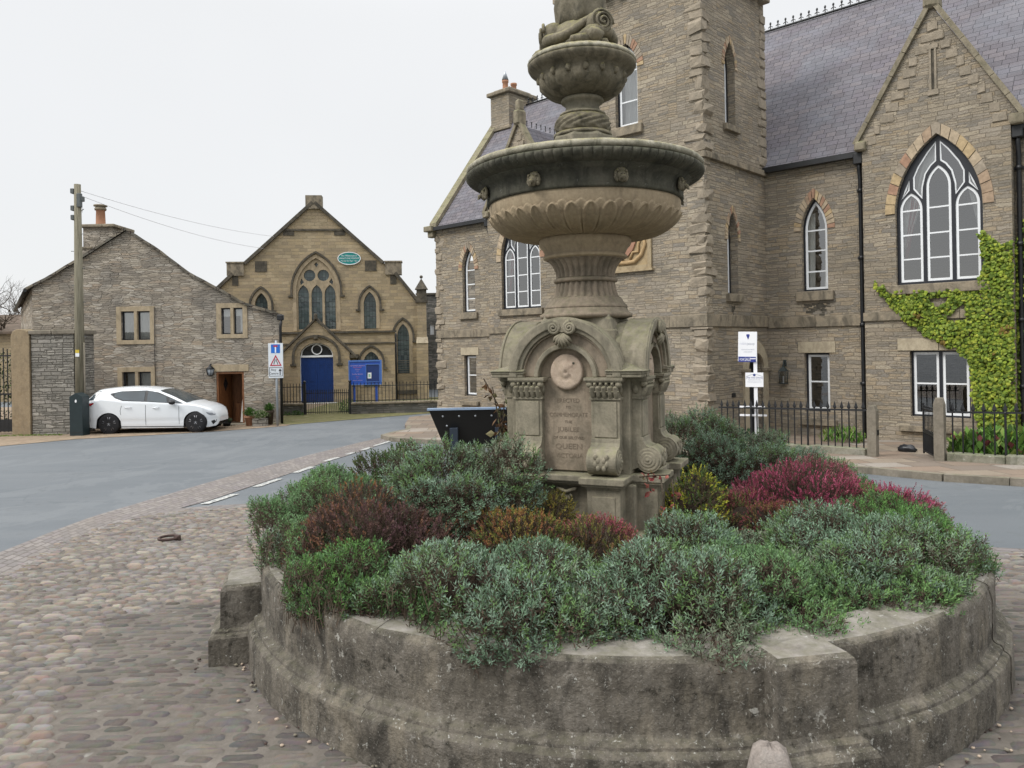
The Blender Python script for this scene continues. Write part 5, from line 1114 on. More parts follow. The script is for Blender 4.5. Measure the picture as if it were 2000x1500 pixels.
m = MB(); m.tube([(4.78, -.1, 2.8), (4.74, -.07, 2.5), (4.74, -.07, -1)], .05, 8); m.lump(4.64, 4.86, -.16, .02, 2.75, 2.95); m.build('downpipe', m_black, ct)
m = MB(); m.tube([(.22, -.03, 3.3), (.22, -.03, .2)], .012, 5); m.build('cable', m_black, ct)
def cwin(hole, name='window', cur=None, cols=(m_frame,)):
    x0, z0 = hole[0]; x1, z1 = hole[2]; c = (x0 + x1) / 2
    m = MB(); m.ring(rect(x0 - .17, x1 + .17, z0 - .15, z1 + .17), hole, f, -.035, .0); m.box(c - .055, c + .055, -.03, .10, z0, z1); w_ = m.build('window_surround', m_chtrim, ct, bevel=.008)
    s = MB(); gl = MB()
    for a, b in ((x0, c - .055), (c + .055, x1)):
        s.ring(rect(a, b, z0, z1), rect(a + .045, b - .045, z0 + .045, z1 - .045), f, .09, .13); gl.add([(a + .04, .11, z0 + .04), (b - .04, .11, z0 + .04), (b - .04, .11, z1 - .04), (a + .04, .11, z1 - .04)], [(0, 1, 2, 3)])
    s.build('frame', m_frame, w_); gl.build('pane', m_glass, w_)
    if cur:
        s = MB()
        for a, b, za, zb in cur:
            n = 24; s.add([(x0 + (x1 - x0) * (a + (b - a) * i / n), .17 + .015 * math.sin(i * 1.9), z) for z in (z0 + (z1 - z0) * za, z0 + (z1 - z0) * zb) for i in range(n + 1)], [[i, i + 1, n + 2 + i, n + 1 + i] for i in range(n)], 0, True)
        s.build('curtain', m_curt, w_)
cwin(W1, cur=[(.0, .36, .0, 1), (.56, 1, 0, 1)]); cwin(W2, cur=[(0, .4, .68, 1), (.55, 1, .7, 1), (.82, .95, .1, .7)]); cwin(W3, cur=[(.1, .4, 0, 1), (.56, .95, 0, 1)])
m = MB(); m.lump(2.24, 3.56, -.03, .05, .96, 1.2, 0, .06); m.build('lintel', m_chtrim, ct)
wood = N('oak_door'); o_ = wood.map(wood.co(), (14, 14, 1.2)); wood.fin(wood.ramp(wood.noise(o_, 3, 6), [(.35, (.13, .05, .02)), (.65, (.25, .105, .04))]), .55, wood.noise(o_, 6), .003, 1, .4); wood = wood.mat
m = MB(); m.box(2.39, 2.46, .02, .16, -.93, .94); m.box(3.31, 3.38, .02, .16, -.93, .94); m.box(2.46, 3.31, .02, .16, .87, .94); df = m.build('door_frame', wood, ct)
m = MB(); m.box(0, .80, .0, .05, -.9, .86)
dd = m; dd.xform(Matrix.Translation((2.47, .16, 0)) @ Matrix.Rotation(R(82), 4, 'Z')); d0 = dd.build('open_door', wood, ct)
m = MB(); m.prism([(.22, .22), (.37, .5), (.22, .74), (.07, .5)], lambda x, z, d: (x + .15, d, z), -.012, -.002); m.xform(Matrix.Translation((2.47, .16, 0)) @ Matrix.Rotation(R(82), 4, 'Z')); m.build('door_light', m_dgl, d0)
m = MB(); m.box(2.2, 3.6, -.35, .02, -1.1, -.90); m.build('doorstep', m_kerb, ct, bevel=.015)
m = MB(); m.prism([(3.16, -.88), (3.30, -.88), (3.29, .0), (3.27, .55), (3.25, .0)], f, .2, .21); m.build('door_curtain', m_curt, ct)
m = MB(); m.box(2.4, 3.4, 1.2, 1.25, -1, .95); m.box(2.75, 3.15, .9, 1.2, -1, -.25); m.build('hall_furniture', wood, ct)
cm = MB(); cm.box(-2.95, -1.85, 1.2, 2.6, 4.0, 6.4); cm.box(-3.15, -2.5, 1.15, 2.65, 4.0, 5.6); cm = cm.build('chimney', m_house, ct)
m = MB(); m.lump(-3.05, -1.75, 1.1, 2.7, 6.4, 6.51, 0, .3); m.lump(-3.2, -2.6, 1.1, 2.7, 5.6, 5.67, 0, .3); m.build('chimney_cap', m_trim, cm)
m = MB(); m.lathe([(.2, 6.5), (.17, 6.62), (.155, 7.1), (.19, 7.12)], 16, (-2.55, 1.7)); m.build('chimney_pot', m_redpole, cm)
m = MB(); m.lathe([(.2, 7.12), (.21, 7.19), (.15, 7.26), (.24, 7.27), (.24, 7.32), (.02, 7.36)], 16, (-2.55, 1.7)); m.build('chimney_cowl', m_trim, cm)
m = MB(); m.tube([(-3.1, 1.2, 5.6), (-3.1, 1.2, 7.1)], .018, 5); m.tube([(-3.1, 1.2, 6.95), (-2.8, 1.0, 7.05)], .014, 5)
for i in range(5): m.tube([(-3.06 + .06 * i, 1.05 - .03 * i, 6.83 + .02 * i), (-3.06 + .06 * i, 1.05 - .03 * i, 7.13)], .007, 4)
m.lump(-3.18, -3.02, 1.05, 1.25, 5.7, 5.9); m.build('aerial', m_black, cm)
t = thing('wall_lantern', 'small black lantern on the cottage wall left of the open wooden door', 'lantern', (-10.79, 27.42, .82)); m = MB()
m.lathe([(.02, -.02), (.08, 0), (.10, .02)], 6); m.lathe([(.16, .24), (.12, .29), (.05, .34), (.02, .40), (.001, .41)], 6); m.tube([(0, 0, .36), (0, .07, .42), (0, .1, .3)], .016, 6)
for i in range(6): a = i * math.pi / 3; m.tube([(.10 * math.cos(a), .10 * math.sin(a), .02), (.145 * math.cos(a), .145 * math.sin(a), .24)], .009, 4)
m.build('lantern_frame', m_black, t); m = MB(); m.lathe([(.09, .02), (.135, .24)], 6); m.build('lantern_glass', plain('frosted_glass', (.30, .33, .36), .2, .6), t)
def potplant(x, y, label, pr, ph, cols, n, h, wd, seed, mat=m_redpole, square=False):
    t = thing('potted_plant', label, 'potted plant', (x, y, g(x, y) + .01)); m = MB()
    if square: m.box(-pr * 1.5, pr * 1.5, -pr * .7, pr * .7, 0, ph)
    else: m.lathe([(pr * .7, 0), (pr * .95, ph * .82), (pr * 1.08, ph * .83), (pr * 1.08, ph), (pr * .9, ph), (pr * .85, ph * .9), (.01, ph * .9)], 18)
    m.build('pot', mat, t); r = random.Random(seed); V = []; F = []; C_ = []
    for i in range(n):
        a, b = r.uniform(0, 6.28), r.uniform(.1, 1.25); d = Vector((math.cos(a) * math.sin(b), math.sin(a) * math.sin(b), math.cos(b))); q = r.uniform(.25, 1); p = Vector((0, 0, ph * .9)) + Vector((d.x * wd * q, d.y * wd * q, d.z * h * q)); sd_ = d.cross(Vector((0, 0, 1))).normalized() * .02; L = r.uniform(.05, .1); o = len(V); c = r.choice(cols); k = r.uniform(.7, 1.3)
        V += [p, p + d * L * .5 + sd_, p + d * L, p + d * L * .5 - sd_]; F.append((o, o + 1, o + 2, o + 3)); C_ += [(*[q_ * k for q_ in c], 1)] * 4
    me = bpy.data.meshes.new('foliage'); me.from_pydata(V, [], F); me.color_attributes.new('tint', 'FLOAT_COLOR', 'POINT').data.foreach_set('color', np.array(C_, dtype=np.float32).ravel()); me.materials.append(m_leaf); o = bpy.data.objects.new('foliage', me); COL.objects.link(o); o.parent = t
GG = [(.07, .14, .03), (.10, .20, .05), (.05, .10, .03)]
potplant(-9.18, 26.75, 'orange clay pot of bushy green plant just right of the cottage door', .17, .34, GG, 500, .30, .26, 1)
potplant(-8.75, 26.55, 'wide dark trough of pale spotted plants between the clay pot and the road sign', .16, .26, GG + [(.30, .32, .22), (.22, .25, .14)], 700, .28, .36, 2, m_wall, True)
potplant(-8.6, 27.1, 'rounded green plant in a tall pot against the cottage wall behind the trough', .15, .50, GG, 500, .26, .22, 3, m_bark)
potplant(-10.35, 26.9, 'clay pot with a few upright leaves at the front bumper of the white car', .14, .34, GG + [(.16, .15, .06)], 160, .34, .14, 4)
potplant(-10.0, 26.8, 'low dark bowl of greenery on the ground left of the cottage doorstep', .15, .12, [(.04, .08, .05), (.07, .11, .06)], 260, .14, .2, 5, m_black)

# ================================================================ chapel
CA = R(6); cx, cy = -10.324, 40.0
ch = thing('stone_chapel', 'Victorian gritstone chapel with a tall traceried window, gabled porch and blue doors', 'building', (cx, cy, 0), CA)
CW = XZ(); mainw = lancet(.19, 2.06, 2.66, 4.75, 6.45, 9)
LW, RW, TW, SW = lancet(-2.62, .66, 2.2, 4.0, 4.66), lancet(2.92, .64, 2.73, 4.0, 4.66), lancet(4.62, .62, .35, 2.3, 2.95), lancet(3.0, .8, -.3, .95, 1.52)
m = MB(); m.plate([(-5.6, -2.2), (5.4, -2.2), (5.4, 4.0), (4.15, 5.72), (4.05, 6.15), (3.6, 6.15), (.13, 9.32), (-3.35, 6.15), (-3.8, 6.15), (-3.9, 5.7), (-5.6, 4.02)], [mainw, LW, RW, TW], CW, 0, .28)
for x, z in ((-5.6, 4), (5.4, 4)): m.add([(x, 0, -2.2), (x, 16, -2.2), (x, 16, z), (x, 0, z)], [(0, 1, 2, 3)])
m.build('wall', m_chap, ch)
m = MB(); m.plate([(-2.15, -2.2), (4.2, -2.2), (4.2, 2.5), (-2.15, 2.5)], [SW, rect(-.62, 1.18, -2.1, 2.2)], XZ(-.65), 0, .2); m.add([(4.2, -.65, -2.2), (4.2, 0, -2.2), (4.2, 0, 2.5), (4.2, -.65, 2.5)], [(0, 1, 2, 3)]); m.add([(-2.15, -.65, -2.2), (-2.15, 0, -2.2), (-2.15, 0, 2.5), (-2.15, -.65, 2.5)], [(0, 1, 2, 3)]); m.add([(-2.15, -.65, 2.5), (4.2, -.65, 2.5), (4.2, 0, 2.55), (-2.15, 0, 2.55)], [(0, 1, 2, 3)])
DO = [(-.55, -1.02), (1.11, -1.02), (1.11, 1.36)] + [(.28 + .83 * math.cos(R(a)), 1.36 + .66 * math.sin(R(a))) for a in range(15, 180, 15)] + [(-.55, 1.36)]
m.plate([(-1.4, -2.2), (1.95, -2.2), (1.95, 1.5), (.28, 3.15), (-1.4, 1.5)], [DO], XZ(-1.05), 0, .28); m.add([(-1.4, -1.05, -2.2), (-1.4, -.65, -2.2), (-1.4, -.65, 1.5), (-1.4, -1.05, 1.5), (1.95, -1.05, -2.2), (1.95, -.65, -2.2), (1.95, -.65, 1.5), (1.95, -1.05, 1.5)], [(0, 1, 2, 3), (4, 5, 6, 7)])
m.build('vestibule', m_chap, ch)
m = MB()
for x0, x1 in ((5.02, 5.42), (5.45, 5.95)): pass
m.box(5.32, 5.92, -.3, .3, -2.2, 1.95); m.box(5.38, 5.86, -.18, .3, 1.95, 4.05); m.build('buttress', m_chap, ch)
m = MB(); m.add([(5.3, -.33, 1.92), (5.94, -.33, 1.92), (5.9, -.17, 2.25), (5.34, -.17, 2.25)], [(0, 1, 2, 3)]); m.build('weathering', m_pale, ch)
m = MB(); m.box(5.30, 5.94, -.25, .35, 4.05, 4.2); m.box(5.36, 5.88, -.2, .3, 4.2, 4.75); m.add([(5.28, -.27, 4.75), (5.96, -.27, 4.75), (5.96, .37, 4.75), (5.28, .37, 4.75), (5.62, .05, 5.35)], [(0, 1, 4), (1, 2, 4), (2, 3, 4), (3, 0, 4), (0, 3, 2, 1)]); m.sphere((5.62, .05, 5.42), .09, 8); m.build('pinnacle', m_soot, ch)
m = MB()
for x in (-4.25, 4.05): m.box(min(x, x + .42 * 0) - (.0 if x > 0 else 0), x + .45 if x < 0 else x + .25, -.08, .5, 5.2, 6.2)
m.box(-.33, .60, -.12, .4, 8.75, 9.72)
def cope(m, a, b, w_=.16, y0=-.14, y1=.35):
    A, B = Vector((a[0], 0, a[1])), Vector((b[0], 0, b[1])); n_ = Vector((-(B - A).z, 0, (B - A).x)).normalized() * w_; n_ = n_ if n_.z > 0 else -n_
    vs = [Vector((p.x, y, p.z)) for p in (A, B, B + n_, A + n_) for y in (y0, y1)]; m.add(vs, [(0, 1, 3, 2), (2, 3, 5, 4), (4, 5, 7, 6), (6, 7, 1, 0), (0, 2, 4, 6), (1, 7, 5, 3)])
kn = MB()
for a, b, c, d in ((-4.3, -3.45, 5.55, 6.2), (3.75, 4.6, 5.55, 6.2)): kn = MB(); kn.box(a, b, -.1, .5, c, d); kn.box(a - .04, b + .04, -.14, .54, d, d + .07); kn.build('kneeler', m_trim, ch)
for a, b, c, d in ((-4.05, -3.75, 5.05, 5.55), (4.0, 4.32, 5.05, 5.55), (-2.9, -2.3, 5.75, 6.3), (2.7, 3.3, 5.75, 6.3), (-1.45, -.9, 7.62, 7.85), (1.15, 1.7, 7.62, 7.85)): kn = MB(); kn.box(a, b, -.03, .05, c, d); kn.build('corbel', m_soot, ch)
m = MB(); cope(m, (-3.35, 6.12), (.13, 9.28)); cope(m, (3.6, 6.12), (.13, 9.28)); cope(m, (-5.7, 3.95), (-3.95, 5.6)); cope(m, (5.5, 3.95), (4.2, 5.6)); m.build('gable_coping', m_soot, ch)
m = MB(); m.box(-.28, .55, -.12, .4, 9.0, 9.7); m.build('finial_block', m_trim, ch)
m = MB()
for x0, z0, x1, z1, x2, z2 in ((-4.0, 5.7, -5.9, 3.9, 0, 0), (4.2, 5.7, 5.6, 3.9, 0, 0)): m.add([(x0, .2, z0), (x1, .2, z1), (x1, 16, z1), (x0, 16, z0)], [(0, 1, 2, 3)])
m.add([(-3.5, .2, 6.1), (.13, .2, 9.2), (.13, 16, 9.2), (-3.5, 16, 6.1)], [(0, 1, 2, 3)]); m.add([(3.7, .2, 6.1), (.13, .2, 9.2), (.13, 16, 9.2), (3.7, 16, 6.1)], [(0, 1, 2, 3)]); m.build('roof', m_slate, ch)
m = MB(); m.box(-1.35, 1.62, -.06, .03, 7.86, 7.95); m.box(-2.2, 4.3, -.74, -.62, 2.5, 2.60); m.box(-2.2, 4.3, -.70, -.64, 1.93, 2.0); m.box(4.2, 5.3, -.05, .02, -.75, -.55); m.box(2.95, 3.3, -.05, .03, 2.5, 2.62); m.build('string_course', m_soot, ch)
def hood(xc, wd, zs, zt, y, parent, z0=None):
    m = MB(); o = lancet(xc, wd + .42, zs - .25, zs, zt + .24, 10)[1:]; o = [p for p in o]; pts = o[:-1] if o[-1] == o[0] else o
    pts = [(xc + (wd + .42) / 2 + .12, zs - .25)] + pts + [(xc - (wd + .42) / 2 - .12, zs - .25)] if False else pts + [(xc - (wd + .42) / 2, zs - .25)]
    m.bar(pts, .10, XZ(y), -.09, .02); 
    for sx in (-1, 1): m.box(xc + sx * ((wd + .42) / 2 + .05) - .12, xc + sx * ((wd + .42) / 2 + .05) + .12, y - .10, y + .02, zs - .34, zs - .25)
    return m.build('hood_mould', m_soot, parent)
def chwin(hole, xc, wd, zs, zt, y=0, lights=None, sill=True):
    m = MB(); o = lancet(xc, wd + .36, min(p[1] for p in hole), zs, zt + .18, 9 if lights else 7); m.ring(o, hole, XZ(y), -.02, .01)
    w_ = m.build('window_surround', m_chtrim, ch); hood(xc, wd + .06, zs, zt + .06, y, w_)
    m = MB(); tri = tessellate_polygon([[Vector((a, b, 0)) for a, b in hole]]); m.add([(a, y + .2, b) for a, b in hole], [list(t_) for t_ in tri]); m.build('leaded_pane', m_lead, w_)
    if lights: m = MB(); m.plate(inset(hole, -.02), lights, XZ(y), .08, .10); m.build('tracery', m_chtrim, w_)
    return w_
def circ(x, z, q, n=16): return [(x + q * math.cos(2 * math.pi * i / n), z + q * math.sin(2 * math.pi * i / n)) for i in range(n)]
LT = [lancet(.19 + d, .56, 2.74, 4.55, 5.05) for d in (-.68, 0, .68)] + [circ(-.16, 5.55, .30), circ(.54, 5.55, .30), [(.19, 5.98), (.30, 6.12), (.19, 6.24), (.08, 6.12)], [(-.62, 5.05), (-.45, 5.2), (-.58, 5.4), (-.66, 5.2)], [(1.0, 5.05), (.83, 5.2), (.96, 5.4), (1.04, 5.2)]]
chwin(mainw, .19, 2.06, 4.75, 6.45, lights=LT); chwin(LW, -2.62, .66, 4.0, 4.66); chwin(RW, 2.92, .64, 4.0, 4.66); chwin(TW, 4.62, .62, 2.3, 2.95); chwin(SW, 3.0, .8, .95, 1.52, y=-.65)
m = MB(); m.ring(rect(4.28, 4.96, .3, 1.02), rect(4.31, 4.93, .34, .99), CW, .02, .05); 
for i in range(5): m.bar([(4.3, .42 + i * .12), (4.94, .42 + i * .12)], .015, CW, .025, .045)
m.build('window_guard', m_kerb, ch)
m = MB(); cope(m, (-1.75, 1.18), (.29, 3.2), .09, -1.14, -.5); cope(m, (2.3, 1.18), (.27, 3.2), .09, -1.14, -.5); m.lump(.2, .36, -1.2, -1.0, 3.2, 3.5, 0, .4); m.build('porch_coping', m_soot, ch)
m = MB(); m.box(-1.8, -1.38, -1.1, -.65, 1.22, 1.4); m.box(1.93, 2.35, -1.1, -.65, 1.22, 1.4); m.build('porch_kneeler', m_soot, ch)
m = MB(); o = [(.28 + 1.15 * math.cos(R(a)), 1.35 + 1.02 * math.sin(R(a))) for a in range(0, 181, 12)]; m.bar([(1.43, .95)] + o + [(-.87, .95)], .12, XZ(-1.05), -.09, .02); m.box(-1.02, -.72, -1.14, -1.04, .86, .96); m.box(1.28, 1.58, -1.14, -1.04, .86, .96); m.lump(.18, .38, -1.2, -1.05, 2.2, 2.42, 0, .3); m.build('hood_mould', m_soot, ch)
blue = plain('deep_blue_gloss_paint', (.008, .035, .15), .3, .5, var=.1)
m = MB(); m.box(-.53, .275, -.84, -.79, -1.0, 1.28); m.box(.283, 1.09, -.84, -.79, -1.0, 1.28); 
for x0 in (-.53, .283):
    for a, b in ((.08, .36), (.44, .72)):
        for z0, z1 in ((-.9, -.1), (.05, .8), (.88, 1.2)): m.ring(rect(x0 + a, x0 + b, z0, z1), rect(x0 + a + .035, x0 + b - .035, z0 + .035, z1 - .035), XZ(-.84), -.012, .0)
dr = m.build('door', blue, ch)
m = MB(); m.box(-.57, -.53, -.9, -.78, -1.0, 1.36); m.box(1.09, 1.13, -.9, -.78, -1.0, 1.36); m.box(-.57, 1.13, -.9, -.78, 1.285, 1.38); m.ring(circ(.28, 1.68, .27, 20), circ(.28, 1.68, .22, 20), XZ(-.86), -.03, .03); m.bar([(1.06, 1.36)] + [(.28 + .79 * math.cos(R(a)), 1.37 + .61 * math.sin(R(a))) for a in range(10, 175, 15)] + [(-.5, 1.36)], .05, XZ(-.86), -.03, .03); m.build('door_frame', m_white, dr)
m = MB(); m.box(-.55, 1.11, -.80, -.77, 1.3, 2.05); m.build('fanlight', m_dgl, dr)
m = MB(); m.box(-.75, 1.3, -1.5, -.8, -1.3, -1.02); m.box(-.75, 1.3, -1.8, -1.5, -1.4, -1.17); m.build('step', plain('whitened_step', (.55, .55, .52), .8, var=.2), ch)
m = MB(); m.tube([(4.25, -.4, 2.45), (4.25, -.4, -1)], .05, 8); m.tube([(2.3, -.74, 1.15), (2.3, -.74, .2)], .04, 8); m.build('downpipe', m_black, ch)
# green oval sign on the gable
def loc(s, q, z): c, d = math.cos(CA), math.sin(CA); return (cx + s * c - q * d, cy + s * d + q * c, z)
green = plain('green_sign_enamel', (.0, .20, .19), .4, .5)
t = thing('oval_sign', 'green oval sign with white lettering high on the chapel gable', 'sign', loc(1.9, -.04, 6.41), CA); el_ = lambda a, b: [(a * math.cos(2 * math.pi * i / 40), b * math.sin(2 * math.pi * i / 40)) for i in range(40)]
m = MB(); m.prism(el_(.57, .31), XZ(), -.03, .03); m.build('panel', green, t); m = MB(); m.ring(el_(.60, .34), el_(.56, .30), XZ(), -.04, .03); m.build('white_border', m_white, t)
for b_, s_, z, sx in (('The Millennium In', .125, .135, .9), ("KINGSLEY'S MUSIC WORKSHOP", .115, .0, .62), ('Monday 9am 2pm - 4pm', .11, -.13, .78)): txt(b_, s_, t, TM(0, -.034, z, sx), m_white)
# noticeboard
nb_ = plain('blue_noticeboard', (.02, .085, .42), .4, .5); x0, y0 = -6.1, 31.9; gz = g(x0, y0)
t = thing('notice_board', 'blue chapel noticeboard on two posts behind the railings', 'sign', (x0, y0, gz), R(3))
for x in (-.48, .44): m = MB(); m.box(x - .045, x + .045, -.045, .045, 0, 2.1); m.build('post', nb_, t)
m = MB(); m.box(-.66, .66, -.10, -.045, 1.20, 2.16); m.build('board', nb_, t); m = MB(); m.ring(rect(-.68, .68, 1.18, 2.20), rect(-.64, .62, 1.22, 2.14), XZ(), -.13, -.08); m.ring(rect(.02, .60, 1.28, 2.04), rect(.045, .575, 1.31, 2.01), XZ(), -.13, -.10); m.build('board_frame', plain('light_blue_frame', (.07, .17, .48), .35, .5), t)
m = MB(); m.box(.05, .57, -.107, -.1001, 1.31, 2.01); m.build('glazed_case', plain('navy_case', (.008, .03, .15), .2, .6), t); m = MB(); m.box(.10, .25, -.112, -.1071, 1.44, 1.68); m.build('paper_notice', m_white, t); m = MB(); m.box(.13, .21, -.114, -.1121, 1.50, 1.62); m.build('notice_print', plain('pale_green_print', (.3, .5, .35), .7), t)
pk = plain('pink_lettering', (.55, .38, .55), .6); rd = plain('red_lettering', (.42, .12, .22), .6)
for b_, s_, z, mt in (('METHODIST CHURCH', .062, 1.97, pk), ('MIDDLEHAM', .062, 1.90, rd), ('Welcome', .05, 1.82, pk), ('to all', .045, 1.75, pk), ('Sunday Service', .072, 1.63, pk), ('Minister', .045, 1.52, rd), ('Rev.', .045, 1.46, rd), ('Everyone Welcome', .05, 1.37, pk)): txt(b_, s_, t, TM(-.32, -.102, z), mt)
# boundary wall, railings and gates of the chapel
def cwall(x0, y0, x1, y1, label, grp):
    mx_, my = (x0 + x1) / 2, (y0 + y1) / 2; a = math.atan2(y1 - y0, x1 - x0); L = math.hypot(x1 - x0, y1 - y0) / 2; z = g(mx_, my); t = thing('boundary_wall', label, 'wall', (mx_, my, z), a, grp)
    m = MB(); m.box(-L, L, -.15, .15, -.3, .40); m.build('wall', m_darkwall, t)
    m = MB(); n = int(2 * L / .7); r = random.Random(int(x0 * 7))
    for i in range(n): m.lump(-L + 2 * L * i / n, -L + 2 * L * (i + 1) / n - .01, -.2, .2, .40, .48, 0, .3, .5, r)
    m.build('coping', m_trim, t); return a, L, z, t
def crail(x0, y0, x1, y1, label, zb, h, sp_, grp='railings of the chapel', nm='iron_railing', cat='railing'):
    mx_, my = (x0 + x1) / 2, (y0 + y1) / 2; a = math.atan2(y1 - y0, x1 - x0); L = math.hypot(x1 - x0, y1 - y0) / 2; z = g(mx_, my) + zb; t = thing(nm, label, cat, (mx_, my, z), a, grp); m = MB()
    m.box(-L, L, -.012, .012, h - .16, h - .13); m.box(-L, L, -.012, .012, .06, .09); m.build('rails', m_black, t); n = int(2 * L / sp_)
    for i in range(n): u = -L + (i + .5) * 2 * L / n; m = MB(); m.box(u - .011, u + .011, -.011, .011, 0, h - .05); m.add([(u - .022, 0, h - .06), (u + .022, 0, h - .06), (u, .018, h - .06), (u, -.018, h - .06), (u, 0, h + .02)], [(0, 3, 4), (3, 1, 4), (1, 2, 4), (2, 0, 4)]); m.build('railing_bar', m_black, t, fix=False)
    return t
cwall(-6.62, 31.5, -2.6, 31.9, 'low dark stone wall under the noticeboard and right railings of the chapel', 'low chapel walls'); crail(-6.6, 31.5, -2.6, 31.9, 'black railings on the low wall right of the chapel gates', .47, .82, .14)
cwall(-9.6, 31.6, -8.55, 31.5, 'short low stone wall between the cottage corner and the chapel gates', 'low chapel walls'); crail(-9.6, 31.6, -8.55, 31.5, 'short run of black railings beside the cottage corner', .47, .82, .13)
crail(-8.5, 31.45, -7.6, 31.45, 'left leaf of the closed black chapel gates', .03, 1.0, .075, 'chapel gates', 'iron_gate', 'gate'); crail(-7.57, 31.45, -6.7, 31.45, 'right leaf of the closed black chapel gates', .03, 1.0, .075, 'chapel gates', 'iron_gate', 'gate')
for x, lab in ((-8.53, 'slim iron gatepost on the left of the chapel gates'), (-6.67, 'slim iron gatepost between the chapel gates and the noticeboard wall')):
    t = thing('iron_gatepost', lab, 'gatepost', (x, 31.47, g(x, 31.47)), 0, 'gateposts of the chapel'); m = MB(); m.box(-.045, .045, -.045, .045, 0, 1.28); m.sphere((0, 0, 1.34), .065, 8); m.build('post', m_black, t)
tuft('weedy_growth', 'green weeds along the foot of the short chapel wall', -100, 0, .5, .12, .2, GG, 140, (.12, .02), 6)
bpy.data.objects['weedy_growth'].location = (-9.0, 31.2, g(0, 31.2)); bpy.data.objects['weedy_growth'].rotation_euler = (0, 0, 0)
tuft('garden_shrub', 'leafy green shrub behind the right leaf of the chapel gates', -100, 0, .4, .3, .6, GG, 300, (.14, .02), 7)
bpy.data.objects['garden_shrub'].location = (-6.95, 32.6, g(0, 32.6)); bpy.data.objects['garden_shrub'].rotation_euler = (0, 0, 0)
# dark building in the gap beside the hall, far roof at the left edge
t = thing('stone_outbuilding', 'dark stone building seen in the gap between the chapel and the hall', 'building', (-3.6, 50, -1.1)); m = MB(); m.plate([(-2.5, -1), (2.5, -1), (2.5, 6.2), (-2.5, 6.2)], [rect(-1.72, -1.45, 3.6, 4.3)], XZ(), 0, .2); m.box(-2.5, 2.5, .3, 6, -1, 6.2); m.build('wall', m_darkwall, t); m = MB(); m.box(-2.6, 2.6, -.1, 6, 6.2, 6.32); m.build('roof_edge', m_soot, t); m = MB(); m.box(-1.72, -1.45, .15, .2, 3.6, 4.3); m.build('window', m_white, t)
t = thing('distant_house', 'low stone house with a brown roof at the far left edge beyond the gate', 'house', (-30, 45, -1.1)); m = MB(); m.box(-6, 1.9, 0, 6, -1, 4.1); m.build('wall', m_chap, t); m = MB(); m.add([(-6.2, -.3, 4.1), (2.1, -.3, 4.1), (2.1, 3, 5.3), (-6.2, 3, 5.3), (2.1, 6.3, 4.1), (-6.2, 6.3, 4.1)], [(0, 1, 2, 3), (3, 2, 4, 5)]); m.box(-6.2, 2.1, -.35, -.25, 4.02, 4.15); m.build('roof', stone('brown_tiles', [(.13, .10, .08), (.2, .155, .12)], 2), t)
# ================================================================ left hand street things
t = thing('telegraph_pole', 'tall weathered wooden telegraph pole in front of the cottage', 'pole', (-13.93, 24.75, g(0, 24.75)))
pole = N('weathered_pole_timber'); o_ = pole.map(pole.co(), (9, 9, .5)); pole.fin(pole.ramp(pole.noise(o_, 3, 6), [(.35, (.13, .12, .085)), (.65, (.24, .22, .165))]), .9, pole.noise(o_, 7), .01, 1, .2); pole = pole.mat
m = MB(); m.tube([(0, 0, -.2), (0, 0, 4), (0.02, 0, 8.05)], [.155, .135, .10], 16); m.build('shaft', pole, t)
m = MB(); m.tube([(.17, -.05, .2), (.17, -.05, 2.95)], .028, 8); m.build('cable_guard', m_kerb, t)
galv = plain('grey_galvanised', (.10, .11, .11), .5, .5, .4)
for z in (7.75, 7.5, 7.2, 6.9): m = MB(); m.lump(-.17 if z != 7.5 else .06, -.06 if z != 7.5 else .2, -.1, .1, z, z + .16, 0, .2); m.build('insulator_bracket', galv, t)
for i in range(9): z = 7.0 - i * .55; s_ = 1 if i % 2 else -1; m = MB(); m.tube([(0, 0, z), (s_ * .22, 0, z)], .011, 5); m.build('step_iron', galv, t)
m = MB(); m.lump(.04, .17, -.12, .02, 7.3, 7.75); m.build('junction_box', galv, t)
m = MB(); m.box(-.06, .06, -.150, -.135, 2.62, 2.72); m.build('yellow_tag', plain('yellow_plate', (.55, .42, .05), .6), t); m = MB(); m.box(-.06, .06, -.149, -.134, 2.5, 2.615); m.build('white_tag', m_white, t)
def wire(label, a, b, sag):
    A, B = Vector(a), Vector(b); t = thing('overhead_wire', label, 'wire', a, 0, 'overhead wires from the telegraph pole'); m = MB(); m.tube([A.lerp(B, i / 24) - A - Vector((0, 0, sag * 4 * (i / 24) * (1 - i / 24))) for i in range(25)], .009, 4); m.build('cable', plain('grey_cable', (.55, .55, .57), .6), t)
wire('thin wire running from the top of the telegraph pole to the chapel roof', (-13.85, 24.75, 6.95), (-12.0, 41.5, 7.75), .25); wire('lower thin wire sloping from the telegraph pole to the chapel', (-13.85, 24.75, 6.8), (-12.6, 41.5, 7.1), .3)
t = thing('dark_bollard_bin', 'dark green metal bin with a peaked top at the foot of the telegraph pole', 'bin', (-13.72, 24.3, g(0, 24.3)))
gm = plain('dark_green_powder_coat', (.014, .026, .030), .5, .4); m = MB(); m.prism([(-.205, 0), (.205, 0), (.205, 1.24), (0, 1.36), (-.205, 1.24)], XZ(-.2), 0, .4); m.build('body', gm, t, bevel=.01); m = MB(); m.add([(.03 * math.cos(a), -.203, 1.10 + .05 * math.sin(a)) for a in [i * math.pi / 8 for i in range(16)]], [list(range(16))]); m.build('emblem', m_white, t); m = MB(); m.box(-.2, .2, -.202, -.2, .1, .12); m.build('panel_joint', m_black, t)
t = thing('stone_wall_end', 'thick dry stone wall end with flat coping slabs beside the round topped gatepost', 'wall', (-14.78, 25.0, g(0, 25)))
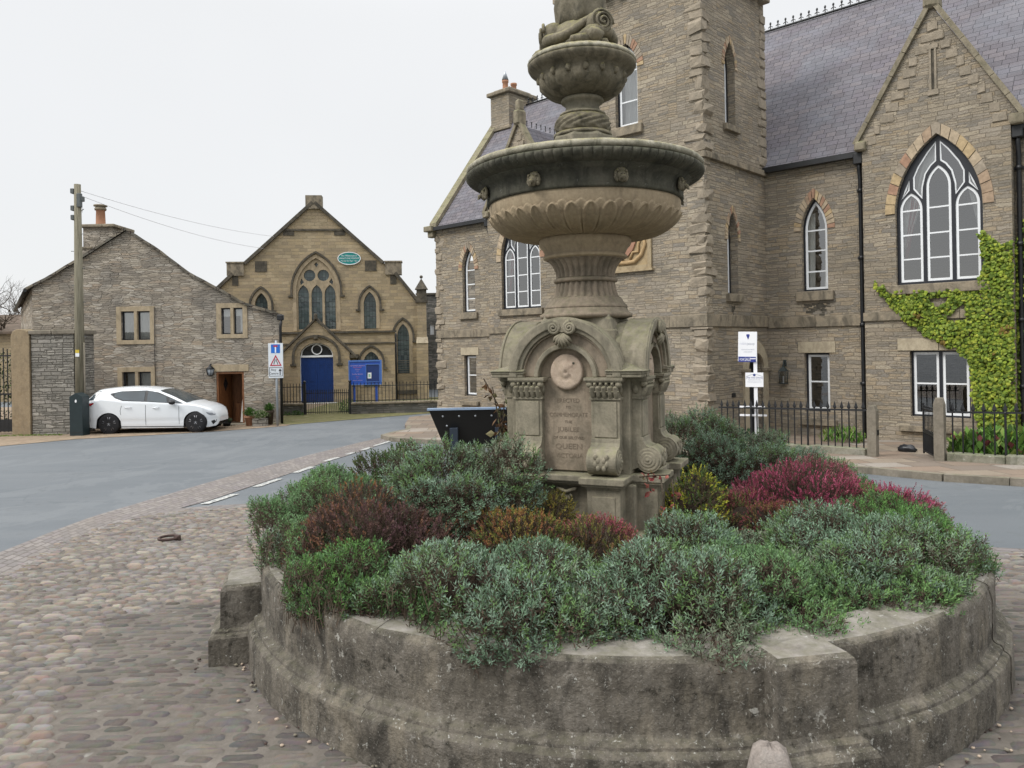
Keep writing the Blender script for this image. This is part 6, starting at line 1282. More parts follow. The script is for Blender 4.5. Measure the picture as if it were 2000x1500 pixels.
m = MB(); m.box(-.68, .68, -.3, .9, -.3, 3.25); m.build('wall', m_wall, t); m = MB(); m.lump(-.74, -.01, -.36, .95, 3.25, 3.37, 0, .25); m.lump(.01, .76, -.36, .95, 3.24, 3.38, 0, .25); m.build('coping_slab', m_kerb, t)
t = thing('stone_gatepost', 'tall rounded-top tan stone gatepost left of the wall end', 'gatepost', (-15.80, 24.9, g(0, 24.9)))
m = MB(); P_ = [(-.3, -.2), (.3, -.2), (.30, 3.2), (.24, 3.36), (.1, 3.42), (-.12, 3.42), (-.24, 3.36), (-.30, 3.2)]; m.prism(P_, XZ(-.25), 0, .5); m.build('post', stone('tan_post_stone', [(.25, .19, .12), (.33, .26, .17), (.29, .23, .15)], 1.3, (.14, .11, .08), .4, .2, .3, bump=.012), t, bevel=.04)
t = thing('tall_iron_gate', 'tall black iron gate at the far left edge', 'gate', (-16.9, 25.1, g(0, 25.1))); m = MB()
for i in range(13): m.box(-.78 + i * .13, -.755 + i * .13, -.012, .012, .08, 3.0 - .12 * abs(i - 6) ** .5)
for z in (.1, 1.3, 2.55): m.box(-.8, .8, -.02, .02, z, z + .05)
m.box(-.8, .8, -.008, .008, .1, .5); m.build('gate_leaf', m_black, t)
t = thing('garden_hedge', 'dark hedge seen through the tall iron gate', 'hedge', (-18.2, 26.5, g(0, 26.5))); 
r = random.Random(9); V = []; F = []; C_ = []
for i in range(2600):
    p = Vector((r.uniform(-1.7, 1.5), r.uniform(-.3, .3), r.uniform(0, 2.7))); d = Vector((r.gauss(0, 1), r.gauss(-1, .6), r.gauss(.3, 1))).normalized(); s_ = d.cross(Vector((0, 0, 1))).normalized() * .03; o = len(V); c = r.choice([(.04, .07, .025), (.06, .10, .03), (.03, .05, .02)]); V += [p, p + d * .05 + s_, p + d * .11, p + d * .05 - s_]; F.append((o, o + 1, o + 2, o + 3)); C_ += [(*c, 1)] * 4
me = bpy.data.meshes.new('leaves'); me.from_pydata(V, [], F); me.color_attributes.new('tint', 'FLOAT_COLOR', 'POINT').data.foreach_set('color', np.array(C_, dtype=np.float32).ravel()); me.materials.append(m_leaf); o = bpy.data.objects.new('leaves', me); COL.objects.link(o); o.parent = t
tuft('grass_tuft', 'patch of grass at the foot of the gatepost and wall end', -100, 0, 1.1, .15, .06, [(.10, .17, .03), (.15, .22, .05)], 420, (.07, .01), 8)
bpy.data.objects['grass_tuft'].location = (-15.4, 24.4, g(0, 24.4)); bpy.data.objects['grass_tuft'].rotation_euler = (0, 0, 0)
# bare tree
t = thing('bare_tree', 'bare branched tree beyond the roofs at the left edge', 'tree', (-30.9, 46, -1.1)); m = MB(); tw_ = MB(); r = random.Random(21)
def branch(p, d, L, rad, lev):
    pts = [p]; n = 5
    for i in range(n): d = (d + Vector((r.gauss(0, .16), r.gauss(0, .16), r.gauss(0.02, .1)))).normalized(); pts.append(pts[-1] + d * L / n)
    (m if lev == 0 else tw_).tube(pts, [rad * (1 - .55 * i / n) for i in range(n + 1)], 8 if lev < 2 else 3, cap=lev < 2)
    if lev < 5:
        for k in range(4 if lev else 6):
            i = r.randrange(2, n + 1); a = d.cross(Vector((r.gauss(0, 1), r.gauss(0, 1), r.gauss(0, 1)))).normalized(); branch(pts[i], (d + a * r.uniform(.5, 1)).normalized(), L * r.uniform(.55, .75), rad * .5, lev + 1)
branch(Vector((0, 0, 0)), Vector((.05, 0, 1)), 4.3, .24, 0); m.build('trunk', m_bark, t); tw_.build('branches', m_bark, t, fix=False)
# road sign
t = thing('road_sign', 'white road sign plate with blue and red symbols on a grey post by the cottage', 'road sign', (-8.14, 26.5, g(0, 26.5)), R(0)); gz = g(0, 26.5)
gp = plain('galvanised_post', (.36, .39, .42), .45, .5, .5); m = MB(); m.tube([(0, 0, -.05), (0, 0, 2.95)], .042, 12); m.build('post', gp, t); m = MB(); m.box(-.255, .255, -.07, -.055, 1.66, 2.86); sb = m.build('sign_plate', plain('reflective_white', (.62, .66, .70), .4, .5, var=.03), t, bevel=.005)
bl = plain('sign_blue', (.01, .13, .50), .4, .5); re_ = plain('sign_red', (.40, .02, .045), .4, .5); bk = plain('sign_black', (.02, .02, .025), .5); m = MB(); m.box(-.155, .155, -.074, -.0701, 2.52, 2.82); m.build('blue_panel', bl, sb); m = MB(); m.box(-.022, .022, -.077, -.0741, 2.53, 2.73); m.build('white_stem', m_white, sb); m = MB(); m.box(-.07, .07, -.078, -.0741, 2.73, 2.785); m.build('red_bar', re_, sb)
m = MB(); m.ring([(-.205, 2.08), (.205, 2.08), (0, 2.46)], [(-.145, 2.115), (.145, 2.115), (0, 2.385)], XZ(), -.076, -.0701); m.build('red_triangle', re_, sb); m = MB()
for s_ in (-1, 1): m.bar([(s_ * .065, 2.13), (s_ * .055, 2.19), (s_ * .025, 2.25), (s_ * .025, 2.31)], .022, XZ(), -.075, -.0702)
m.build('narrowing_symbol', bk, sb); m = MB(); m.ring(rect(-.225, .225, 1.72, 2.03), rect(-.21, .21, 1.735, 2.015), XZ(), -.074, -.0701); m.build('border', bk, sb)
txt('Any', .115, sb, TM(-.08, -.0725, 1.945), bk); txt('Centre', .115, sb, TM(-.075, -.0725, 1.82), bk); m = MB(); m.prism([(.13, 1.76), (.16, 1.76), (.16, 1.90), (.20, 1.90), (.145, 1.99), (.09, 1.90), (.13, 1.90)], XZ(), -.074, -.0701); m.build('arrow', bk, sb)
# information lectern seen from behind
t = thing('information_lectern', 'black information lectern seen from behind, left of the fountain pedestal', 'lectern', (-.42, 8.5, g(0, 8.5))); gz = g(0, 8.5); bz = lambda z: z - gz; dk = plain('black_bronze_panel', (.012, .013, .014), .45, .4); nv = plain('blue_grey_post', (.022, .032, .048), .5, .4)
Fp = lambda x, z, d: (x, d + (1.0 - z) * .35, bz(z)); o = [(-.51, 1.0), (.51, 1.0), (.39, .66), (.35, .59), (.28, .555), (-.28, .555), (-.35, .59), (-.39, .66)]
m = MB(); m.prism(o[::-1], Fp, -.02, .01); m.build('panel', dk, t); m = MB(); m.box(-.53, .53, -.035, .03, bz(1.0), bz(1.022)); m.build('top_edge', plain('pale_blue_edge', (.22, .30, .42), .4, .5), t)
for x in (-.24, .26): m = MB(); m.box(x - .045, x + .045, -.03, .05, -.1, bz(.80)); m.build('post', nv, t, bevel=.004)
m = MB()
for x, z in ((-.36, .93), (-.18, .93), (.0, .93), (.18, .93), (.36, .93), (-.32, .82), (.33, .82)): p = Fp(x, z, -.022); m.sphere(p, .012, 8, 0, (1, .5, 1))
m.build('bolt', gp, t)

# ================================================================ white car
def car():
    t = thing('parked_car', 'white five door hatchback with black wheels parked in front of the cottage', 'car', (-11.55, 25.5, g(0, 25.5)), R(2)); L = 4.36
    TOP = [(0, .98), (.02, 1.06), (.07, 1.12), (.40, 1.425), (.8, 1.462), (1.26, 1.475), (1.75, 1.455), (2.23, 1.385), (2.75, 1.18), (3.26, .93), (3.45, .885), (3.67, .845), (3.95, .775), (4.15, .69), (4.28, .60), (4.36, .45)]
    def wx_(x): return 3.5 + (x - 3.5) * .70 if x > 3.5 else (.76 - (.76 - x) * 1.08 if x < .76 else x)
    def lerp(T, x):
        if x <= T[0][0]: return T[0][1]
        for (a, b), (c, d) in zip(T, T[1:]):
            if x <= c: return b + (d - b) * (x - a) / (c - a)
        return T[-1][1]
    BELT = [(0, .96), (.5, 1.12), (1.2, 1.04), (2.0, 1.0), (2.7, .95), (3.3, .90), (3.7, .83), (4.15, .68), (4.36, .44)]
    WX = (.76, 3.50); WR = .335
    def bot(x):
        z = lerp([(0, .42), (.08, .25), (.35, .2), (4.0, .17), (4.3, .2), (4.36, .32)], x)
        for wx in WX:
            if abs(x - wx) < .395: z = max(z, .30 + math.sqrt(max(0, .395 ** 2 - (x - wx) ** 2)) * 1.0)
        return z
    HWD = [(0, .66), (.06, .76), (.3, .86), (.9, .895), (2, .90), (3.3, .89), (3.8, .85), (4.1, .74), (4.28, .58), (4.36, .42)]
    def W(x, z):
        w0 = lerp(HWD, x); bz_ = lerp(BELT, x)
        if z > bz_: return w0 - .02 - (z - bz_) * .52 - max(0, z - 1.38) * 1.6
        w_ = w0 - .02 * max(0, 1 - (z - .2) / .25) + .012 * math.sin((z - .2) / max(.1, bz_ - .2) * math.pi) - .012 * math.exp(-((z - .42) / .05) ** 2)
        return w_
    xs_ = sorted(set([i * L / 96 for i in range(97)] + [w_ + s_ * .395 for w_ in WX for s_ in (-1, 1)])); m = MB(); rows = 16; vs = []
    for x in xs_:
        b_, tp, bl_ = bot(x), lerp(TOP, x), min(lerp(BELT, x), lerp(TOP, x) - .01); b_ = min(b_, bl_ - .02); prof = []
        for j in range(rows): z = b_ + (bl_ - b_) * j / (rows - 1); prof.append((W(x, z), z))
        for j in range(1, 7): z = bl_ + (tp - bl_) * j / 6 * .985; prof.append((W(x, z), z))
        wt = prof[-1][0]; prof += [(wt * .8, tp + .012), (wt * .4, tp + .03), (0, tp + .035)]
        row = [(x, -a, z) for a, z in prof] + [(x, a, z) for a, z in prof[:-1][::-1]]; vs += row
    n = len(row); m.add(vs, [[i * n + j, (i + 1) * n + j, (i + 1) * n + j + 1, i * n + j + 1] for i in range(len(xs_) - 1) for j in range(n - 1)], 0, True); m.add(vs[:n], [list(range(n))]); m.add(vs[-n:], [list(range(n))])
    m.v = [(wx_(x), y, z) for x, y, z in m.v]; X = Matrix.Translation((-L / 2, 0, 0)); cp = N('white_car_paint'); cp.fin((.70, .73, .76), .25, None, spec=.5); cp.p.inputs['Coat Weight'].default_value = .6; cp.p.inputs['Coat Roughness'].default_value = .08
    bd = m.xform(X).build('body', cp.mat, t)
    def side(poly, name, mat, off=.006, sub=3, y=-1, par=None, th=0):
        from mathutils.geometry import tessellate_polygon as tp_
        xs2 = [p[0] for p in poly]; bm_ = []; P_ = []
        for i in range(len(poly)):
            a, b = Vector(poly[i]), Vector(poly[(i + 1) % len(poly)]); k = max(1, int((b - a).length / .08)); P_ += [a.lerp(b, j / k) for j in range(k)]
        nb = len(P_); q = list(P_); zz = [p[1] for p in poly]; x = min(xs2) + .04
        while x < max(xs2):
            z = min(zz) + .03
            while z < max(zz):
                if point_in([tuple(p) for p in poly], x, z): q.append(Vector((x, z)))
                z += .06
            x += .08
        v, e, f_, *_ = delaunay_2d_cdt(q, [], [list(range(nb))], 1, 1e-4); mm = MB(); mm.add([(wx_(p.x), y * (W(p.x, p.y) + off), p.y) for p in v], f_, 0, True); return mm.xform(X).build(name, mat, par or t)
    gls = plain('tinted_car_glass', (.035, .05, .06), .05, .8, var=.4, scale=.8)
    WIN = [(.76, 1.30), (1.1, 1.372), (1.9, 1.385), (2.28, 1.315), (2.62, 1.17), (3.10, .955), (2.75, .965), (1.95, 1.02), (1.2, 1.065), (.93, 1.17)]
    for y in (-1, 1):
        side(WIN, 'window_surround', m_black, .014, y=y); side([(.84, 1.285), (1.1, 1.35), (1.86, 1.362), (1.88, 1.045), (1.22, 1.09), (.98, 1.18)], 'side_window', gls, .022, y=y); side([(1.95, 1.36), (2.24, 1.30), (2.55, 1.17), (2.60, .99), (1.96, 1.04)], 'side_window', gls, .022, y=y); side([(2.66, 1.13), (3.03, .965), (2.68, .985)], 'quarter_window', gls, .022, y=y)
        side([(.02, .99), (.03, .93), (.22, .925), (.33, 1.0), (.30, 1.02)], 'tail_light', plain('red_lamp_glass', (.35, .01, .015), .15, .6), .008, y=y)
        side([(3.93, .66), (4.24, .60), (4.27, .54), (4.12, .54), (3.98, .60)], 'headlight', plain('headlamp_glass', (.25, .27, .30), .08, .8), .008, y=y)
        side([(4.12, .36), (4.3, .40), (4.29, .33), (4.18, .24)], 'fog_lamp_recess', m_black, .008, y=y); side([(.55, .26), (.56, .24), (3.6, .20), (3.6, .225)], 'sill_strip', m_black, .006, y=y)  # thin black strip low along each side of the body
    mm = MB()
    for x0, z0, z1 in ((1.93, .27, 1.01), (2.98, .30, .93)): mm.add([(x0 + dx, -(W(x0 + dx, z0 + (z1 - z0) * j / 8) + .003), z0 + (z1 - z0) * j / 8) for j in range(9) for dx in (-.006, .006)], [[2 * j, 2 * j + 1, 2 * j + 3, 2 * j + 2] for j in range(8)])
    pts = [(1.15, .62), (1.13, .75), (1.17, .9), (1.22, 1.04)]; mm.add([(x + dx, -(W(x + dx, z) + .003), z) for x, z in pts for dx in (-.006, .006)], [[2 * j, 2 * j + 1, 2 * j + 3, 2 * j + 2] for j in range(3)]); mm.xform(X).build('door_seams', m_black, bd)
    for x0, z0 in ((1.28, .86), (2.16, .84)): mm = MB(); mm.tube([(x0, -W(x0, z0) - .004, z0), (x0 + .03, -W(x0, z0) - .035, z0), (x0 + .17, -W(x0, z0) - .035, z0), (x0 + .2, -W(x0, z0) - .004, z0)], .014, 6); mm.xform(X).build('door_handle', cp.mat, t)
    for y in (-1, 1): mm = MB(); mm.sphere((2.80, y * 1.0, 1.0), .10, 12, 0, (1.1, .9, .75)); mm.tube([(2.76, y * .84, .95), (2.8, y * .96, .97)], .03, 6); mm.xform(X).build('wing_mirror', m_black, t)
    mm = MB(); top = lambda x, k: (x, 0, 0)
    def over(x0, x1, name, mat, k0=.95, o=.006):
        mm = MB(); n = 8; vs = []
        for i in range(n + 1):
            x = x0 + (x1 - x0) * i / n; tp = lerp(TOP, x); wt = W(x, tp * .985)
            for a, dz in ((-1, 0), (-.8, .012), (-.4, .03), (0, .035), (.4, .03), (.8, .012), (1, 0)): vs.append((x, a * wt * k0, tp + dz + o))
        mm.add(vs, [[i * 7 + j, i * 7 + j + 1, (i + 1) * 7 + j + 1, (i + 1) * 7 + j] for i in range(n) for j in range(6)], 0, True); return mm.xform(X).build(name, mat, t)
    over(2.30, 3.20, 'windscreen', gls); over(.09, .38, 'rear_window', gls, .93)
    side([(.10, 1.10), (.38, 1.385), (.50, 1.39), (.27, 1.12)], 'rear_quarter_glass', gls, .018); side([(.10, 1.10), (.38, 1.385), (.50, 1.39), (.27, 1.12)], 'rear_quarter_glass', gls, .018, y=1)
    mm = MB(); mm.box(.12, 4.2, -.72, .72, .16, .5); 
    for wx in WX: mm.lathe([(.39, -.88), (.39, -.6)], 24); 
    mm = MB(); mm.box(.15, 3.9, -.70, .70, .17, .62); mm.xform(X).build('underbody', m_black, t)
    tyr = plain('tyre_rubber', (.022, .022, .024), .85, .2); rim = plain('black_alloy', (.16, .16, .17), .3, .5, .7)
    for wx in WX:
        for y in (-1, 1):
            mm = MB(); mm.lathe([(.215, -.02), (.235, -.10), (.31, -.105), (.33, -.08), (.335, 0), (.33, .08), (.31, .105), (.2, .1)], 36)
            Mx = X @ Matrix.Translation((wx, y * .80, .335)) @ Matrix.Rotation(R(-90 * y), 4, 'X'); mm.xform(Mx @ Matrix.Diagonal((1, 1, -1, 1)) if False else Mx); w_ = mm.build('wheel', tyr, t)
            mm = MB(); mm.lathe([(.24, .085), (.232, .10), (.222, .085), (.21, .03), (.01, .02)], 36); 
            for k in range(5):
                for dd in (-.17, .17): a = 2 * math.pi * k / 5 + .3; b = a + dd; mm.tube([(.03 * math.cos(a), .03 * math.sin(a), .075), (.13 * math.cos(a + dd * .6), .13 * math.sin(a + dd * .6), .082), (.225 * math.cos(b), .225 * math.sin(b), .088)], [.03, .018, .02], 6)
            mm.lathe([(.05, .08), (.045, .098), (.01, .10)], 12); mm.xform(Mx); mm.build('rim', rim, w_); mm = MB(); mm.lathe([(.022, .099), (.02, .106), (.001, .107)], 10); mm.xform(Mx); mm.build('hub_cap', gp, w_)
car()
# ================================================================ planting
def shrub(name, label, cx, cy, rx, ry, zt, kind, seed, z0=.45, dens=1.0):
    rs = np.random.RandomState(seed); rz = zt - z0
    K = dict(lav=(.080, 14, .025, .0058, 1900, .9), grn=(.078, 15, .022, .0054, 1800, .85), hea=(.065, 13, .017, .0055, 2300, .6), heb=(.08, 13, .018, .0085, 1200, .6), yel=(.08, 13, .018, .0085, 1000, .6), fine=(.078, 15, .022, .0056, 1800, .85))[kind]
    L0, nl, ll, lw, dn, spread = K; PALS = PAL[name if name in PAL else kind]; area = math.pi * 1.25 * (rx * ry + (rx + ry) / 2 * rz); n = int(dn * area * dens)
    th = rs.uniform(0, 2 * np.pi, n); cp_ = rs.uniform(-.12, 1, n); sp_ = np.sqrt(1 - cp_ ** 2); d = np.stack([np.cos(th) * sp_, np.sin(th) * sp_, cp_], 1)
    ph = rs.uniform(0, 6.28, (5, 3)); fr = rs.uniform(2.5, 6.5, (5, 3)); lump = sum(np.sin((d * fr[i]).sum(1) + ph[i].sum()) for i in range(5)) / 5
    nc = max(7, int(area * 11)); ct_ = rs.uniform(0, 2 * np.pi, nc); cc_ = rs.uniform(-.1, 1, nc); cs_ = np.sqrt(1 - cc_ ** 2); cd_ = np.stack([np.cos(ct_) * cs_, np.sin(ct_) * cs_, cc_], 1)
    cz = rs.uniform(-.13, .13, nc); dot = d @ cd_.T; ci = dot.argmax(1); dm = np.arccos(np.clip(dot.max(1), -1, 1)) * math.sqrt(nc) / 2.2; tilt = (d - cd_[ci]) * np.array([rx, ry, rz])
    rad = 1 + .08 * lump + cz[ci] + .10 - .30 * np.clip(dm, 0, 1.15) ** 2 + rs.normal(0, .028, n) - .22 * (rs.rand(n) < .22) * rs.rand(n); S = np.array([rx, ry, rz]); p = d * S * rad[:, None] + np.array([cx, cy, z0])
    nr = d / S; nr /= np.linalg.norm(nr, axis=1)[:, None]; ax = nr * .75 + np.array([0, 0, .45]) + tilt * 2.2 + rs.normal(0, .24, (n, 3)); ax /= np.linalg.norm(ax, axis=1)[:, None]
    rr = np.hypot(p[:, 0] - PC[0], p[:, 1] - PC[1]); c, s = math.cos(-FA), math.sin(-FA); lx = (p[:, 0] - FT[0]) * c - (p[:, 1] - FT[1]) * s; ly = (p[:, 0] - FT[0]) * s + (p[:, 1] - FT[1]) * c
    edge = 2.13 + .08 * np.sin(np.arctan2(p[:, 1] - PC[1], p[:, 0] - PC[0]) * 13 + 1.2) ; keep = (rr < edge) & ~((abs(lx) < .5) & (abs(ly) < .5)) & (p[:, 2] > .5)
    p, ax, lump, cp_ = p[keep], ax[keep], lump[keep], cp_[keep]; n = len(p); L = L0 * rs.uniform(.65, 1.35, n)
    a1 = np.cross(ax, rs.normal(0, 1, (n, 3))); a1 /= np.linalg.norm(a1, axis=1)[:, None]; a2 = np.cross(ax, a1)
    base = p - ax * (L * .85)[:, None]; t = np.linspace(.12, 1, nl)[None, :] + rs.uniform(-.03, .03, (n, nl)); q = base[:, None, :] + ax[:, None, :] * (t * L[:, None])[:, :, None]
    ang = np.arange(nl)[None, :] * 2.4 + rs.uniform(0, 6.28, n)[:, None]; rd = a1[:, None, :] * np.cos(ang)[:, :, None] + a2[:, None, :] * np.sin(ang)[:, :, None]
    open_ = (spread * (1.25 - .75 * np.clip(t, 0, 1)) + rs.normal(0, .08, (n, nl)))[:, :, None]; ld = ax[:, None, :] * (1 - open_ * .6) + rd * open_; ld /= np.linalg.norm(ld, axis=2)[:, :, None]
    wv_ = np.cross(ld, rd + ax[:, None, :] * .3 + rs.normal(0, .3, (n, nl, 3))); wv_ /= np.linalg.norm(wv_, axis=2)[:, :, None] + 1e-9
    ln = (ll * rs.uniform(.7, 1.3, (n, nl)) * (1.1 - .35 * np.clip(t, 0, 1)))[:, :, None]; wd = lw * rs.uniform(.8, 1.25, (n, nl))[:, :, None] * .5
    v = np.stack([q, q + ld * ln * .5 + wv_ * wd, q + ld * ln, q + ld * ln * .5 - wv_ * wd], 2).reshape(-1, 3)
    pal = np.array(PALS); k = rs.randint(0, len(pal), n); patch = (np.sin(p[:, 0] * 9 + seed) + np.sin(p[:, 1] * 11 + seed * 2) + np.sin(p[:, 2] * 13)) / 3; k = np.clip(((patch + 1) / 2 * len(pal) + rs.normal(0, .8, n)).astype(int), 0, len(pal) - 1)
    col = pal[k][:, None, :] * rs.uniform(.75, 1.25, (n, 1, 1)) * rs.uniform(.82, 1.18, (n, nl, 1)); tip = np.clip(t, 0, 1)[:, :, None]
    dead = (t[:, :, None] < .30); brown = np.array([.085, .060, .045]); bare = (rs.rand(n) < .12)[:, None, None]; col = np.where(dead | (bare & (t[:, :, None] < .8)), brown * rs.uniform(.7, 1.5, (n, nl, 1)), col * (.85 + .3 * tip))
    # stems
    sw = a1 * .0017; sv = np.stack([base - ax * (L * .6)[:, None] + sw, base - ax * (L * .6)[:, None] - sw, base + ax * (L * .8)[:, None] - sw, base + ax * (L * .8)[:, None] + sw], 1).reshape(-1, 3); scol = np.tile(np.array([.10, .075, .055]), (n * 4, 1))
    V = np.concatenate([v, sv]); C_ = np.concatenate([np.repeat(col.reshape(-1, 3), 4, 0), scol]); C_ = np.concatenate([C_, np.ones((len(C_), 1))], 1); nf = len(V) // 4
    t_ = thing(name, label, 'shrub', (cx, cy, z0)); V = V - np.array([cx, cy, z0])
    me = bpy.data.meshes.new('foliage'); me.vertices.add(len(V)); me.vertices.foreach_set('co', V.astype(np.float32).ravel()); me.loops.add(nf * 4); me.loops.foreach_set('vertex_index', np.arange(nf * 4, dtype=np.int32)); me.polygons.add(nf); me.polygons.foreach_set('loop_start', np.arange(0, nf * 4, 4, dtype=np.int32)); me.polygons.foreach_set('loop_total', np.full(nf, 4, dtype=np.int32)); me.update(calc_edges=True)
    me.color_attributes.new('tint', 'FLOAT_COLOR', 'POINT').data.foreach_set('color', C_.astype(np.float32).ravel()); me.materials.append(m_leaf); o = bpy.data.objects.new('foliage', me); COL.objects.link(o); o.parent = t_
    m = MB(); m.sphere((0, 0, 0), 1, 24, 0, (1, 1, 1), .2, seed); m.v = [(x * rx * .70, y * ry * .70, max(-.1, z * rz * .66)) for x, y, z in m.v]
    for i_, (x, y, z) in enumerate(m.v):
        ex, ey = x + cx - PC[0], y + cy - PC[1]; e = math.hypot(ex, ey)
        if e > 1.86: m.v[i_] = (PC[0] - cx + ex * 1.86 / e, PC[1] - cy + ey * 1.86 / e, z)
    keep_v = [];
    m.build('woody_core', m_core, t_)
m_core = plain('shrub_deadwood', (.038, .028, .021), .95, .1, var=.5, scale=30, bump=.02)
PAL = dict(lav=[(.10, .16, .09), (.14, .215, .14), (.185, .26, .19), (.12, .20, .075), (.165, .24, .15), (.16, .19, .13)], grn=[(.08, .165, .05), (.10, .20, .055), (.10, .175, .08), (.11, .20, .08)],
           hea=[(.22, .05, .05), (.18, .14, .035), (.26, .07, .07), (.15, .15, .04), (.24, .11, .05)], fine=[(.10, .18, .075), (.14, .23, .115), (.12, .21, .075)],
           heb=[(.05, .085, .03), (.07, .11, .04), (.10, .12, .04), (.06, .09, .035)], yel=[(.07, .11, .03), (.30, .30, .04), (.12, .16, .04), (.38, .36, .06)],
           purple_heather=[(.11, .06, .065), (.14, .08, .07), (.20, .10, .06), (.07, .06, .05), (.20, .10, .04)],
           orange_heather=[(.26, .17, .05), (.20, .18, .045), (.28, .13, .06), (.12, .15, .04), (.20, .09, .06), (.13, .14, .05)],
           red_heather=[(.24, .07, .075), (.30, .09, .11), (.15, .13, .04), (.12, .14, .04), (.22, .13, .06), (.10, .12, .04)],
           pink_heather=[(.30, .06, .11), (.38, .09, .16), (.22, .045, .075), (.32, .12, .14), (.13, .13, .08), (.17, .07, .07)],
           russet_heather=[(.22, .08, .06), (.18, .12, .05), (.24, .07, .08), (.13, .14, .05), (.12, .13, .05)],
           golden_heather=[(.17, .15, .035), (.22, .18, .04), (.13, .13, .035), (.24, .12, .04)])
SH = [('santolina_bush', 'low green bush creeping along the rim beside the left pier', -1.08, 3.78, .42, .38, .70, 'grn'),
 ('santolina_bush', 'low green fringe along the rim between the left pier and the front', -.62, 3.36, .42, .30, .66, 'grn'),
 ('lavender_bush', 'low grey green fringe along the front rim', .15, 3.22, .45, .24, .68, 'lav'),
 ('lavender_bush', 'low sparse bush along the right rim under the largest bush', 1.62, 3.52, .45, .28, .68, 'fine'),
 ('lavender_bush', 'grey green lavender cushion at the front of the planter, below the inscription', -.15, 3.42, .60, .54, .79, 'lav'),
 ('santolina_bush', 'bright green feathery bush spilling over the left front of the planter wall', -.82, 3.62, .46, .50, .74, 'grn'),
 ('lavender_bush', 'grey green lavender bush trailing over the front wall left of the projecting pier', .66, 3.34, .50, .50, .77, 'lav'),
 ('lavender_bush', 'brownish grey bush hanging over the wall right above the projecting pier', 1.12, 3.44, .40, .48, .73, 'fine'),
 ('lavender_bush', 'largest rounded grey green bush at the right of the planter', 1.72, 3.94, .68, .62, .78, 'lav'),
 ('santolina_bush', 'green bush at the far right edge of the planter', 2.16, 4.42, .38, .74, .80, 'grn'),
 ('lavender_bush', 'grey green bush at the left edge of the planter beside the left pier', -1.16, 4.40, .44, .72, .90, 'fine'),
 ('lavender_bush', 'low green bush covering the left front edge of the planter', -1.12, 4.0, .38, .46, .74, 'lav'),
 ('hebe_bush', 'dark green hebe at the back left of the planter against the road', -.85, 5.75, .46, .45, .90, 'heb'),
 ('lavender_bush', 'green bush at the back left edge behind the purple heather', -1.24, 5.25, .42, .54, .86, 'fine'),
 ('lavender_bush', 'tall grey green lavender mound left of the fountain pedestal', -.32, 4.42, .60, .46, 1.14, 'lav'),
 ('purple_heather', 'dark purple bronze heather in the left of the planter', -.76, 4.03, .52, .38, .92, 'hea'),
 ('orange_heather', 'orange and gold heather in front of the lavender mound', .0, 4.0, .42, .34, .83, 'hea'),
 ('red_heather', 'red tipped heather in front of the fountain pedestal', .40, 3.96, .40, .34, .77, 'hea'),
 ('golden_heather', 'olive gold heather at the foot of the inscribed pedestal', .16, 4.26, .26, .20, .84, 'hea'),
 ('variegated_bush', 'yellow variegated bush just right of the pedestal', 1.02, 4.52, .28, .28, .92, 'yel'),
 ('pink_heather', 'magenta pink heather at the right of the planter', 1.86, 4.84, .74, .46, .87, 'hea'),
 ('russet_heather', 'russet red heather between the pink heather and the yellow bush', 1.40, 4.60, .40, .28, .84, 'hea'),
 ('lavender_bush', 'tall sprawling grey lavender behind and right of the pedestal', 1.52, 5.72, .80, .60, 1.10, 'lav'),
 ('lavender_bush', 'small green bush at the back right of the planter above the pink heather', 2.18, 5.45, .48, .36, .80, 'fine'),
 ('lavender_bush', 'low grey bush in the middle of the planter below the yellow bush', .98, 3.95, .34, .30, .80, 'lav')]
for i, a in enumerate(SH): shrub(*a, seed=i + 1)
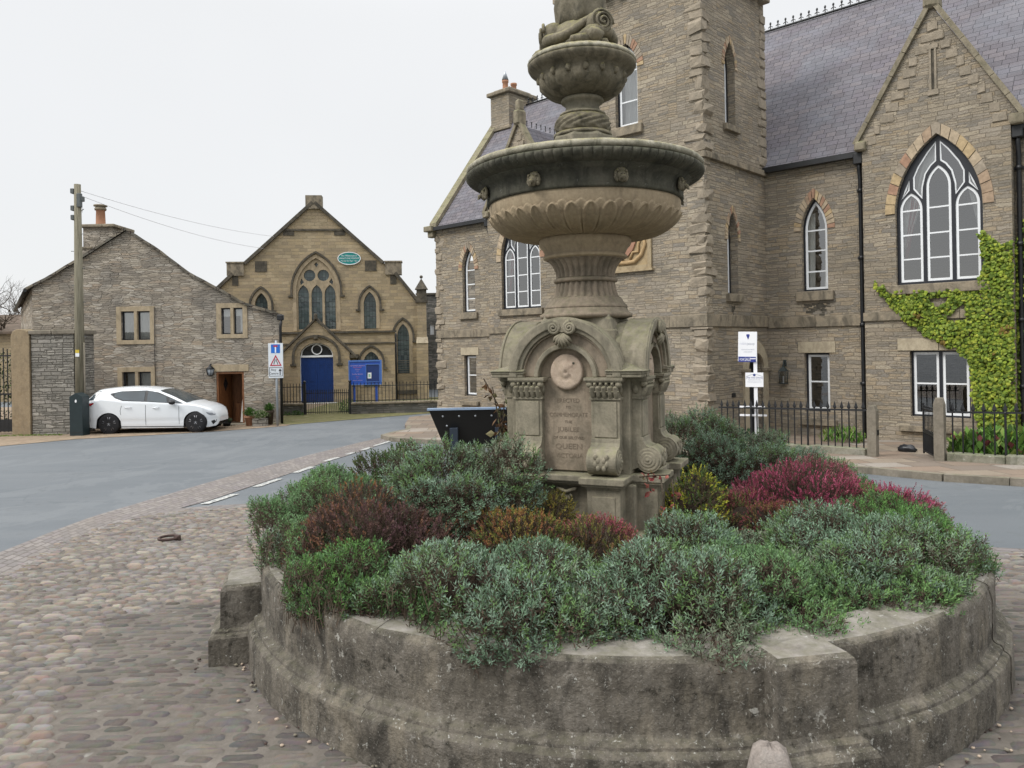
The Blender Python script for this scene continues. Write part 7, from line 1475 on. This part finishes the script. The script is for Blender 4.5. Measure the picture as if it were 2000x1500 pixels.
# withered plant and red creeper at the pedestal
def leafy(name, label, cat, o0, stems, cols, n, ls, seed, mat=m_bark):
    t = thing(name, label, cat, o0); r = random.Random(seed); m = MB()
    for s in stems: m.tube(s, .0045, 5)
    m.build('stems', mat, t); V = []; F = []; C_ = []
    for i in range(n):
        s = r.choice(stems); k = r.uniform(.25, len(s) - 1.001); a, b = Vector(s[int(k)]), Vector(s[int(k) + 1]); p = a.lerp(b, k % 1); d = Vector((r.gauss(0, 1), r.gauss(-.3, 1), r.gauss(-.2, .7))).normalized(); w_ = d.cross(Vector((r.gauss(0, 1), r.gauss(0, 1), r.gauss(0, 1)))).normalized(); L = ls * r.uniform(.5, 1.2); o = len(V); c = r.choice(cols); p = p + d * L * .3; kk = r.uniform(.7, 1.3)
        V += [p, p + d * L * .45 + w_ * L * .33, p + d * L, p + d * L * .45 - w_ * L * .33, p + d * L * .5 + d.cross(w_) * L * .12]; F += [(o, o + 1, o + 4), (o + 1, o + 2, o + 4), (o + 2, o + 3, o + 4), (o + 3, o, o + 4)]; C_ += [(*[q * kk for q in c], 1)] * 5
    me = bpy.data.meshes.new('leaves'); me.from_pydata(V, [], F); me.color_attributes.new('tint', 'FLOAT_COLOR', 'POINT').data.foreach_set('color', np.array(C_, dtype=np.float32).ravel()); me.materials.append(m_leaf); o = bpy.data.objects.new('leaves', me); COL.objects.link(o); o.parent = t
leafy('withered_shrub', 'withered brown leaved shrub standing behind the left side of the fountain pedestal', 'shrub', (-.08, 5.25, .9), [[(0, 0, -.4), (.02, 0, .1), (-.02, 0, .3), (-.06, 0, .52)], [(.03, 0, -.4), (.0, 0, .15), (.02, .02, .42)], [(-.02, 0, -.4), (-.04, 0, .1), (.0, .02, .35), (-.12, 0, .58)], [(0, 0, 0), (.05, .02, .25), (.06, .03, .38)]], [(.16, .09, .05), (.22, .13, .07), (.11, .07, .045), (.19, .17, .09), (.13, .14, .07)], 85, .065, 3)
leafy('red_creeper', 'thin red leaved creeper hanging from the right corner of the pedestal ledge', 'climbing plant', (.80, 4.33, .9), [[(-.1, -.02, .05), (0, -.03, .06), (.08, .02, .05)], [(.02, -.03, .05), (.03, -.05, -.1), (.02, -.05, -.28), (.03, -.06, -.42)], [(.1, .05, .02), (.11, .04, -.15), (.1, .04, -.3)], [(-.06, -.03, .05), (-.04, -.05, -.03)]], [(.24, .05, .05), (.18, .06, .05), (.26, .09, .07), (.13, .10, .05)], 60, .038, 4)
